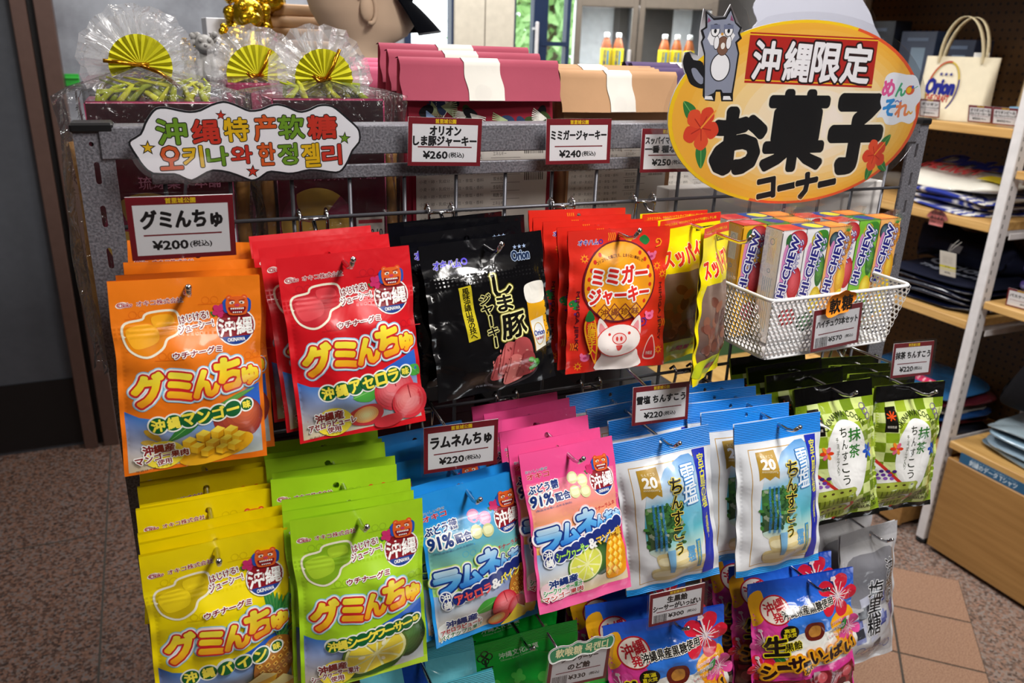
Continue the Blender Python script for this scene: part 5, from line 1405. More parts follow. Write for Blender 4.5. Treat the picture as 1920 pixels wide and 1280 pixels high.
# the big black title as heavy brush lettering
for t, u, v, w_, h_, o1 in (('お', 1385, 265, 86, 106, .075), ('菓', 1492, 246, 106, 136, .045), ('子', 1604, 252, 84, 126, .08)): ot(t, u, v, w_, h_, '#121214', o1, 0, [(o1 + .03, '#f6ecd2')])
for t, u, v, w_, h_ in (('コ', 1436, 353, 30, 34), ('ー', 1474, 350, 28, 6), ('ナ', 1512, 347, 36, 42), ('ー', 1550, 343, 28, 6)): ot(t, u, v, w_, h_, '#15151a', .065, -8, [(.095, '#f6e2b4')])
# welcome cloud
cl = [(1655, 170), (1650, 190), (1652, 205), (1643, 220), (1654, 220), (1660, 232), (1675, 234), (1690, 228), (1705, 232), (1716, 220), (1716, 200), (1726, 185), (1724, 160), (1716, 142), (1700, 140), (1686, 137), (1672, 136), (1660, 145)]
A.poly(smooth_loop([q(*p) for p in cl], 3), '#e9eef6')
for t, u, v, w_, h_, c in (('め', 1666, 165, 22, 30, '#e05a9a'), ('ん', 1689, 168, 18, 24, '#3fae7a'), ('そ', 1667, 202, 22, 30, '#2f8fd6'), ('〜', 1684, 190, 12, 4, '#7a86c8'), ('れ', 1691, 205, 24, 26, '#ec8a5a'), ('〜', 1705, 211, 10, 6, '#e9a92a')): ot(t, u, v, w_, h_, c, .045, -4)
x, y = q(1706, 169); A.ell(x, y, .008, .006, '#e0603a'); A.ell(x - .002, y, .0045, .004, '#f2c21c'); A.ell(x + .004, y - .004, .002, .002, '#2f5fc0'); A.line([(x + .006, y - .002), (x + .013, y - .005)], .001, '#3fae7a')
# hibiscus flowers with leaves
def flower(u, v, rp, rot):
    x, y = q(u, v); r = q(u + rp, v)[0] - x
    for dx, dy in ((.9, -1.0), (1.0, .85), (-.3, 1.3)) if u > 1400 else ((-.9, -.95), (.2, 1.5)):
        leaf(A, x + dx * r * .25, y + dy * r * .25, x + dx * r * 1.2, y + dy * r * 1.2, r * .3, '#2f7a3a')
    for k in range(5):
        t = math.radians(72 * k + rot)
        A.blob([(x, y), (x + r * .75 * math.cos(t - .55), y + r * .75 * math.sin(t - .55)), (x + r * math.cos(t), y + r * math.sin(t)), (x + r * .75 * math.cos(t + .55), y + r * .75 * math.sin(t + .55))], ('#d9442a', '#e0512f')[k % 2])
    for k in range(5):
        t = math.radians(72 * k + rot); A.line([(x, y), (x + r * .55 * math.cos(t), y + r * .55 * math.sin(t))], r * .05, '#b02a1c')
    A.line([(x, y), (x + r * .7, y - r * .75)], r * .08, '#f0a03a')
flower(1314, 240, 34, 10); flower(1639, 290, 22, 30)
# grey wolf drawing eating a doughnut, cut out at the upper left edge
W_ = lambda pts, c, n=3: A.poly(smooth_loop([q(*p) for p in pts], n), c)
K_ = '#16161a'; GY = '#8e94a6'; GD = '#6f7690'
W_([(1318, 118), (1300, 112), (1292, 98), (1283, 104), (1281, 120), (1287, 140), (1295, 158), (1315, 166), (1322, 158)], K_)
W_([(1296, 130), (1302, 148), (1314, 158), (1320, 150), (1312, 138), (1304, 128)], GY)
A.poly([q(*p) for p in ((1322, 188), (1317, 180), (1320, 100), (1314, 78), (1318, 70), (1314, 56), (1323, 50), (1323, 20), (1338, 34), (1360, 32), (1370, 13), (1380, 42), (1391, 52), (1387, 62), (1391, 72), (1382, 80), (1386, 100), (1380, 140), (1374, 176), (1374, 190), (1352, 190), (1350, 172), (1342, 172), (1340, 190))], K_)
A.poly([q(*p) for p in ((1321, 182), (1322, 100), (1317, 78), (1322, 70), (1318, 57), (1326, 52), (1326, 26), (1338, 38), (1361, 36), (1370, 20), (1378, 44), (1387, 53), (1383, 62), (1386, 71), (1378, 79), (1383, 100), (1377, 140), (1371, 174), (1355, 174), (1352, 168), (1342, 168), (1338, 174))], GY)
for pts in (((1320, 186), (1322, 180), (1334, 180), (1337, 187)), ((1355, 187), (1356, 180), (1368, 180), (1371, 187))): A.poly([q(*p) for p in pts], '#f0f0f2')
A.poly(circ(*q(1350, 126), q(1369, 126)[0] - q(1350, 126)[0], (q(1350, 153)[1] - q(1350, 126)[1]), 24), K_); A.poly(circ(*q(1350, 126), q(1367, 126)[0] - q(1350, 126)[0], q(1350, 151)[1] - q(1350, 126)[1], 24), '#f1f1f3')
A.poly([q(*p) for p in ((1326, 72), (1334, 52), (1345, 62), (1356, 64), (1366, 52), (1378, 66), (1370, 80), (1352, 88), (1332, 84))], '#f1f1f3')
for u in (1341, 1366):
    A.poly(circ(*q(u, 57), .0066, .0072, 16), K_); A.poly(circ(*q(u, 57), .0056, .0062, 16), '#f4f4f4'); A.poly(circ(*q(u, 58), .002, .0026, 10), K_)
    A.poly([q(*p) for p in ((u - 9, 46), (u + 9, 46), (u + 9, 54), (u - 9, 55))], GD)
A.poly(circ(*q(1354, 64), .002, .0017, 10), '#d9a04a')
A.poly(circ(*q(1355, 86), .0088, .0108, 20), '#3f2a20'); A.poly(circ(*q(1355, 86), .0081, .0101, 20), '#7d5a48'); A.poly(circ(*q(1355, 86), .003, .0036, 14), '#f0eee6')
for u in (1343, 1366): A.poly(circ(*q(u, 80), .0042, .0078, 12), K_); A.poly(circ(*q(u, 80), .0035, .0069, 12), '#f1f1f3')
A.poly([q(*p) for p in ((1326, 43), (1328, 32), (1333, 39))], '#8a4a6a'); A.poly([q(*p) for p in ((1369, 38), (1371, 27), (1376, 40))], '#8a4a6a')
b = MB()
b.prism([(p[0], -p[1]) for p in El], .0, .0016, 'card_print', '#d9d9dd')
wolf_px = [(1322, 192), (1310, 168), (1292, 160), (1279, 122), (1284, 98), (1296, 96), (1310, 106), (1312, 60), (1320, 16), (1340, 30), (1358, 30), (1370, 8), (1384, 40), (1395, 60), (1390, 110), (1378, 192)]
b.prism([(q(*p)[0], -q(*p)[1]) for p in wolf_px], .0002, .0014, 'card_print', '#d9d9dd')
lay_art(b, A, flat_fn(1.0, (0, -.0002, 0)), 1.0, 1.0, 'card_print', eps=1.2e-5)
b.build('printed_board', og)
lam = MB()
film = [q(*p) for p in ((1288, 90), (1290, 60), (1312, 12), (1345, 2), (1380, 0), (1398, 20), (1405, 52))] + [(cx + (ex + .009) * math.cos(t), cy + (ez + .009) * math.sin(t)) for t in np.radians(np.linspace(-112, 195, 60))]
lam.prism([(p[0], -p[1]) for p in film], -.0026, -.0023, 'clear_laminate'); lam.build('laminate', og)

# the back of another laminated sign beyond the rack
bs = empty('back_sign', tuple(at(1525, 60, Y=1.12)), label='plain white back of a cloud shaped sign behind the oval sign', cat='sign')
o2 = at(1525, 60, Y=1.12)
pp = [at(u, v, Y=1.12) - o2 for u, v in ((1412, 90), (1410, 55), (1420, 40), (1412, 15), (1425, -10), (1450, -40), (1500, -60), (1560, -55), (1600, -40), (1618, 0), (1632, 25), (1640, 50), (1655, 90), (1600, 110), (1480, 110))]
b = MB(); b.prism([(p[0], p[2]) for p in smooth_loop([(a[0], a[2]) for a in pp], 3)] if False else smooth_loop([(a[0], a[2]) for a in pp], 3), 0, .0015, 'card_print', '#d4d6e2'); b.build('board', bs)
lam = MB(); lam.prism(grow(smooth_loop([(a[0], a[2]) for a in pp], 3), .006), -.0012, -.0009, 'clear_laminate'); lam.build('laminate', bs)

# ------------------------------------------------------------------ white punched basket with chewy candy sets
BX0, BX1, BY0, BY1, BZ0, BZ1 = .619, .836, .66, .822, 1.383, 1.458
bk = empty('wire_basket', ((BX0 + BX1) / 2, (BY0 + BY1) / 2, BZ0), label='white punched metal basket on the mesh holding chewy candy sets', cat='basket')
bc = ((BX0 + BX1) / 2, (BY0 + BY1) / 2, BZ0)
IN = .012
def brel(x, y, z): return (x - bc[0], y - bc[1], z - bc[2])
def punched(p0, p1, p2, name, cell=.0066):
    """panel p0->p1 along, p0->p2 up, honeycomb holes"""
    p0, p1, p2 = map(np.array, (p0, p1, p2)); U = p1 - p0; V = p2 - p0
    lu, lv = np.linalg.norm(U), np.linalg.norm(V); U, V = U / lu, V / lv; N = np.cross(U, V)
    b = MB(); r = cell / math.sqrt(3); nu = int(lu / cell); dv = 1.5 * r; nv = int((lv - r) / dv) + 1
    vs, fs = [], []
    for j in range(nv + 1):
        for i in range(nu + 1):
            cx_, cy_ = (i + .5 * (j % 2)) * cell, j * dv
            if cx_ > lu or cy_ > lv: continue
            k = len(vs)
            for rr, d in ((r * 1.001, 0), (r * .72, 0), (r * .72, .0011)):
                for a in range(6):
                    t = math.radians(60 * a + 30)
                    x, y = min(max(cx_ + rr * math.cos(t), 0), lu), min(max(cy_ + rr * math.sin(t), 0), lv)
                    vs.append(p0 + U * x + V * y + N * d)
            for a in range(6):
                c_ = (a + 1) % 6
                fs += [(k + a, k + c_, k + 6 + c_, k + 6 + a), (k + 6 + a, k + 6 + c_, k + 12 + c_, k + 12 + a)]
    b.add(vs, fs, 'white_enamel'); b.build(name, bk)
c0 = [brel(BX0 + IN, BY0 + IN, BZ0), brel(BX1 - IN, BY0 + IN, BZ0), brel(BX1 - IN, BY1 - IN, BZ0), brel(BX0 + IN, BY1 - IN, BZ0)]
c1 = [brel(BX0, BY0, BZ1), brel(BX1, BY0, BZ1), brel(BX1, BY1, BZ1), brel(BX0, BY1, BZ1)]
for i, nm in enumerate(('front_panel', 'side_panel', 'back_panel', 'side_panel')):
    j = (i + 1) % 4; punched(c0[i], c0[j], c1[i], nm)
b = MB(); b.box((0, 0, .0005), (BX1 - BX0 - 2 * IN, BY1 - BY0 - 2 * IN, .001), 'white_enamel'); b.build('base', bk)
def loop(c, r, name, rad=.012):
    pts = []
    for i in range(4):
        a, p, n = np.array(c[i - 1]), np.array(c[i]), np.array(c[(i + 1) % 4])
        d0, d1 = (a - p) / np.linalg.norm(a - p), (n - p) / np.linalg.norm(n - p)
        for t in np.linspace(0, 1, 5): pts.append(p + d0 * rad * (1 - t) ** 2 + d1 * rad * t ** 2)
    pts.append(pts[0]); b = MB(); b.tube(pts, r, 'white_enamel', n=8, caps=False); b.build(name, bk)
loop(c1, .0024, 'rim'); loop(c0, .0018, 'bottom_rim')
b = MB()
for x in (-.06, .06): b.tube([(x, BY1 - bc[1], BZ1 - bc[2]), (x, FY - bc[1] + .002, BZ1 - bc[2] + .004), (x, FY - bc[1] + .014, BZ1 - bc[2] - .006)], .002, 'white_enamel', n=8)
b.build('hanger', bk)

def chew_art(kind):
    w, h = .036, .14; a = h / w; A = Art(a)
    ground = {'red': '#f2eef0', 'green': '#7fc43c', 'orange': '#f4b568', 'yellow': '#f2b61c', 'white': '#f1f1f3'}[kind]
    A.rect(0, 0, 1, a, ground)
    if kind in ('red', 'yellow'):
        A.soft(.66, .42, .46, .42, '#b81c28', '#ea6a6c', 0, 6); A.blob([(.16, .3), (.34, .12), (.44, .5), (.26, .75)], '#2f6a30'); A.soft(.78, 1.9, .3, .6, '#b81c28', '#e2606a', 0, 5); A.soft(.7, a - .75, .4, .36, '#98161f', '#d8505a', 0, 5)
    if kind in ('green', 'white'):
        A.blob([(.3, .25), (.62, .05), (.97, .15), (.97, .75), (.55, .8)], '#3f8a2c'); A.soft(.5, .4, .24, .3, '#c9b81c', '#f2ea5a', 0, 4); A.soft(.84, 1.5, .2, .6, '#2c6a2a', '#6fae4a', 0, 4); A.soft(.8, a - 1.3, .26, .5, '#d8b81c', '#f6e45a', 0, 4); A.soft(.55, a - .5, .42, .36, '#1c4030', '#4f8a5a', 0, 5)
    if kind == 'orange':
        pineapple(A, .78, .62, .4); A.soft(.28, .45, .24, .3, '#1f3038', '#5a7a84', 0, 4); A.soft(.82, 1.9, .22, .6, '#d89a1c', '#f6d24a', 0, 4); A.blob([(.5, a - 1.1), (.97, a - 1.6), (.98, a - .4), (.55, a - .2)], '#f2d22a'); A.soft(.25, a - .35, .3, .28, '#2a4a5a', '#6a8a96', 0, 4)
    A.blob([(.12, a * .2), (.3, a * .14), (.34, a * .5), (.14, a * .56)], '#d98ac0')
    A.text('HI-CHEW', .42, a * .33, a * .55, .32, '#1c1c84', .04, -80, .1, lines=[(.19, '#2a2a96'), (.135, '#f6f6fa')])
    A.text('ハイチュウ', .8, a * .24, a * .3, .14, '#f6f6fa', .03, -80, .1, lines=[(.13, '#2a2a9a')])
    return A
def chew_side(ground):
    A = Art(.14 / .03); a = .14 / .03
    A.rect(0, 0, 1, a, ground)
    A.rect(.28, .35, .75, 1.5, '#efe9d2' if ground != '#f1f1f3' else '#f4efdc'); A.ring(.5, .55, .14, .03, '#8fb0c0')
    for k in range(4): A.line([(.35 + .1 * k, .8), (.35 + .1 * k, 1.4)], .02, '#c9c29a')
    A.ring(.5, 1.8, .1, .03, '#5f9ab8')
    for k in range(5): A.line([(.25 + .12 * k, 2.1), (.25 + .12 * k, a - .2)], .035, '#8fb6cc')
    return A
def chew_top(c1_, c2_):
    A = Art(.03 / .036); A.rect(0, 0, 1, .83, c1_); A.blob([(.3, .2), (.8, .1), (.95, .6), (.5, .75)], c2_); return A
SW, SD, SH = .0355, .03, .14
def chew_set(loc, rz, kinds, side, label):
    t = empty('candy_set', loc, (0, 0, rz), label, 'candy', 'chewy candy sets in the basket')
    tops = {'red': ('#e0503a', '#c8242e'), 'green': ('#3f8a3c', '#23409a'), 'white': ('#2a4a9a', '#e8dc3a'), 'orange': ('#ee8a3c', '#f2a04a'), 'yellow': ('#c8302a', '#e0606a')}
    for i, k in enumerate(kinds):
        x = (i - 1) * SW
        b = MB(); b.box((x, 0, SH / 2), (SW - .0008, SD, SH), 'carton', {'red': '#f2eef0', 'green': '#7fc43c', 'orange': '#f4b568', 'yellow': '#f2b61c', 'white': '#f1f1f3'}[k], bev=.0015)
        w0 = SW - .0014
        lay_art(b, chew_art(k), flat_fn(w0, (x - w0 / 2, -SD / 2 - .0001, SH - .0004)), w0, 1, 'carton', eps=1.2e-5)
        lay_art(b, chew_side(side if i == 0 else '#f1f1f3'), flat_fn(SD - .002, (x - w0 / 2 - .0009, SD / 2 - .001, SH - .0004), (0, -1, 0)), SD, 1, 'carton', eps=1.2e-5)
        T = chew_top(*tops[k])
        def tf(xx, yy, lift, x=x): return np.stack([x - w0 / 2 + xx * w0, SD / 2 - .001 - yy * w0, np.full(len(xx), SH + .0002) + lift], 1), np.tile([0, 0, 1.], (len(xx), 1))
        lay_art(b, T, tf, w0, 1, 'carton', eps=1.2e-5)
        b.build('candy_stick', t)
    f = MB(); m = .0016
    f.box((0, 0, SH / 2), (3 * SW + 2 * m, SD + 2 * m, SH + 2 * m), 'shrink_wrap', bev=.003)
    for s in (-1, 1): f.add([(s * (1.5 * SW + m - .006), y, SH + m + z) for y in (-.01, .01) for z in (0, .008)] + [(s * (1.5 * SW + m + .006), y, SH + m + .006 + z) for y in (-.006, .006) for z in (0, .003)], [(0, 1, 5, 4), (2, 3, 7, 6), (0, 2, 6, 4)], 'shrink_wrap')
    f.build('clear_wrap', t)
    return t
zb = BZ0 + .004
mk = lambda u, v, Y: at(u, v, Y=Y)
x1 = .7125
chew_set((x1, .716, zb), 0, ('red', 'white', 'orange'), '#f1f1f3', 'three stick candy set in clear wrap, front left in the basket')
chew_set((x1 + .1, .733, zb + .001), 0, ('red', 'green', 'orange'), '#f1f1f3', 'three stick candy set in clear wrap, front right with a lime green stick')
chew_set((x1 - .028, .752, zb), 0, ('yellow', 'green', 'orange'), '#f2b61c', 'three stick candy set in clear wrap with a yellow side, second row left')
chew_set((x1 + .078, .768, zb), 0, ('red', 'white', 'orange'), '#f1f1f3', 'three stick candy set in clear wrap, second row right behind the lime green one')
chew_set((x1 - .024, .787, zb), 0, ('red', 'white', 'orange'), '#f1f1f3', 'three stick candy set in clear wrap, third row left behind the yellow side one')
# card and note on the basket
pc = at(1575, 575, Y=.657)
price_card('price_card', (pc[0], .6585, pc[2]), (0, -2, -3), .075, .051, [('ハイチュウ3本セット', .84, .12)], '¥570', 'laminated price card with barcode on the front of the white basket', barcode=True)
nb = at(1580, 570, Y=.65)
nt_ = empty('paper_note', (nb[0], .652, nb[2]), (0, 0, 0), 'orange ragged paper note with black handwriting on the basket card', 'note')
P = smooth_loop([(-.021, .003), (-.016, .011), (-.006, .012), (.004, .016), (.013, .013), (.021, .011), (.022, .003), (.015, -.003), (.013, -.011), (.0, -.012), (-.012, -.016), (-.021, -.012)], 2)
b = MB(); b.prism(P, 0, .0006, 'paper', '#f08a1c')
A = Art(1); A.text('軟', -.009, .002, .016, .018, '#1c140c', .03, -6); A.text('糖', .009, -.001, .016, .018, '#1c140c', .03, -6)
lay_art(b, A, flat_fn(1.0, (0, -.0002, 0)), 1.0, 1.0, 'paper', eps=1.5e-5); b.build('note_paper', nt_)

# ------------------------------------------------------------------ goods on top of the rack
def top_bag(name, x0, w, ytop, ztop, col, dark, flap_h, label, group, art=True, lean=.012, band=(.37, .6), yaw=0, pattern=0):
    """folded paper carrier: body, folded flap, white band, clear seal"""
    H_ = ztop - 1.366
    t = empty(name, (x0 + w / 2, ytop, 1.366), (0, 0, math.radians(yaw)), label, 'paper bag', group)
    D = .03
    b = MB()
    def body(u, v):
        th = 2 * math.pi * u
        s, c = math.sin(th), math.cos(th)
        k = sstep(.62, 1.0, v)
        d = D * (1 - k) + .0035 * k
        xx = np.sign(c) * abs(c) ** .25 * w / 2 * (1 - .01 * k); yy = np.sign(s) * abs(s) ** .35 * d
        return (xx, yy + .01, v * H_)
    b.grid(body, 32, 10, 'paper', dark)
    A = Art(H_ / w); a = H_ / w
    A.rect(.03, 0, .97, a, dark)
    rs = np.random.RandomState(pattern)
    if art:
        for k in range(14):
            x, y = rs.uniform(.05, .95), flap_h / w + rs.uniform(.0, .14)
            A.ell(x, y, .05, .03, ('#101016', '#2a3a5a', '#35451f', '#0d0d12')[k % 4], rs.uniform(0, 3))
            an = rs.uniform(-.6, 3.6)
            for j in range(9): A.line([(x, y), (x + .1 * math.cos(an + j * .13), y + .1 * math.sin(an + j * .13))], .006, ('#e9e6dc', '#a9b88a', '#e9e6dc', '#7f97c0')[k % 4])
    y0 = flap_h / w + .22
    A.rect(.05, y0, .93, a - .02, '#c9c3bb')
    A.text('名称 菓子 原材料名 小麦粉 砂糖 植物油脂', .3, y0 + .05, .44, .03, '#55504c'); A.text('内容量 賞味期限 保存方法', .28, y0 + .1, .4, .03, '#55504c')
    for j in range(9): A.text('小麦・卵・乳成分・大豆・食塩・香料', .28, y0 + .15 + .045 * j, .42, .022, '#6a6560')
    for j in range(7):
        A.line([(.54, y0 + .06 + .05 * j), (.74, y0 + .06 + .05 * j)], .003, '#77716c'); A.text(('エネルギー', 'たんぱく質', '脂質', '炭水化物', '食塩相当量', '糖質')[j % 6], .6, y0 + .085 + .05 * j, .09, .025, '#55504c')
    x = .77
    while x < .9: d = rs.choice([.004, .007]); A.rect(x, y0 + .02, x + d, y0 + .25, '#4a4642'); x += d + .006
    def bf(x, y, lift):
        v = 1 - y * w / H_; k = sstep(.62, 1.0, v); d = D * (1 - k) + .0035 * k
        return np.stack([(x - .5) * w * .97, .0095 - d - lift, v * H_], 1), np.tile([0, -1., 0.], (len(x), 1))
    lay_art(b, A, bf, w, .012, 'paper', eps=3e-5)
    b.build('bag_body', t)
    f = MB()
    def flap(u, v):
        xx = (u - .5) * w * 1.01
        if v < .12: q = v / .12; return (xx, .012 - .018 * q, H_ + .002 * math.sin(math.pi * q) + .001)
        q = (v - .12) / .88
        return (xx + .001 * math.sin(9 * q + u * 3), -.006 - lean * q ** 1.3 - .004 * math.sin(math.pi * u) * q + .002 * math.sin(7 * u + 2), H_ - q * flap_h)
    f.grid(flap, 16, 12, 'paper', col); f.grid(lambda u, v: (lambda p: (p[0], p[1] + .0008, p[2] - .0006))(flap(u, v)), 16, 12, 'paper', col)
    fo = f.build('folded_flap', t)
    s = MB()
    s.grid(lambda u, v: (lambda p: (p[0], p[1] - .0009, p[2] + .0006))(flap(band[0] + (band[1] - band[0]) * u + .02 * v, v)), 8, 12, 'paper', '#d3cfc6')
    s.build('white_band', fo)
    e = MB()
    bm = (band[0] + band[1]) / 2
    e.grid(lambda u, v: (lambda p: (p[0] , p[1] - .0016, p[2]))(flap(bm - .01 + .055 * v * math.cos(2 * math.pi * u), .83 + .2 * v * math.sin(2 * math.pi * u) if .83 + .2 * v * math.sin(2 * math.pi * u) < 1 else 1.0)), 20, 3, 'clear_laminate')
    e.build('clear_seal', fo)
    return t
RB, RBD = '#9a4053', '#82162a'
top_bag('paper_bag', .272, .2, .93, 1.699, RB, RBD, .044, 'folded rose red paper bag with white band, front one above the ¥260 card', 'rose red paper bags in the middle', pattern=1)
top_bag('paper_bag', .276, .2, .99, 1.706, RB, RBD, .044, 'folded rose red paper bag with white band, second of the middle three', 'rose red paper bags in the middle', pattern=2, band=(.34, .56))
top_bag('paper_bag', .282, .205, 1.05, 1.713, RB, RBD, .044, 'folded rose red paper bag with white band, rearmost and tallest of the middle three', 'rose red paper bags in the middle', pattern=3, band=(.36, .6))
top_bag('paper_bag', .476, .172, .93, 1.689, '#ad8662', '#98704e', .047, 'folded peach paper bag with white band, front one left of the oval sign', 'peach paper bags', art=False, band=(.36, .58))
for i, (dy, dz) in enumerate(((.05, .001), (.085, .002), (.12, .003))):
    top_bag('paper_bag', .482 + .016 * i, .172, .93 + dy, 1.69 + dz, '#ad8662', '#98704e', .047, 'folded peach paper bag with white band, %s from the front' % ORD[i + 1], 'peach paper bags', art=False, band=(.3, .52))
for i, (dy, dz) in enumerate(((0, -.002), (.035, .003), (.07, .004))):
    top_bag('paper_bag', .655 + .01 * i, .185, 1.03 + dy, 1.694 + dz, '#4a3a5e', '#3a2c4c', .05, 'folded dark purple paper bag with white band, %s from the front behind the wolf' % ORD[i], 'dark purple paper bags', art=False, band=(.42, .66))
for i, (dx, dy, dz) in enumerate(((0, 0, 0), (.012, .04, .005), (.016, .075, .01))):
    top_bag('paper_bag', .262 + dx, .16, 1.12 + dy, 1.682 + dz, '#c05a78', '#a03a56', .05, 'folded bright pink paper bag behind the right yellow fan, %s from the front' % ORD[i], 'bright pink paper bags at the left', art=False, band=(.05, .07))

# ---- cellophane gift sets: maroon box, brown sweets, clear wrap tied with gold under a yellow fan
def gift(x0, x1, yf, ztop, tie, fan_r, ruff_r, label, seed, emblem=True, tilt=0):
    t = empty('gift_set', ((x0 + x1) / 2, yf + .06, 1.366), (0, 0, 0), label, 'gift set', 'cellophane gift sets with yellow fans')
    ox, oy, oz = t.location
    w, H_ = x1 - x0, ztop - 1.366
    rs = np.random.RandomState(seed)
    b = MB(); b.box((0, 0, H_ / 2), (w, .08, H_), 'carton', '#93194a', bev=.002)
    if emblem:
        A = Art(H_ / w); a = H_ / w
        A.text('琉球菓子本舗', .6, a * .285, .6, .1, '#a8607a', .01)
        cy_ = a * .475; r = .33; cx_ = .34
        A.ell(cx_, cy_, r, r, '#cda548', n=40)
        for k in range(3):
            th = math.radians(120 * k + 40)
            px, py = cx_ + r * .5 * math.cos(th), cy_ + r * .5 * math.sin(th)
            A.poly([(cx_ + r * 1.0 * math.cos(th + q), cy_ + r * 1.0 * math.sin(th + q)) for q in np.linspace(.55, 1.35, 8)] + [(cx_ + r * (1 - .85 * q) * math.cos(th + 1.35 - .75 * q), cy_ + r * (1 - .85 * q) * math.sin(th + 1.35 - .75 * q)) for q in np.linspace(0.1, 1, 6)], '#93194a')
        A.rect(.7, a * .46, .97, a * .57, '#d9d4cc'); A.text('26.08.10', .835, a * .525, .23, .07, '#3a3a44', .02); A.rect(.72, a * .47, .95, a * .485, '#b02a3a')
        lay_art(b, A, flat_fn(w, (-w / 2, -.0402, H_)), w, .5, 'carton', eps=3e-5)
    b.build('maroon_box', t)
    br = MB()
    for k in range(5):
        sx = -1 if k < 3 else 1
        x = sx * (w / 2 + .009); y = -.028 + .028 * (k % 3)
        pts = [(x + rs.uniform(-.003, .003), y + rs.uniform(-.004, .004), z) for z in np.linspace(.01, H_ * .86, 7)]
        br.tube(pts, [.007 + .002 * rs.rand() for _ in pts], 'ceramic', ('#a9783a', '#7d5226', '#c0924c')[k % 3], n=8)
    br.build('brown_sweets', t)
    gs = MB()
    for k in range(26):
        x, y = rs.uniform(-w * .42, w * .42), rs.uniform(-.03, .03); L_ = rs.uniform(.03, .06)
        gs.tube([(x, y, H_ - .004), (x * .8 + rs.uniform(-.02, .02), y * .7, H_ + L_ * .25), (x * .5 + rs.uniform(-.03, .03), y * .5, H_ + L_ * .38)], [.0045, .003, .001], 'paper', ('#9aa31a', '#b8b82a', '#7d8a1c')[k % 3], n=5)
    gs.build('yellow_tissue', t)
    T = np.array(tie) - np.array((ox, oy, oz))
    cw = MB(); ph = rs.uniform(0, 6, 6)
    def wrap(u, v):
        th = 2 * math.pi * u; c, s = math.cos(th), math.sin(th)
        k = max(0.0, (v - .62) / .38)
        bx, by = (w / 2 + .024), .058
        pw = .5 + .5 * k
        rr = 1 + .05 * math.sin(9 * th + ph[0] + 6 * v) + .035 * math.sin(17 * th + ph[1] - 11 * v) + .03 * math.sin(14 * v + ph[2])
        sh = (1 - k) ** .8 * (1 - .1 * k) if k else 1
        X_ = np.sign(c) * abs(c) ** pw * bx * rr * sh + T[0] * k + .003 * c
        Y_ = np.sign(s) * abs(s) ** pw * by * rr * sh + T[1] * k + .003 * s
        Z_ = (H_ + .004) * min(v / .62, 1) * 1.0 + (T[2] - H_ - .004) * k ** 1.0
        return (X_, Y_, Z_)
    cw.grid(wrap, 72, 40, 'cellophane'); cw.build('cellophane_wrap', t)
    def radial(mb, r0, r1, a0, a1, n, amp, mat, col, yoff, wob=0.0, rings=5):
        vs = []; fs = []
        for j in range(rings + 1):
            r = r0 + (r1 - r0) * j / rings
            for i in range(n + 1):
                a = math.radians(a0 + (a1 - a0) * i / n + tilt)
                q = r * (1 + wob * math.sin(i * 2.4 + ph[3]) * (j / rings) + wob * .6 * math.sin(i * .9 + ph[4]))
                z = amp * (1 if i % 2 else -1) * (j / rings) ** .8 + wob * .12 * r1 * math.sin(i * .7 + ph[5])
                vs.append((T[0] + q * math.cos(a), T[1] + yoff + z, T[2] + q * math.sin(a)))
        for j in range(rings):
            for i in range(n): fs.append((j * (n + 1) + i, j * (n + 1) + i + 1, (j + 1) * (n + 1) + i + 1, (j + 1) * (n + 1) + i))
        mb.add(vs, fs, mat, col)
    ru = MB()
    radial(ru, .004, ruff_r, -25, 205, 30, .0035, 'cellophane_frill', '#ffffff', .014, .03, 9)
    radial(ru, .004, ruff_r * .88, -34, 214, 24, .004, 'cellophane_frill', '#ffffff', .003, .035, 9)
    ru.build('cellophane_ruff', t)
    fa = MB()
    radial(fa, .003, fan_r, -22, 202, 30, .0028, 'paper', '#c6c224', -.006)
    fa.build('yellow_fan', t)
    ti = MB()
    ti.tube([(T[0] + .007 * math.cos(a), T[1] - .004 + .007 * math.sin(a), T[2] + .001) for a in np.linspace(0, 2 * math.pi, 13)], .0022, 'gold_metal', '#c98a1c', n=6)
    d = rs.uniform(-.3, .3)
    ti.tube([(T[0], T[1] - .012, T[2]), (T[0] - .02, T[1] - .014, T[2] + .003), (T[0] - .034, T[1] - .013, T[2] + .004)] if seed == 1 else [(T[0], T[1] - .012, T[2]), (T[0] + .008, T[1] - .014, T[2] + .012), (T[0] + .017, T[1] - .013, T[2] + .032)], .0022, 'gold_metal', '#c98a1c', n=6)
    ti.tube([(T[0], T[1] - .012, T[2]), (T[0] + .016, T[1] - .014, T[2] - .006), (T[0] + .034, T[1] - .013, T[2] - .02)] if seed == 1 else [(T[0], T[1] - .012, T[2]), (T[0] - .008, T[1] - .014, T[2] - .002), (T[0] - .014, T[1] - .013, T[2] + .004)], .0022, 'gold_metal', '#a9701c', n=6)
    ti.build('gold_tie', t)
    return t
gift(-.052, .082, .9, 1.652, tuple(at(264, 122, Y=.95)), .03, .059, 'cellophane gift set with a yellow fan at the left corner of the rack', 1, tilt=0)
gift(.128, .252, .9, 1.656, tuple(at(606, 148, Y=.95)), .032, .058, 'cellophane gift set with a yellow fan, right one beside the pink paper bags', 2, tilt=8)
gift(.1, .21, 1.09, 1.662, tuple(at(482, 142, Y=1.13)), .038, .062, 'cellophane gift set with a yellow fan, standing behind the other two', 3, emblem=False, tilt=-6)

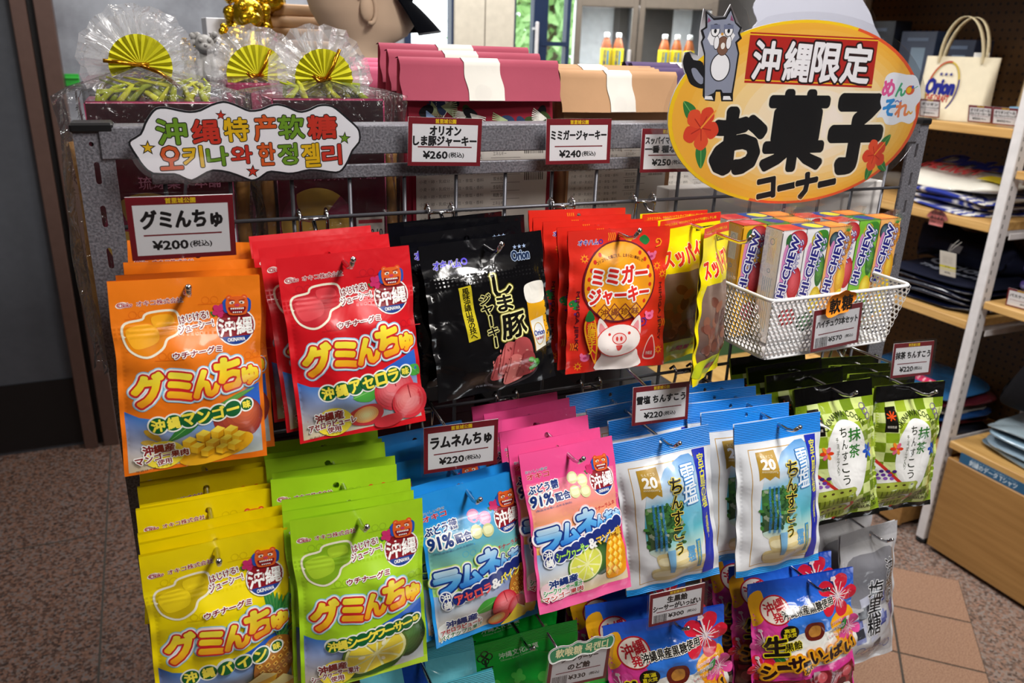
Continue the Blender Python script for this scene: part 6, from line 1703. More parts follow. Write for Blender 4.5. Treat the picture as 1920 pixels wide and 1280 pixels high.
# ------------------------------------------------------------------ dim stock behind the mesh, on the lower rack shelves
rs = np.random.RandomState(12)
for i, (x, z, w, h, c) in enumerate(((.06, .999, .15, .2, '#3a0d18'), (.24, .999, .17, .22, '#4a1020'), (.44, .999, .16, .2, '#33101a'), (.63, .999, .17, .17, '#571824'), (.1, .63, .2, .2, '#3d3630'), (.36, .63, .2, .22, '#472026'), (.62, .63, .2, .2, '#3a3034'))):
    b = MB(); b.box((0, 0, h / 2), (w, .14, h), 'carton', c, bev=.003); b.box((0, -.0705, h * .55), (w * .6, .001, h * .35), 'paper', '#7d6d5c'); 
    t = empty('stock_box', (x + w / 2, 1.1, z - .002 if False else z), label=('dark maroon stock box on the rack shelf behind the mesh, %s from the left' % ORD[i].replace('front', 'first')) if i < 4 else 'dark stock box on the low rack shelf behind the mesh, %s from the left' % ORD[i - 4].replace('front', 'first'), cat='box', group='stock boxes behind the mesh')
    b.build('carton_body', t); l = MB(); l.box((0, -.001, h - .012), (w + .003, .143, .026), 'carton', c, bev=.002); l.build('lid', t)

for x0_, x1_, zt, lab in ((.295, .5, 1.487, 'white carton sheet behind the mesh under the rose paper bags'), (.61, .79, 1.55, 'white carton sheet behind the mesh under the oval sign, left one'), (.8, .99, 1.548, 'white carton sheet behind the mesh under the oval sign, right one')):
    t = empty('white_carton', ((x0_ + x1_) / 2, .878, 1.366), label=lab, cat='box', group='white cartons behind the mesh')
    hh = zt - 1.366
    MB().box((0, 0, hh / 2), (x1_ - x0_, .028, hh), 'paper', '#cfcac6', bev=.001).build('carton_body', t)
    MB().box((0, -.0145, hh * .45), ((x1_ - x0_) * .7, .0008, hh * .4), 'paper', '#b9b2ae').build('printed_panel', t)

# ------------------------------------------------------------------ setting
def struct(name, b, **kw):
    o = b.build(name, **kw); o['kind'] = 'structure'; return o
ZC = 3.0
b = MB(); b.box((-.45, 1.0, -.03), (4.9, 7.0, .06), 'granite_brown')
struct('floor', b)
b = MB(); b.box((2.6, 1.2, .0004), (2.9, 5.0, .0012), 'granite_pink'); struct('floor_border', b)
# terracotta tiles laid on the diagonal
p0 = at(1658, 1060, Z=0)[:2]
ea = np.array([.178, -.165]); ea = ea / np.linalg.norm(ea) * .243; eb = np.array([-.16, -.173]); eb = eb / np.linalg.norm(eb) * .238
b = MB(); gq = [p0 + ea, p0 - 7 * ea, p0 - 7 * ea + 12 * eb, p0 + ea + 12 * eb]
b.add([(p[0], p[1], z) for z in (.0012, .0016) for p in gq], [(4, 5, 6, 7), (0, 1, 5, 4), (1, 2, 6, 5), (2, 3, 7, 6), (3, 0, 4, 7)], 'grout')
struct('trim_grout', b)
b = MB()
for i in range(-7, 1):
    for j in range(12):
        g_ = .012
        q0 = p0 + i * ea + j * eb
        c_ = [q0 + ea * (g_ * 1.6) + eb * (g_ * 1.6), q0 + ea * (1 - g_) + eb * (g_ * 1.6), q0 + ea * (1 - g_) + eb * (1 - g_), q0 + ea * (g_ * 1.6) + eb * (1 - g_)]
        b.add([(p[0], p[1], .0036) for p in c_] + [(p[0], p[1], .0012) for p in c_], [(0, 1, 2, 3), (0, 4, 5, 1), (1, 5, 6, 2), (2, 6, 7, 3), (3, 7, 4, 0)], 'terracotta_tile')
struct('floor_tiles', b)
b = MB()
b.box((-.294, 1.4, .0006), (.006, 4.5, .001), 'grout'); b.box((-1.4, 2.87, .0006), (2.2, .005, .001), 'grout'); struct('trim_joint', b)
b = MB(); b.box((.9, .65, ZC + .03), (5.2, 6.3, .06), 'ceiling_white'); struct('ceiling', b)
WY = 3.70
b = MB(); b.box((-1.65, .65, 1.5), (.06, 6.3, 3), 'wall_dark'); struct('wall_left', b)
b = MB(); b.box((3.25, .65, 1.5), (.06, 6.3, 3), 'wall_dark'); struct('wall_right', b)
b = MB(); b.box((.8, -2.45, 1.5), (5.0, .06, 3), 'wall_dark'); struct('wall_front', b)
b = MB(); b.box((.42, WY + .03, 1.5), (1.4, .06, 3), 'brushed_concrete'); struct('wall_back', b)
b = MB(); b.box((2.85, WY + .25, 1.5), (1.0, .06, 3), 'wall_dark'); struct('wall_back_corner', b)
b = MB(); b.box((1.49, WY + .03, 1.5), (.3, .1, 3), 'cream_panel', bev=.004); b.box((1.49, WY - .022, 1.5), (.004, .003, 3), 'fridge_frame'); struct('wall_pillar', b)
b = MB(); b.box((1.5, WY + .03, 2.75), (.95, .08, .5), 'cream_panel'); struct('wall_lintel', b)
# left: dark sliding door between brown metal jambs
d = empty('door_1', (-.95, WY - .03, 0)); d['kind'] = 'structure'
MB().box((0, 0, 1.5), (1.12, .03, 3.0), 'dark_panel').build('door_leaf', d)
MB().box((0, -.018, .17), (1.12, .012, .3), 'kick_plate').build('kick_plate', d)
for x, w_, m_ in ((.58, .052, 'brown_metal'), (.66, .06, 'brown_metal')):
    MB().box((x, -.03, 1.5), (w_, .08, 3.0), m_, bev=.003).build('jamb', d)
MB().box((.62, -.0, 1.5), (.04, .05, 3.0), 'kick_plate').build('jamb_groove', d)
# window and glass door to the street
wn = empty('window_1', (1.24, WY + .02, 0)); wn['kind'] = 'structure'
MB().box((0, 0, 1.5), (.2, .006, 2.4), 'window_glass').build('pane', wn)
for x in (-.115, .105): MB().box((x, 0, 1.5), (.03, .06, 2.5), 'navy_frame').build('window_frame', wn)
dr = empty('door_2', (1.79, WY + .02, 0)); dr['kind'] = 'structure'
MB().box((0, 0, 1.4), (.3, .006, 2.5), 'window_glass').build('pane', dr)
for x, w_ in ((-.145, .02), (-.005, .075), (.145, .02)): MB().box((x, 0, 1.4), (w_, .05, 2.6), 'navy_frame', bev=.004).build('door_frame', dr)
MB().box((.07, -.005, 1.735), (.14, .045, .02), 'navy_frame').build('door_rail', dr); MB().box((0, 0, 2.48), (.3, .05, .06), 'navy_frame').build('door_rail', dr)
hd = MB(); hd.box((-.042, -.06, 1.68), (.018, .012, .3), 'white_steel', bev=.004); hd.box((-.042, -.04, 1.8), (.01, .05, .01), 'white_steel'); hd.box((-.042, -.04, 1.56), (.01, .05, .01), 'white_steel'); hd.build('door_handle', dr)
# street outside
b = MB(); b.box((3, 12, -.05), (30, 15, .08), 'pale_ground'); struct('ground_outside', b)
rs = np.random.RandomState(21)
def tree(x, y, h, r, label, seed):
    t = empty('tree', (x, y, -.01), label=label, cat='tree', group='trees outside the door')
    q = np.random.RandomState(seed)
    b = MB(); b.tube([(0, 0, 0), (.05, .02, h * .3), (-.04, 0, h * .6), (.02, .03, h * .9)], [.12, .1, .07, .03], 'bark', n=8)
    for k in range(6):
        a = k * 1.05; b.tube([(0, 0, h * (.35 + .06 * k)), (r * .4 * math.cos(a), r * .4 * math.sin(a), h * (.5 + .06 * k)), (r * .8 * math.cos(a), r * .8 * math.sin(a), h * (.55 + .07 * k))], [.04, .025, .008], 'bark', n=6)
    b.build('trunk', t)
    n = 2600; c = q.normal(0, 1, (n, 3)); c /= np.linalg.norm(c, axis=1)[:, None]; c *= (q.rand(n) ** .4)[:, None]
    c = c * np.array([r, r, h * .42]) + np.array([0, 0, h * .62])
    d1 = q.normal(0, 1, (n, 3)); d1 /= np.linalg.norm(d1, axis=1)[:, None]; d2 = np.cross(d1, q.normal(0, 1, (n, 3))); d2 /= np.linalg.norm(d2, axis=1)[:, None]
    s = q.uniform(.07, .13, (n, 1))
    v = np.stack([c - d1 * s, c + d2 * s * .45, c + d1 * s, c - d2 * s * .45], 1).reshape(-1, 3)
    f = MB(); f.add(v, np.arange(4 * n).reshape(-1, 4), 'leaf_green'); o = f.build('foliage', t); o['kind'] = 'stuff'
tree(4.6, 9.2, 3.6, 1.3, 'leafy green tree outside, right of the navy door frame', 1)
tree(6.6, 13.5, 4.4, 1.5, 'leafy green tree outside, left one seen past the navy door', 2)

# ---- drinks cabinet
fx0, fx1, fy0, fy1 = 1.93, 2.78, WY - .08, WY + .55
fx1 = fx0 + .66; FA = -.47
def fw(l, d):
    return (fx0 + l * math.cos(FA) - d * math.sin(FA), fy0 + l * math.sin(FA) + d * math.cos(FA))
fc = fw((fx1 - fx0) / 2, (fy1 - fy0) / 2)
fr = empty('drinks_cabinet', (fc[0], fc[1], 0), (0, 0, FA), label='glass front drinks cabinet with grey brown frame at the back wall', cat='refrigerator')
def F(c, d, m, nm, bev=.003): return MB().box((c[0] - (fx0 + fx1) / 2, c[1] - (fy0 + fy1) / 2, c[2]), d, m, bev=bev).build(nm, fr)
F(((fx0 + fx1) / 2, fy1 - .01, 1.0), (fx1 - fx0, .02, 2.0), 'fridge_liner', 'back_liner'); F((fx0 + .01, (fy0 + fy1) / 2, 1), (.02, fy1 - fy0, 2.0), 'fridge_liner', 'side_wall'); F((fx1 - .01, (fy0 + fy1) / 2, 1), (.02, fy1 - fy0, 2.0), 'fridge_dark', 'side_wall')
F((fx0 + .295, (fy0 + fy1) / 2 + .05, 1), (.02, fy1 - fy0 - .14, 2.0), 'fridge_dark', 'divider')
F(((fx0 + fx1) / 2, (fy0 + fy1) / 2, 1.97), (fx1 - fx0, fy1 - fy0, .06), 'fridge_frame', 'top_panel'); F(((fx0 + fx1) / 2, (fy0 + fy1) / 2, .06), (fx1 - fx0, fy1 - fy0, .12), 'fridge_frame', 'plinth')
for z in (.5, .95, 1.58): F(((fx0 + fx1) / 2, (fy0 + fy1) / 2 + .04, z), (fx1 - fx0 - .04, fy1 - fy0 - .12, .012), 'fridge_liner', 'wire_shelf')
for xa, xb in ((fx0, fx0 + .293), (fx0 + .296, fx1)):
    for x in (xa + .014, xb - .014): F((x, fy0, 1.02), (.028, .04, 1.9), 'fridge_frame', 'door_stile')
    for z in (.1, 1.93): F(((xa + xb) / 2, fy0, z), (xb - xa, .038, .05), 'fridge_frame', 'door_rail')
    F(((xa + xb) / 2, fy0, 1.0), (xb - xa - .05, .005, 1.8), 'window_glass', 'door_glass', 0)
F((fx0 + .262, fy0 - .03, 1.62), (.016, .02, .2), 'white_steel', 'door_handle')
l = bpy.data.lights.new('cabinet_lamp', 'AREA'); l.shape = 'RECTANGLE'; l.size = .55; l.size_y = .08; l.energy = 8; l.color = (.95, .98, 1)
lo = bpy.data.objects.new('cabinet_lamp', l); COL.objects.link(lo); lo.location = (*fw(.33, .1), 1.92); lo.rotation_euler = (0, 0, FA)
def bottle(x, y, label):
    t = empty('tea_bottle', (x, y, 1.587), (0, 0, FA), label=label, cat='bottle', group='tea bottles in the cabinet')
    b = MB(); b.lathe([(.028, 0), (.0275, .006), (.0275, .05), (.0268, .06), (.0275, .07), (.0275, .13), (.024, .15), (.0145, .178), (.0115, .184), (.0115, .19)], (0, 0, 0), 'satin_plastic', '#9a4c12', 20); b.build('bottle_body', t)
    s = MB(); s.lathe([(.0279, .045), (.0281, .05), (.0281, .132), (.0279, .136)], (0, 0, 0), 'card_print', '#e6cf1c', 20)
    A = Art(2.2); A.text('さんぴん茶', .3, 1.0, .34, 1.7, '#1f3a8a', .03, 0, 0, True); A.rect(.62, .2, .84, 1.8, '#3f9ad6')
    def cf(x_, y_, lift):
        th = -math.pi / 2 + (x_ - .5) * 1.3
        return np.stack([(.0283 + lift) * np.cos(th), (.0283 + lift) * np.sin(th), .134 - y_ * .04], 1), np.stack([np.cos(th), np.sin(th), 0 * th], 1)
    lay_art(s, A, cf, .04, .006, 'card_print'); s.build('yellow_label', t)
    c = MB(); c.lathe([(.0128, .186), (.0132, .188), (.0132, .205), (.012, .208), (.001, .2085)], (0, 0, 0), 'satin_plastic', '#e9e9e6', 18); c.build('white_cap', t)
for l_, lab in ((.158, 'yellow label tea bottle behind the left cabinet door, left one'), (.216, 'yellow label tea bottle behind the left cabinet door, right one'), (.44, 'yellow label tea bottle behind the right cabinet door, left one'), (.5, 'yellow label tea bottle behind the right cabinet door, middle one'), (.56, 'yellow label tea bottle behind the right cabinet door, partly behind the wolf')):
    x_, y_ = fw(l_, .09); bottle(x_, y_, lab)

# ---- display counter beyond the rack with figurines, wooden stand and mannequin head
dc = empty('display_counter', (.45, 1.75, 0), label='dark display counter beyond the rack carrying figurines and a mannequin head', cat='counter')
MB().box((0, 0, .8), (1.0, .62, 1.6), 'kick_plate', bev=.005).build('counter_body', dc); MB().box((0, 0, 1.62), (1.06, .68, .04), 'dark_panel', bev=.004).build('counter_top', dc)
CT = 1.64
def lion(loc, s, mat, col, label, rz=0):
    t = empty('lion_figurine', loc, (0, 0, rz), label, 'figurine', 'guardian lion figurines')
    q = np.random.RandomState(int(loc[0] * 1000))
    b = MB()
    b.box((0, 0, .03 * s), (.5 * s, .5 * s, .06 * s), mat, col, bev=.01 * s)
    b.lathe([(.2 * s, .05 * s), (.24 * s, .15 * s), (.22 * s, .35 * s), (.17 * s, .55 * s), (.1 * s, .68 * s)], (0, .04 * s, 0), mat, col, 14)
    for k in (-1, 1): b.tube([(k * .12 * s, -.1 * s, .45 * s), (k * .13 * s, -.16 * s, .25 * s), (k * .13 * s, -.15 * s, .06 * s)], [.07 * s, .055 * s, .06 * s], mat, col, 8); b.sphere((k * .13 * s, -.19 * s, .08 * s), .07 * s, mat, col); b.sphere((k * .2 * s, .1 * s, .15 * s), .13 * s, mat, col)
    b.build('lion_body', t)
    h = MB(); h.sphere((0, -.04 * s, .74 * s), .19 * s, mat, col); h.sphere((0, -.2 * s, .69 * s), .11 * s, mat, col, sc=(1.2, 1, .8)); h.sphere((0, -.3 * s, .73 * s), .035 * s, mat, col)
    for k in (-1, 1): h.sphere((k * .08 * s, -.2 * s, .82 * s), .045 * s, mat, col); h.lathe([(.05 * s, 0), (.035 * s, .06 * s), (.005, .1 * s)], (k * .15 * s, 0, .86 * s), mat, col, 8)
    h.build('lion_head', t)
    m = MB()
    for k in range(26):
        a = q.uniform(-.3, math.pi + .3); z = q.uniform(.5, .95); r = .2 * s
        m.sphere((r * math.cos(a) * 1.05, .03 * s + r * math.sin(a) * .9, z * s), q.uniform(.045, .075) * s, mat, col, 8, 6)
    m.build('curly_mane', t)
    return t
g_ = lambda u, Y: at(u, 100, Y=Y)[0]
lion((g_(385, 1.5), 1.5, CT), .085, 'ceramic', '#8f8d8a', 'grey stone guardian lion figurine at the left of the counter')
lion((g_(443, 1.62), 1.62, CT + .0), .1, 'gold_metal', '#c9a21c', 'small gold guardian lion figurine next to the white boxes')
lion((g_(470, 1.72), 1.72, CT), .16, 'gold_metal', '#c9a21c', 'middle sized gold guardian lion figurine')
lion((g_(498, 1.82), 1.82, CT), .21, 'gold_metal', '#c9a21c', 'tallest gold guardian lion figurine beside the wooden stand', .3)
lion((g_(362, 1.58), 1.58, CT), .075, 'gold_metal', '#a9841c', 'tiny gold guardian lion figurine behind the grey stone one')
def small_carton(loc, d, label, rz=.15):
    t = empty('figurine_box', loc, (0, 0, rz), label, 'box', 'white figurine boxes')
    b = MB(); b.box((0, 0, d[2] / 2), d, 'carton', '#d6d6da', bev=.001); b.build('box_body', t)
    p = MB(); A = Art(1.4); A.rect(0, 0, 1, 1.4, '#6d7688'); A.ell(.5, .8, .3, .4, '#b07f6a'); A.rect(.1, .1, .9, .3, '#c9d0da')
    p.box((-d[0] * .3, -d[1] / 2 - .0004, d[2] * .55), (.016, .0006, .024), 'card_print', '#6d7688'); lay_art(p, A, flat_fn(.016, (-d[0] * .3 - .008, -d[1] / 2 - .0008, d[2] * .55 + .0112)), .016, 1, 'card_print', eps=2e-5); p.build('printed_picture', t)
small_carton((g_(393, 1.66), 1.66, CT), (.075, .04, .062), 'white figurine box behind the grey stone lion')
small_carton((g_(412, 1.78), 1.78, CT), (.05, .04, .11), 'taller white figurine box beside the gold lions')
ws = empty('wooden_stand', (g_(572, 1.83), 1.83, CT), label='stepped round wooden stand behind the middle yellow fan', cat='stand')
for k in range(6):
    z = .018 + .0225 * k; r = .098 - .0035 * k
    b = MB(); b.lathe([(r - .003, z - .011), (r, z - .008), (r, z + .008), (r - .003, z + .011)], (0, 0, 0), 'pale_wood', n=8 if k % 2 else 8, rot=Matrix.Rotation(.2, 3, 'Z')); b.build('wooden_tier', ws)
# mannequin head with a black cap
hx, hy = .392, 1.6
mh = empty('mannequin_head', (hx, hy, CT), (0, 0, math.radians(8)), label='beige cloth mannequin head facing right under a black cap', cat='mannequin')
b = MB()
def headf(u, v):
    th = 2 * math.pi * u; c, s = math.cos(th), math.sin(th)
    prof = [(0, .058, .06, .0), (.03, .052, .052, -.004), (.06, .05, .05, -.006), (.075, .058, .054, .004), (.09, .078, .06, .012), (.105, .088, .066, .012), (.13, .095, .071, .004), (.16, .1, .075, 0), (.2, .1, .077, -.002), (.235, .088, .07, -.004), (.26, .058, .048, -.004), (.272, .012, .01, -.004)]
    zs = [p[0] for p in prof]; z = .272 * v
    a = np.interp(z, zs, [p[1] for p in prof]); bb = np.interp(z, zs, [p[2] for p in prof]); o = np.interp(z, zs, [p[3] for p in prof])
    X_ = o + a * c
    if c > .6: X_ += .014 * math.exp(-((z - .118) / .014) ** 2) * max(0, (c - .6) / .4) ** 2 * 1.1 - .006 * math.exp(-((z - .142) / .01) ** 2) + .004 * math.exp(-((z - .09) / .012) ** 2)
    return (X_, bb * s, z - .002)
b.grid(headf, 40, 36, 'skin_cloth', '#b89f87'); b.build('head', mh)
for s in (-1, 1):
    e = MB(); e.add(*(lambda g: g)( ([(.0, 0, 0)], []) ) , 'skin_cloth') if False else None
    pts = [(-.012 + .014 * math.cos(a) - .004 * math.sin(a), s * .076, .135 + .028 * math.sin(a)) for a in np.linspace(-1.9, 2.6, 12)]
    e.tube(pts, [.003] + [.0042] * 10 + [.003], 'skin_cloth', '#ab927b', n=8); e.sphere((-.012, s * .072, .133), .02, 'skin_cloth', '#b0977f', sc=(.7, .35, 1.2)); e.build('ear', mh)
cp = empty('cap', (hx - .004, hy, CT + .182), (0, math.radians(15), math.radians(8)), label='black baseball cap with red embroidery on the mannequin head', cat='cap')
b = MB()
b.grid(lambda u, v: (lambda th, ph: (.112 * math.cos(th) * math.cos(ph) ** .8, .088 * math.sin(th) * math.cos(ph) ** .8, .132 * math.sin(ph) - .006))(2 * math.pi * u, v * math.pi / 2 * .99), 32, 12, 'black_cloth', '#07080b')
b.grid(lambda u, v: (lambda th: (.1135 * math.cos(th), .0895 * math.sin(th), -.008 + .012 * v))(2 * math.pi * u), 32, 2, 'black_cloth', '#0b0c11'); b.build('crown', cp)
b = MB()
def brim(u, v, o=0):
    a = (u - .5) * 2.2
    r = 1.0; x0_, y0_ = .110 * math.cos(a), .087 * math.sin(a)
    L_ = .075 * math.cos(a * .62) ** .7
    return (x0_ + L_ * v, y0_ * (1 + .1 * v) * (1 - .12 * v * v), -.004 - .03 * v ** 1.2 - .028 * (a / 1.1) ** 2 * (.3 + .7 * v) + o)
b.grid(lambda u, v: brim(u, v), 20, 8, 'black_cloth', '#08090d'); b.grid(lambda u, v: brim(u, v, -.003), 20, 8, 'black_cloth', '#0a0b0f')
b.tube([brim(u, 1, -.0015) for u in np.linspace(0, 1, 21)], .002, 'cloth', '#3a3a3c', n=6); b.build('brim', cp)
b = MB(); A = Art(.6); A.text('令', .5, .3, .9, .55, '#a01c24', .05)
b.box((.104, -.02, .05), (.004, .035, .022), 'cloth', '#8f1c22', rz=-.3); b.build('embroidery', cp)
b = MB(); b.sphere((0, 0, .126), .008, 'black_cloth', '#14161d', 10, 6, (1, 1, .6)); b.build('button', cp)
gt = empty('wall_tag', (-.234, WY - .022, 1.54), label='bright green plastic tag fixed low on the grey wall', cat='tag')
b = MB(); b.box((0, 0, 0), (.05, .004, .045), 'satin_plastic', '#2fae3a', bev=.003); b.build('tag_plate', gt); b = MB(); b.box((0, -.006, .008), (.05, .01, .008), 'satin_plastic', '#3fc048', bev=.002); b.build('clip', gt)

# ------------------------------------------------------------------ right hand shelf unit
SX = 2.513; SXB = 2.98
su = empty('shelf_unit', (SX, 1.7, 0), label='white steel shelf unit with wooden boards and pegboard back on the right', cat='shelf')
def sub(c, d, m, nm, bev=.002, rz=0): return MB().box((c[0] - SX, c[1] - 1.7, c[2]), d, m, rz=rz, bev=bev).build(nm, su)
def white_post(y):
    b = MB(); b.box((.022, y - 1.7, 1.16), (.044, .034, 2.28), 'white_steel', bev=.002)
    z = .1
    while z < 2.25: b.box((.012, y - 1.7 - .0172, z), (.003, .0012, .014), 'black_plastic'); b.box((.03, y - 1.7 - .0172, z), (.003, .0012, .014), 'black_plastic') if False else None; z += .031
    o = b.build('perforated_post', su)
    f = MB(); f.lathe([(.024, 0), (.024, .012), (.014, .022)], (.022, y - 1.7, .0), 'black_plastic', n=14); adopt(f.build('foot'), o)
for y in (1.722, 2.86, .62): white_post(y)
for y in (1.722, 2.86, .62): sub((SXB - .02, y, 1.16), (.04, .034, 2.28), 'white_steel', 'rear_post')
for z in (2.02, 1.507, 1.204, .865): sub(((SX + SXB) / 2, 2.29, z), (SXB - SX, 1.1, .03), 'shelf_wood', 'board')
for z in (1.95, 1.385, .952, .430): sub(((SX + SXB) / 2, 1.17, z), (SXB - SX, 1.05, .026), 'shelf_wood', 'board')
sub(((SX + SXB) / 2, 2.29, .36), (SXB - SX, 1.1, .03), 'shelf_wood', 'board')
for z in (1.482, 1.18, .842, 1.36, .93, .408):
    for y in (1.745, 1.7): sub(((SX + SXB) / 2 + .02, y, z), (SXB - SX - .06, .004, .022), 'white_steel', 'bracket')
m, t, bq = new_mat('pegboard')
tc = nd(t, 'ShaderNodeTexCoord'); sp = nd(t, 'ShaderNodeSeparateXYZ'); t.links.new(tc.outputs['Object'], sp.inputs[0])
def mth(op, a, b=None):
    n = nd(t, 'ShaderNodeMath', operation=op)
    for i, x in enumerate((a, b)):
        if x is None: continue
        if isinstance(x, (int, float)): n.inputs[i].default_value = x
        else: t.links.new(x, n.inputs[i])
    return n.outputs[0]
fr_ = [mth('SUBTRACT', mth('FRACT', mth('MULTIPLY', sp.outputs[k], 33.0)), .5) for k in (1, 2)]
dist = mth('ADD', mth('MULTIPLY', fr_[0], fr_[0]), mth('MULTIPLY', fr_[1], fr_[1]))
msk = mth('LESS_THAN', dist, .03)
mx = nd(t, 'ShaderNodeMix', data_type='RGBA'); t.links.new(msk, mx.inputs[0]); mx.inputs[6].default_value = (*C('#553a1a'), 1); mx.inputs[7].default_value = (*C('#22160a'), 1)
t.links.new(mx.outputs[2], bq.inputs['Base Color']); bq.inputs['Roughness'].default_value = .6
sub((SXB + .008, 1.75, 1.2), (.012, 2.3, 2.1), 'pegboard', 'pegboard', 0)
sub(((SX + SXB) / 2, 2.885, 1.2), (SXB - SX, .012, 2.3), 'peg_wood', 'end_panel', 0)
sub(((SX + SXB) / 2, 1.75, 2.27), (SXB - SX, 2.3, .03), 'peg_wood', 'top_board')
def drawer(y0, y1, z1, label):
    t = empty('drawer_box', (SX + .2, (y0 + y1) / 2, 0), label=label, cat='drawer', group='drawers under the shelf unit')
    MB().box((0, 0, z1 / 2 + .012), (.4, y1 - y0, z1 - .026), 'drawer_wood', bev=.003).build('drawer_body', t)
    MB().box((-.205, 0, z1 / 2 + .012), (.016, y1 - y0 + .004, z1 - .02), 'drawer_wood', bev=.002).build('drawer_front', t)
    b = MB()
    for sx in (-1, 1):
        for sy in (-1, 1): b.lathe([(.02, 0), (.02, .028)], (sx * .15, sy * ((y1 - y0) / 2 - .05), 0), 'black_plastic', n=10)
    b.build('castors', t)
drawer(.75, 1.678, .385, 'oak wood drawer box under the shelf, nearest on the right')
drawer(1.81, 2.8, .34, 'oak wood drawer box under the shelf, beyond the white post')

# tote bag
tb = empty('tote_bag', (2.62, 2.06, 1.523), (0, 0, math.radians(-90 + 14)), 'cream canvas tote bag with a beer logo standing on the top board', 'tote bag')
TW, TH = .25, .21
def tote(u, v):
    th = 2 * math.pi * u; c, s = math.cos(th), math.sin(th)
    d = .045 * (1 - v) + .008
    x = np.sign(c) * abs(c) ** .3 * TW / 2 * (1 - .06 * (1 - v)); y = np.sign(s) * abs(s) ** .5 * d
    y += .006 * math.sin(5 * u * 6.28 + 4 * v) * (1 - v) + .012 * v
    return (x, y, v * TH)
b = MB(); b.grid(tote, 48, 12, 'cloth', '#d3cab2')
A = Art(TH / TW)
A.poly(circ(.36, .42, .225, .36, 40), '#b9a24a', holes=[circ(.36, .42, .2, .335, 40)[::-1]]); A.poly(circ(.36, .42, .2, .335, 40, 0, 20, 160), '#2a2f80', holes=[]) if False else None
A.poly([(.36 + .228 * math.cos(q), .42 + .362 * math.sin(q)) for q in np.radians(np.linspace(-20, 120, 20))] + [(.36 + .208 * math.cos(q), .42 + .342 * math.sin(q)) for q in np.radians(np.linspace(120, -20, 20))], '#22287c')
A.poly([(.36 + .228 * math.cos(q), .42 + .362 * math.sin(q)) for q in np.radians(np.linspace(190, 280, 16))] + [(.36 + .206 * math.cos(q), .42 + .34 * math.sin(q)) for q in np.radians(np.linspace(280, 190, 16))], '#a83a34')
for k in range(3): A.poly(star_pts(.29 + .07 * k, .235, .03), '#22287c')
A.text('Orion', .33, .4, .4, .2, '#22287c', .06); A.text('THE DRAFT', .33, .56, .34, .09, '#a83a34', .03)
def tf(x, y, lift):
    z = TH - y * TW; v = z / TH
    return np.stack([(x - .5) * TW * .97, -(.045 * (1 - v) + .0115) + .012 * v - lift + .0, z], 1), np.tile([0, -1., .15], (len(x), 1))
lay_art(b, A, tf, TW, .02, 'cloth', eps=1e-4); b.build('canvas_body', tb)
for s in (-1, 1):
    b = MB(); pts = [(s * 0 + .075 * math.cos(a), (.012 + s * .012) + .02 * math.sin(a) * s, TH - .02 + .15 * math.sin(a)) for a in np.linspace(0, math.pi, 18)]
    for i in range(len(pts) - 1):
        p, n_ = pts[i], pts[i + 1]
        b.add([(p[0], p[1] - .012, p[2]), (p[0], p[1] + .012, p[2]), (n_[0], n_[1] + .012, n_[2]), (n_[0], n_[1] - .012, n_[2]), (p[0] * .95, p[1] - .012, p[2] - .002), (p[0] * .95, p[1] + .012, p[2] - .002), (n_[0] * .95, n_[1] + .012, n_[2] - .002), (n_[0] * .95, n_[1] - .012, n_[2] - .002)], [(0, 1, 2, 3), (7, 6, 5, 4), (0, 3, 7, 4), (1, 5, 6, 2)], 'cloth', '#c9bd9c', True)
    b.build('handle', tb)
b = MB(); b.box((.05, .03, TH - .0), (.05, .002, .03), 'paper', '#e3e3e0'); b.build('swing_ticket', tb)
def shelf_card(y, z, w, h, l1, l2, price, label, x=SX + .012):
    t = price_card('price_card', (x, y, z), (-90 + 8, 14, 0), w, h, [(l1, .8, .12), (l2, .86, .1)], price, label)
    return t
shelf_card(2.075, 1.59, .075, .062, 'オリオン', 'ミニトートバッグ', '¥430', 'price card on the top board in front of the cream tote bag')
shelf_card(1.878, 1.583, .08, .056, 'オリオンビール', 'ゴルフマーカー 缶', '¥550', 'price card on the top board right of the tote bag, maroon frame fully seen')
shelf_card(1.79, 1.583, .08, .056, 'オリオンビール', 'ゴルフキャップクリップ', '¥495', 'price card on the top board next to the white post, cut by it')
for i, (y, z) in enumerate(((1.8, 1.523), (1.86, 1.523), (1.83, 1.553))):
    t = empty('marker_box', (2.66, y, z), (0, 0, .1 * i), 'small sky blue accessory box behind the price cards, %s' % ('right one at the bottom', 'left one at the bottom', 'on top of the other two')[i], 'box', 'small sky blue boxes')
    MB().box((0, 0, .0145), (.05, .055, .029), 'carton', '#7fb4d8', bev=.001).build('box_body', t); b = MB(); b.ell = None; b.box((-.0255, 0, .016), (.0008, .02, .012), 'card_print', '#c9564a'); b.build('printed_badge', t)
for i, (y, w_, h_, c, dz) in enumerate(((2.4, .17, .3, '#2c3850', 0), (2.22, .14, .27, '#202a40', 0), (2.62, .18, .34, '#1c2230', 0))):
    t = empty('gadget_box', (2.84, y, 1.523), (0, 0, .05 * (i - 1)), 'dark blue window box at the back of the top board, %s' % ('middle one', 'nearest one', 'farthest one')[i], 'box', 'dark blue window boxes')
    MB().box((0, 0, h_ / 2), (.1, w_, h_), 'carton', c, bev=.002).build('box_body', t); MB().box((-.0505, -.01, h_ * .5), (.001, w_ * .4, h_ * .6), 'card_print', '#6d8296').build('window_panel', t); MB().box((-.0505, .0, h_ * .9), (.001, w_ * .6, .012), 'card_print', '#55657e').build('printed_strip', t)
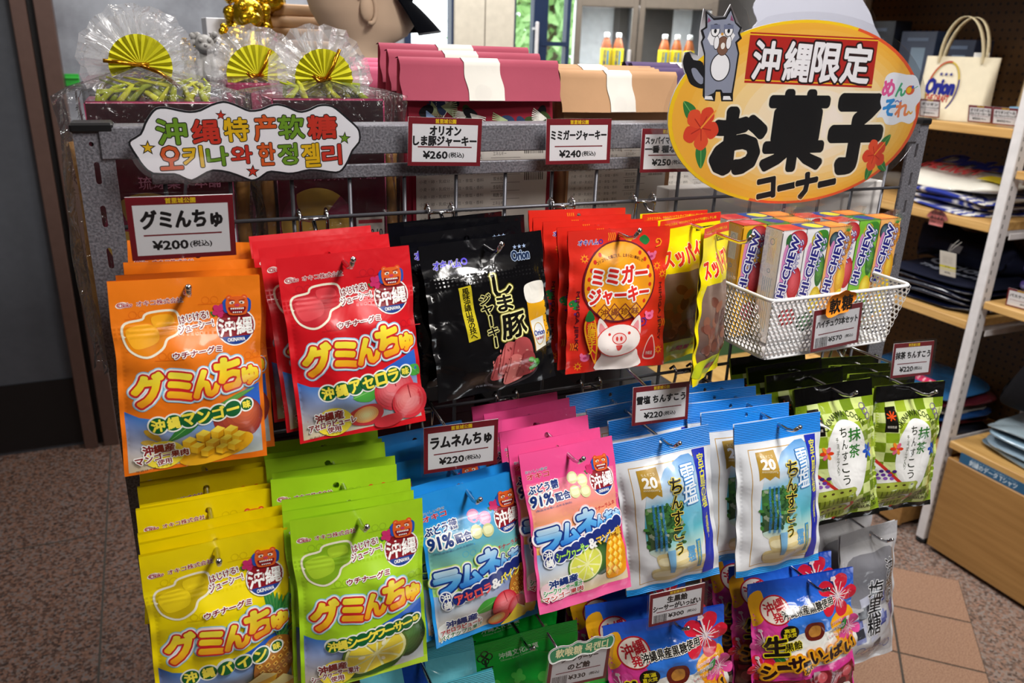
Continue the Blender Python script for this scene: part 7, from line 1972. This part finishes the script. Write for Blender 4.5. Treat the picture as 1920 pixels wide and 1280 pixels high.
for i in range(4):
    t = tag(MB().box((0, 0, .1), (.006, .11, .2), 'paper', ('#a08a66', '#b09a74', '#8a7654', '#a8926c')[i], bev=.001).build('craft_card', None, (2.88 - .016 * i, 1.95 - .012 * i, 1.523), (0, math.radians(6), 0)), 'tan craft card in clear sleeve behind the tote bag, %s from the back' % ORD[i].replace('front', 'first'), 'card', 'tan craft cards')

# folded shirts
def shirt(loc, lx, ly, h, col, label, group, rz=0, mat='folded_shirt', art=None, sag=.3, seed=0, wrap=False, cat='t-shirt', stripes=None):
    t = empty('folded_shirt', loc, (0, 0, rz), label, cat, group)
    q = np.random.RandomState(seed); ph = q.uniform(0, 6, 8)
    def f(u, v):
        th = 2 * math.pi * u; c, s = math.cos(th), math.sin(th)
        k = math.sin(math.pi * min(max(v, .0001), .9999))
        e = abs(k) ** .3
        wob = 1 + .035 * math.sin(3 * th + ph[2]) + .02 * math.sin(5 * th + ph[3])
        x = np.sign(c) * abs(c) ** .4 * lx / 2 * e * wob; y = np.sign(s) * abs(s) ** .4 * ly / 2 * e * wob
        hh = h * (.75 + .3 * math.sin(2 * th + ph[4]) * k + .25 * math.sin(4 * th + ph[5]) * k)
        z = hh / 2 * (1 - math.cos(math.pi * v)) + .22 * h * math.sin(4 * y / ly + ph[6]) * math.sin(3 * x / lx + ph[7])
        if v > .5: z += (.2 * h * math.sin(12 * x / lx + ph[0]) + .16 * h * math.sin(9 * y / ly + ph[1])) * k
        return (x, y, max(z, 0) if v < .3 else z)
    nu_, nv_ = (90, 14) if stripes else (40, 12)
    cc = col
    if stripes: cc = np.array([C(stripes[int(math.floor((f(i / nu_, j / nv_)[1] + .4) / .017)) % 2]) for j in range(nv_ + 1) for i in range(nu_ + 1)])
    b = MB(); b.grid(f, nu_, nv_, mat, cc); b.build('folded_cloth', t)
    if art:
        p = MB()
        def tfn(x, y, lift):
            px, py = (.5 * art.a - y) * ly, (.5 - x) * ly
            z = h * 1.0 + (.2 * h * np.sin(12 * px / lx + ph[0]) + .16 * h * np.sin(9 * py / ly + ph[1])) * .7 + .22 * h * np.sin(4 * py / ly + ph[6]) * np.sin(3 * px / lx + ph[7]) + .003 - h * .16 * np.clip(np.abs(py) / (ly / 2), 0, 1) ** 4 - h * .12 * np.clip(np.abs(px) / (lx / 2), 0, 1) ** 4
            return np.stack([px, py, z + lift], 1), np.tile([0, 0, 1.], (len(x), 1))
        lay_art(p, art, tfn, ly, .02, mat, eps=8e-5); p.build('chest_print', t)
    if wrap:
        w_ = MB(); w_.grid(lambda u, v: (lambda p: (p[0] * 1.015, p[1] * 1.02, p[2] * 1.06 + .001))(f(u, v)), 36, 12, 'shrink_wrap'); w_.build('clear_sleeve', t)
    return t
A = Art(.6)
A.text('Orion', .45, .14, .9, .3, '#22349a', .06, 0, .15); A.text('THE DRAFT', .36, .45, .62, .16, '#b8343a', .03, 0, .15); A.poly([(.78, .5), (1.0, .46), (1.0, .6), (.7, .6)], '#c9b62a')
for j in range(4):
    S_ = Art(.62)
    for k in range(9): S_.rect(0, .02 + .068 * k, 1, .05 + .068 * k, '#2f3f9e')
    shirt((2.72 + .012 * (j % 2), 1.98 + .015 * (j % 2), 1.219 + .021 * j), .34, .38, .026, '#d9d8d2' if j != 3 else '#dcdad0', 'folded white shirt with blue stripes, %s from the bottom of its stack' % ORD[j].replace('front', 'first') if j < 3 else 'folded white shirt with red and blue beer lettering on top of the striped stack', 'folded striped shirts', rz=.09 * (j - 1.5), art=None if j < 3 else A, stripes=('#d9d8d2', '#27368f') if j < 3 else None, seed=j, wrap=j == 3)
TOPS = [o for o in COL.objects if o.get('label', '').startswith('folded white shirt with red and blue')][0]
TOPS.rotation_euler = (0, -.14, .1); TOPS.location.z += .03; TOPS.scale = (1, 1, 1.5)
shirt((2.86, 2.42, 1.219), .2, .3, .06, '#8d8a84', 'folded grey beige cloth in clear sleeve behind the striped shirts', None, seed=9, wrap=True, cat='cloth')
# dark navy shirts on the third board
B_ = Art(.6); B_.text('Orion', .5, .25, .6, .16, '#8f97a8', .03); B_.text('THE DRAFT', .55, .48, .6, .1, '#8f97a8', .03)
for j in range(5):
    shirt((2.72 + .006 * (j % 2), 1.96 + .008 * (j % 3), .881 + .022 * j), .34, .4, .022, '#0d1226', 'folded navy shirt in clear sleeve, %s from the bottom of its stack' % ORD[j].replace('front', 'first') if j < 4 else 'folded navy shirt on top of its stack, carrying the white swing tag', 'folded navy shirts', rz=.02 * (j - 2), mat='gloss_film' if j < 4 else 'folded_shirt', art=B_ if j in (2, 4) else None, seed=20 + j)
shirt((2.84, 2.0, .995), .22, .42, .12, '#10152c', 'heap of dark navy cloth at the back of the navy shirt stack', None, seed=30, cat='cloth')
st = empty('swing_tag', tuple(at(1777, 495, X=2.54)), (math.radians(20), 0, math.radians(-80)), 'white swing tag with a yellow stripe hanging on the navy shirts', 'tag')
b = MB(); A = Art(1.65)
A.rect(0, 0, 1, 1.65, '#e2e0d6'); A.rect(0, .95, 1, 1.1, '#e6e03a'); A.rect(0, 1.2, 1, 1.24, '#e6e03a'); A.text('日本', .5, 1.02, .3, .09, '#55523a', .02); A.text('XXL', .5, 1.42, .4, .12, '#3a3a36', .03)
for k in range(5): A.text('品質表示 綿100%', .5, .35 + .1 * k, .6, .05, '#8a887e')
b.box((0, .0006, 0), (.058, .001, .0957), 'card_print', '#e2e0d6'); lay_art(b, A, flat_fn(.058, (-.029, -.0002, .0478)), .058, 1, 'card_print', eps=2e-5); b.build('printed_tag', st)
b = MB(); b.tube([(0, 0, .045), (.008, .01, .07), (.02, .03, .085)], .0007, 'cloth', '#c9c7c0', n=5); b.tube([(0, 0, .045), (.018, .012, .068), (.03, .03, .08)], .0007, 'cloth', '#c9c7c0', n=5); b.build('string', st)
nl = tag(MB().box((0, 0, 0), (.001, .05, .028), 'cloth', '#8f9096').build('neck_label', None, tuple(at(1791, 466, X=2.66)), (0, math.radians(25), 0)), 'small grey neck label on the top navy shirt', 'label')
# low board: mixed shirts, pink size strip
for j, c in enumerate(('#2a2f3a', '#7d2a30', '#1f4f8f', '#b8b4ac', '#5f1f2a', '#2f6fa8')):
    shirt((2.74, 2.0 + .02 * (j % 2), .376 + .03 * j), .34, .42, .03, c, '%s folded shirt in clear sleeve in the low stack beyond the white post' % ('charcoal', 'maroon', 'deep blue', 'pale grey', 'dark wine', 'bright blue')[j], 'mixed folded shirts on the low board', rz=.03 * (j - 2), mat='gloss_film', seed=40 + j)
ps = empty('size_strip', tuple(at(1738, 713, X=2.545)), (math.radians(-22), 0, math.radians(-90)), 'bright pink size strip with white letters S on the low shirts', 'strip')
b = MB(); A = Art(.22); A.rect(0, 0, 1, .22, '#d2245a')
for k in range(4): A.text('S', .14 + .24 * k, .11, .07, .12, '#f3dfe6', .03, 20)
b.box((0, .0006, 0), (.1, .001, .022), 'card_print', '#d2245a'); lay_art(b, A, flat_fn(.1, (-.05, -.0002, .011)), .1, 1, 'card_print', eps=2e-5); b.build('printed_strip', ps)
# near bay: dark clothes, purple packs, light blue shirts
for j in range(4):
    shirt((2.72, 1.43, .444 + .03 * j), .34, .4, .03, ('#7f97a8', '#8fa5b5', '#8aa8bc', '#98aab4')[j], 'folded light blue shirt in clear sleeve, %s from the bottom of the near stack' % ORD[j].replace('front', 'first'), 'folded light blue shirts', rz=.04 * (j - 1), mat='gloss_film', seed=60 + j, wrap=False)
for j in range(3):
    shirt((2.7, 1.5, .966 + .05 * j), .3, .3, .05, '#33285e', 'folded purple cloth in clear sleeve with cream badge, %s of its stack' % ('bottom', 'middle', 'top')[j], 'purple cloth packs', seed=70 + j, mat='gloss_film', cat='cloth', art=(lambda Q: (Q.ell(.3, .3, .16, .14, '#cfc6ae'), Q.ell(.3, .3, .07, .06, '#5a3a2a'), Q)[2])(Art(.6)))
for j in range(3):
    shirt((2.7, 1.48, 1.399 + .03 * j), .3, .36, .03, ('#c9c9bf', '#8f938a', '#d3d2c8')[j], 'folded pale cloth on the near upper board, %s of its stack' % ('bottom', 'middle', 'top')[j], 'folded pale cloths', seed=80 + j, cat='cloth')
shirt((2.76, 1.4, .6), .36, .5, .22, '#0f0f14', 'large heap of black clothes on the near board', None, seed=90, cat='cloth')
price_card('price_card', tuple(at(1915, 545, X=2.54)), (-82, 5, 0), .08, .06, [('パスケース', .8, .12)], '', 'price card leaning on the purple cloth packs at the right edge')
# shirt shaped pink note and blue strip on board edges
pn = empty('shirt_note', tuple(at(1757, 408, X=SX - .004)), (0, 0, math.radians(-90)), 'pink shirt shaped note with black handwriting on the second board edge', 'note')
S_ = [(-.03, .018), (-.012, .028), (-.005, .024), (.005, .024), (.012, .028), (.03, .018), (.043, .0), (.033, -.006), (.028, .0), (.028, -.028), (-.028, -.028), (-.028, .0), (-.033, -.006), (-.043, .0)]
b = MB(); b.prism(S_, 0, .001, 'card_print', '#c9706a'); A = Art(1)
for k, tx in enumerate(('ほかの色も', 'あります', 'お声かけください')): A.text(tx, 0, -.014 + .015 * k, .05, .011, '#2a1c1c', .03)
lay_art(b, A, flat_fn(1, (0, -.0002, 0)), 1, 1, 'card_print', eps=2e-5); b.build('note_board', pn); l = MB(); l.prism(grow(S_, .003), -.0012, -.001, 'clear_laminate'); l.build('laminate', pn)
bs_ = empty('shelf_strip', (SX - .006, 1.43, .424), (0, 0, math.radians(-90)), 'blue label strip with white lettering on the near low board edge', 'strip')
b = MB(); A = Art(.1); A.rect(0, 0, 1, .1, '#245a80'); A.text('刺繍のデータ Tシャツ', .3, .05, .42, .05, '#c9dbe6', .02); A.text('¥3,800', .68, .055, .18, .055, '#e0706a', .03); A.text('お好きなデザインをお選びください', .3, .018, .4, .014, '#a9c6d8')
b.box((0, .001, -.021), (.42, .002, .042), 'card_print', '#245a80'); lay_art(b, A, flat_fn(.42, (-.21, -.0002, 0)), .42, 1, 'card_print', eps=2e-5); b.build('printed_strip', bs_)

# ---- low table seen under the basket
lt = empty('low_table', (1.35, 1.5, 0), label='pale wooden low table with a green panel seen under the basket', cat='table')
MB().box((0, 0, .9), (.7, .4, .025), 'shelf_wood', bev=.003).build('table_top', lt); MB().box((-.05, .19, 1.06), (.5, .012, .3), 'green_panel').build('green_panel', lt)
for sx in (-1, 1):
    for sy in (-1, 1): MB().box((sx * .32, sy * .17, .444), (.035, .035, .888), 'shelf_wood', bev=.002).build('leg', lt)
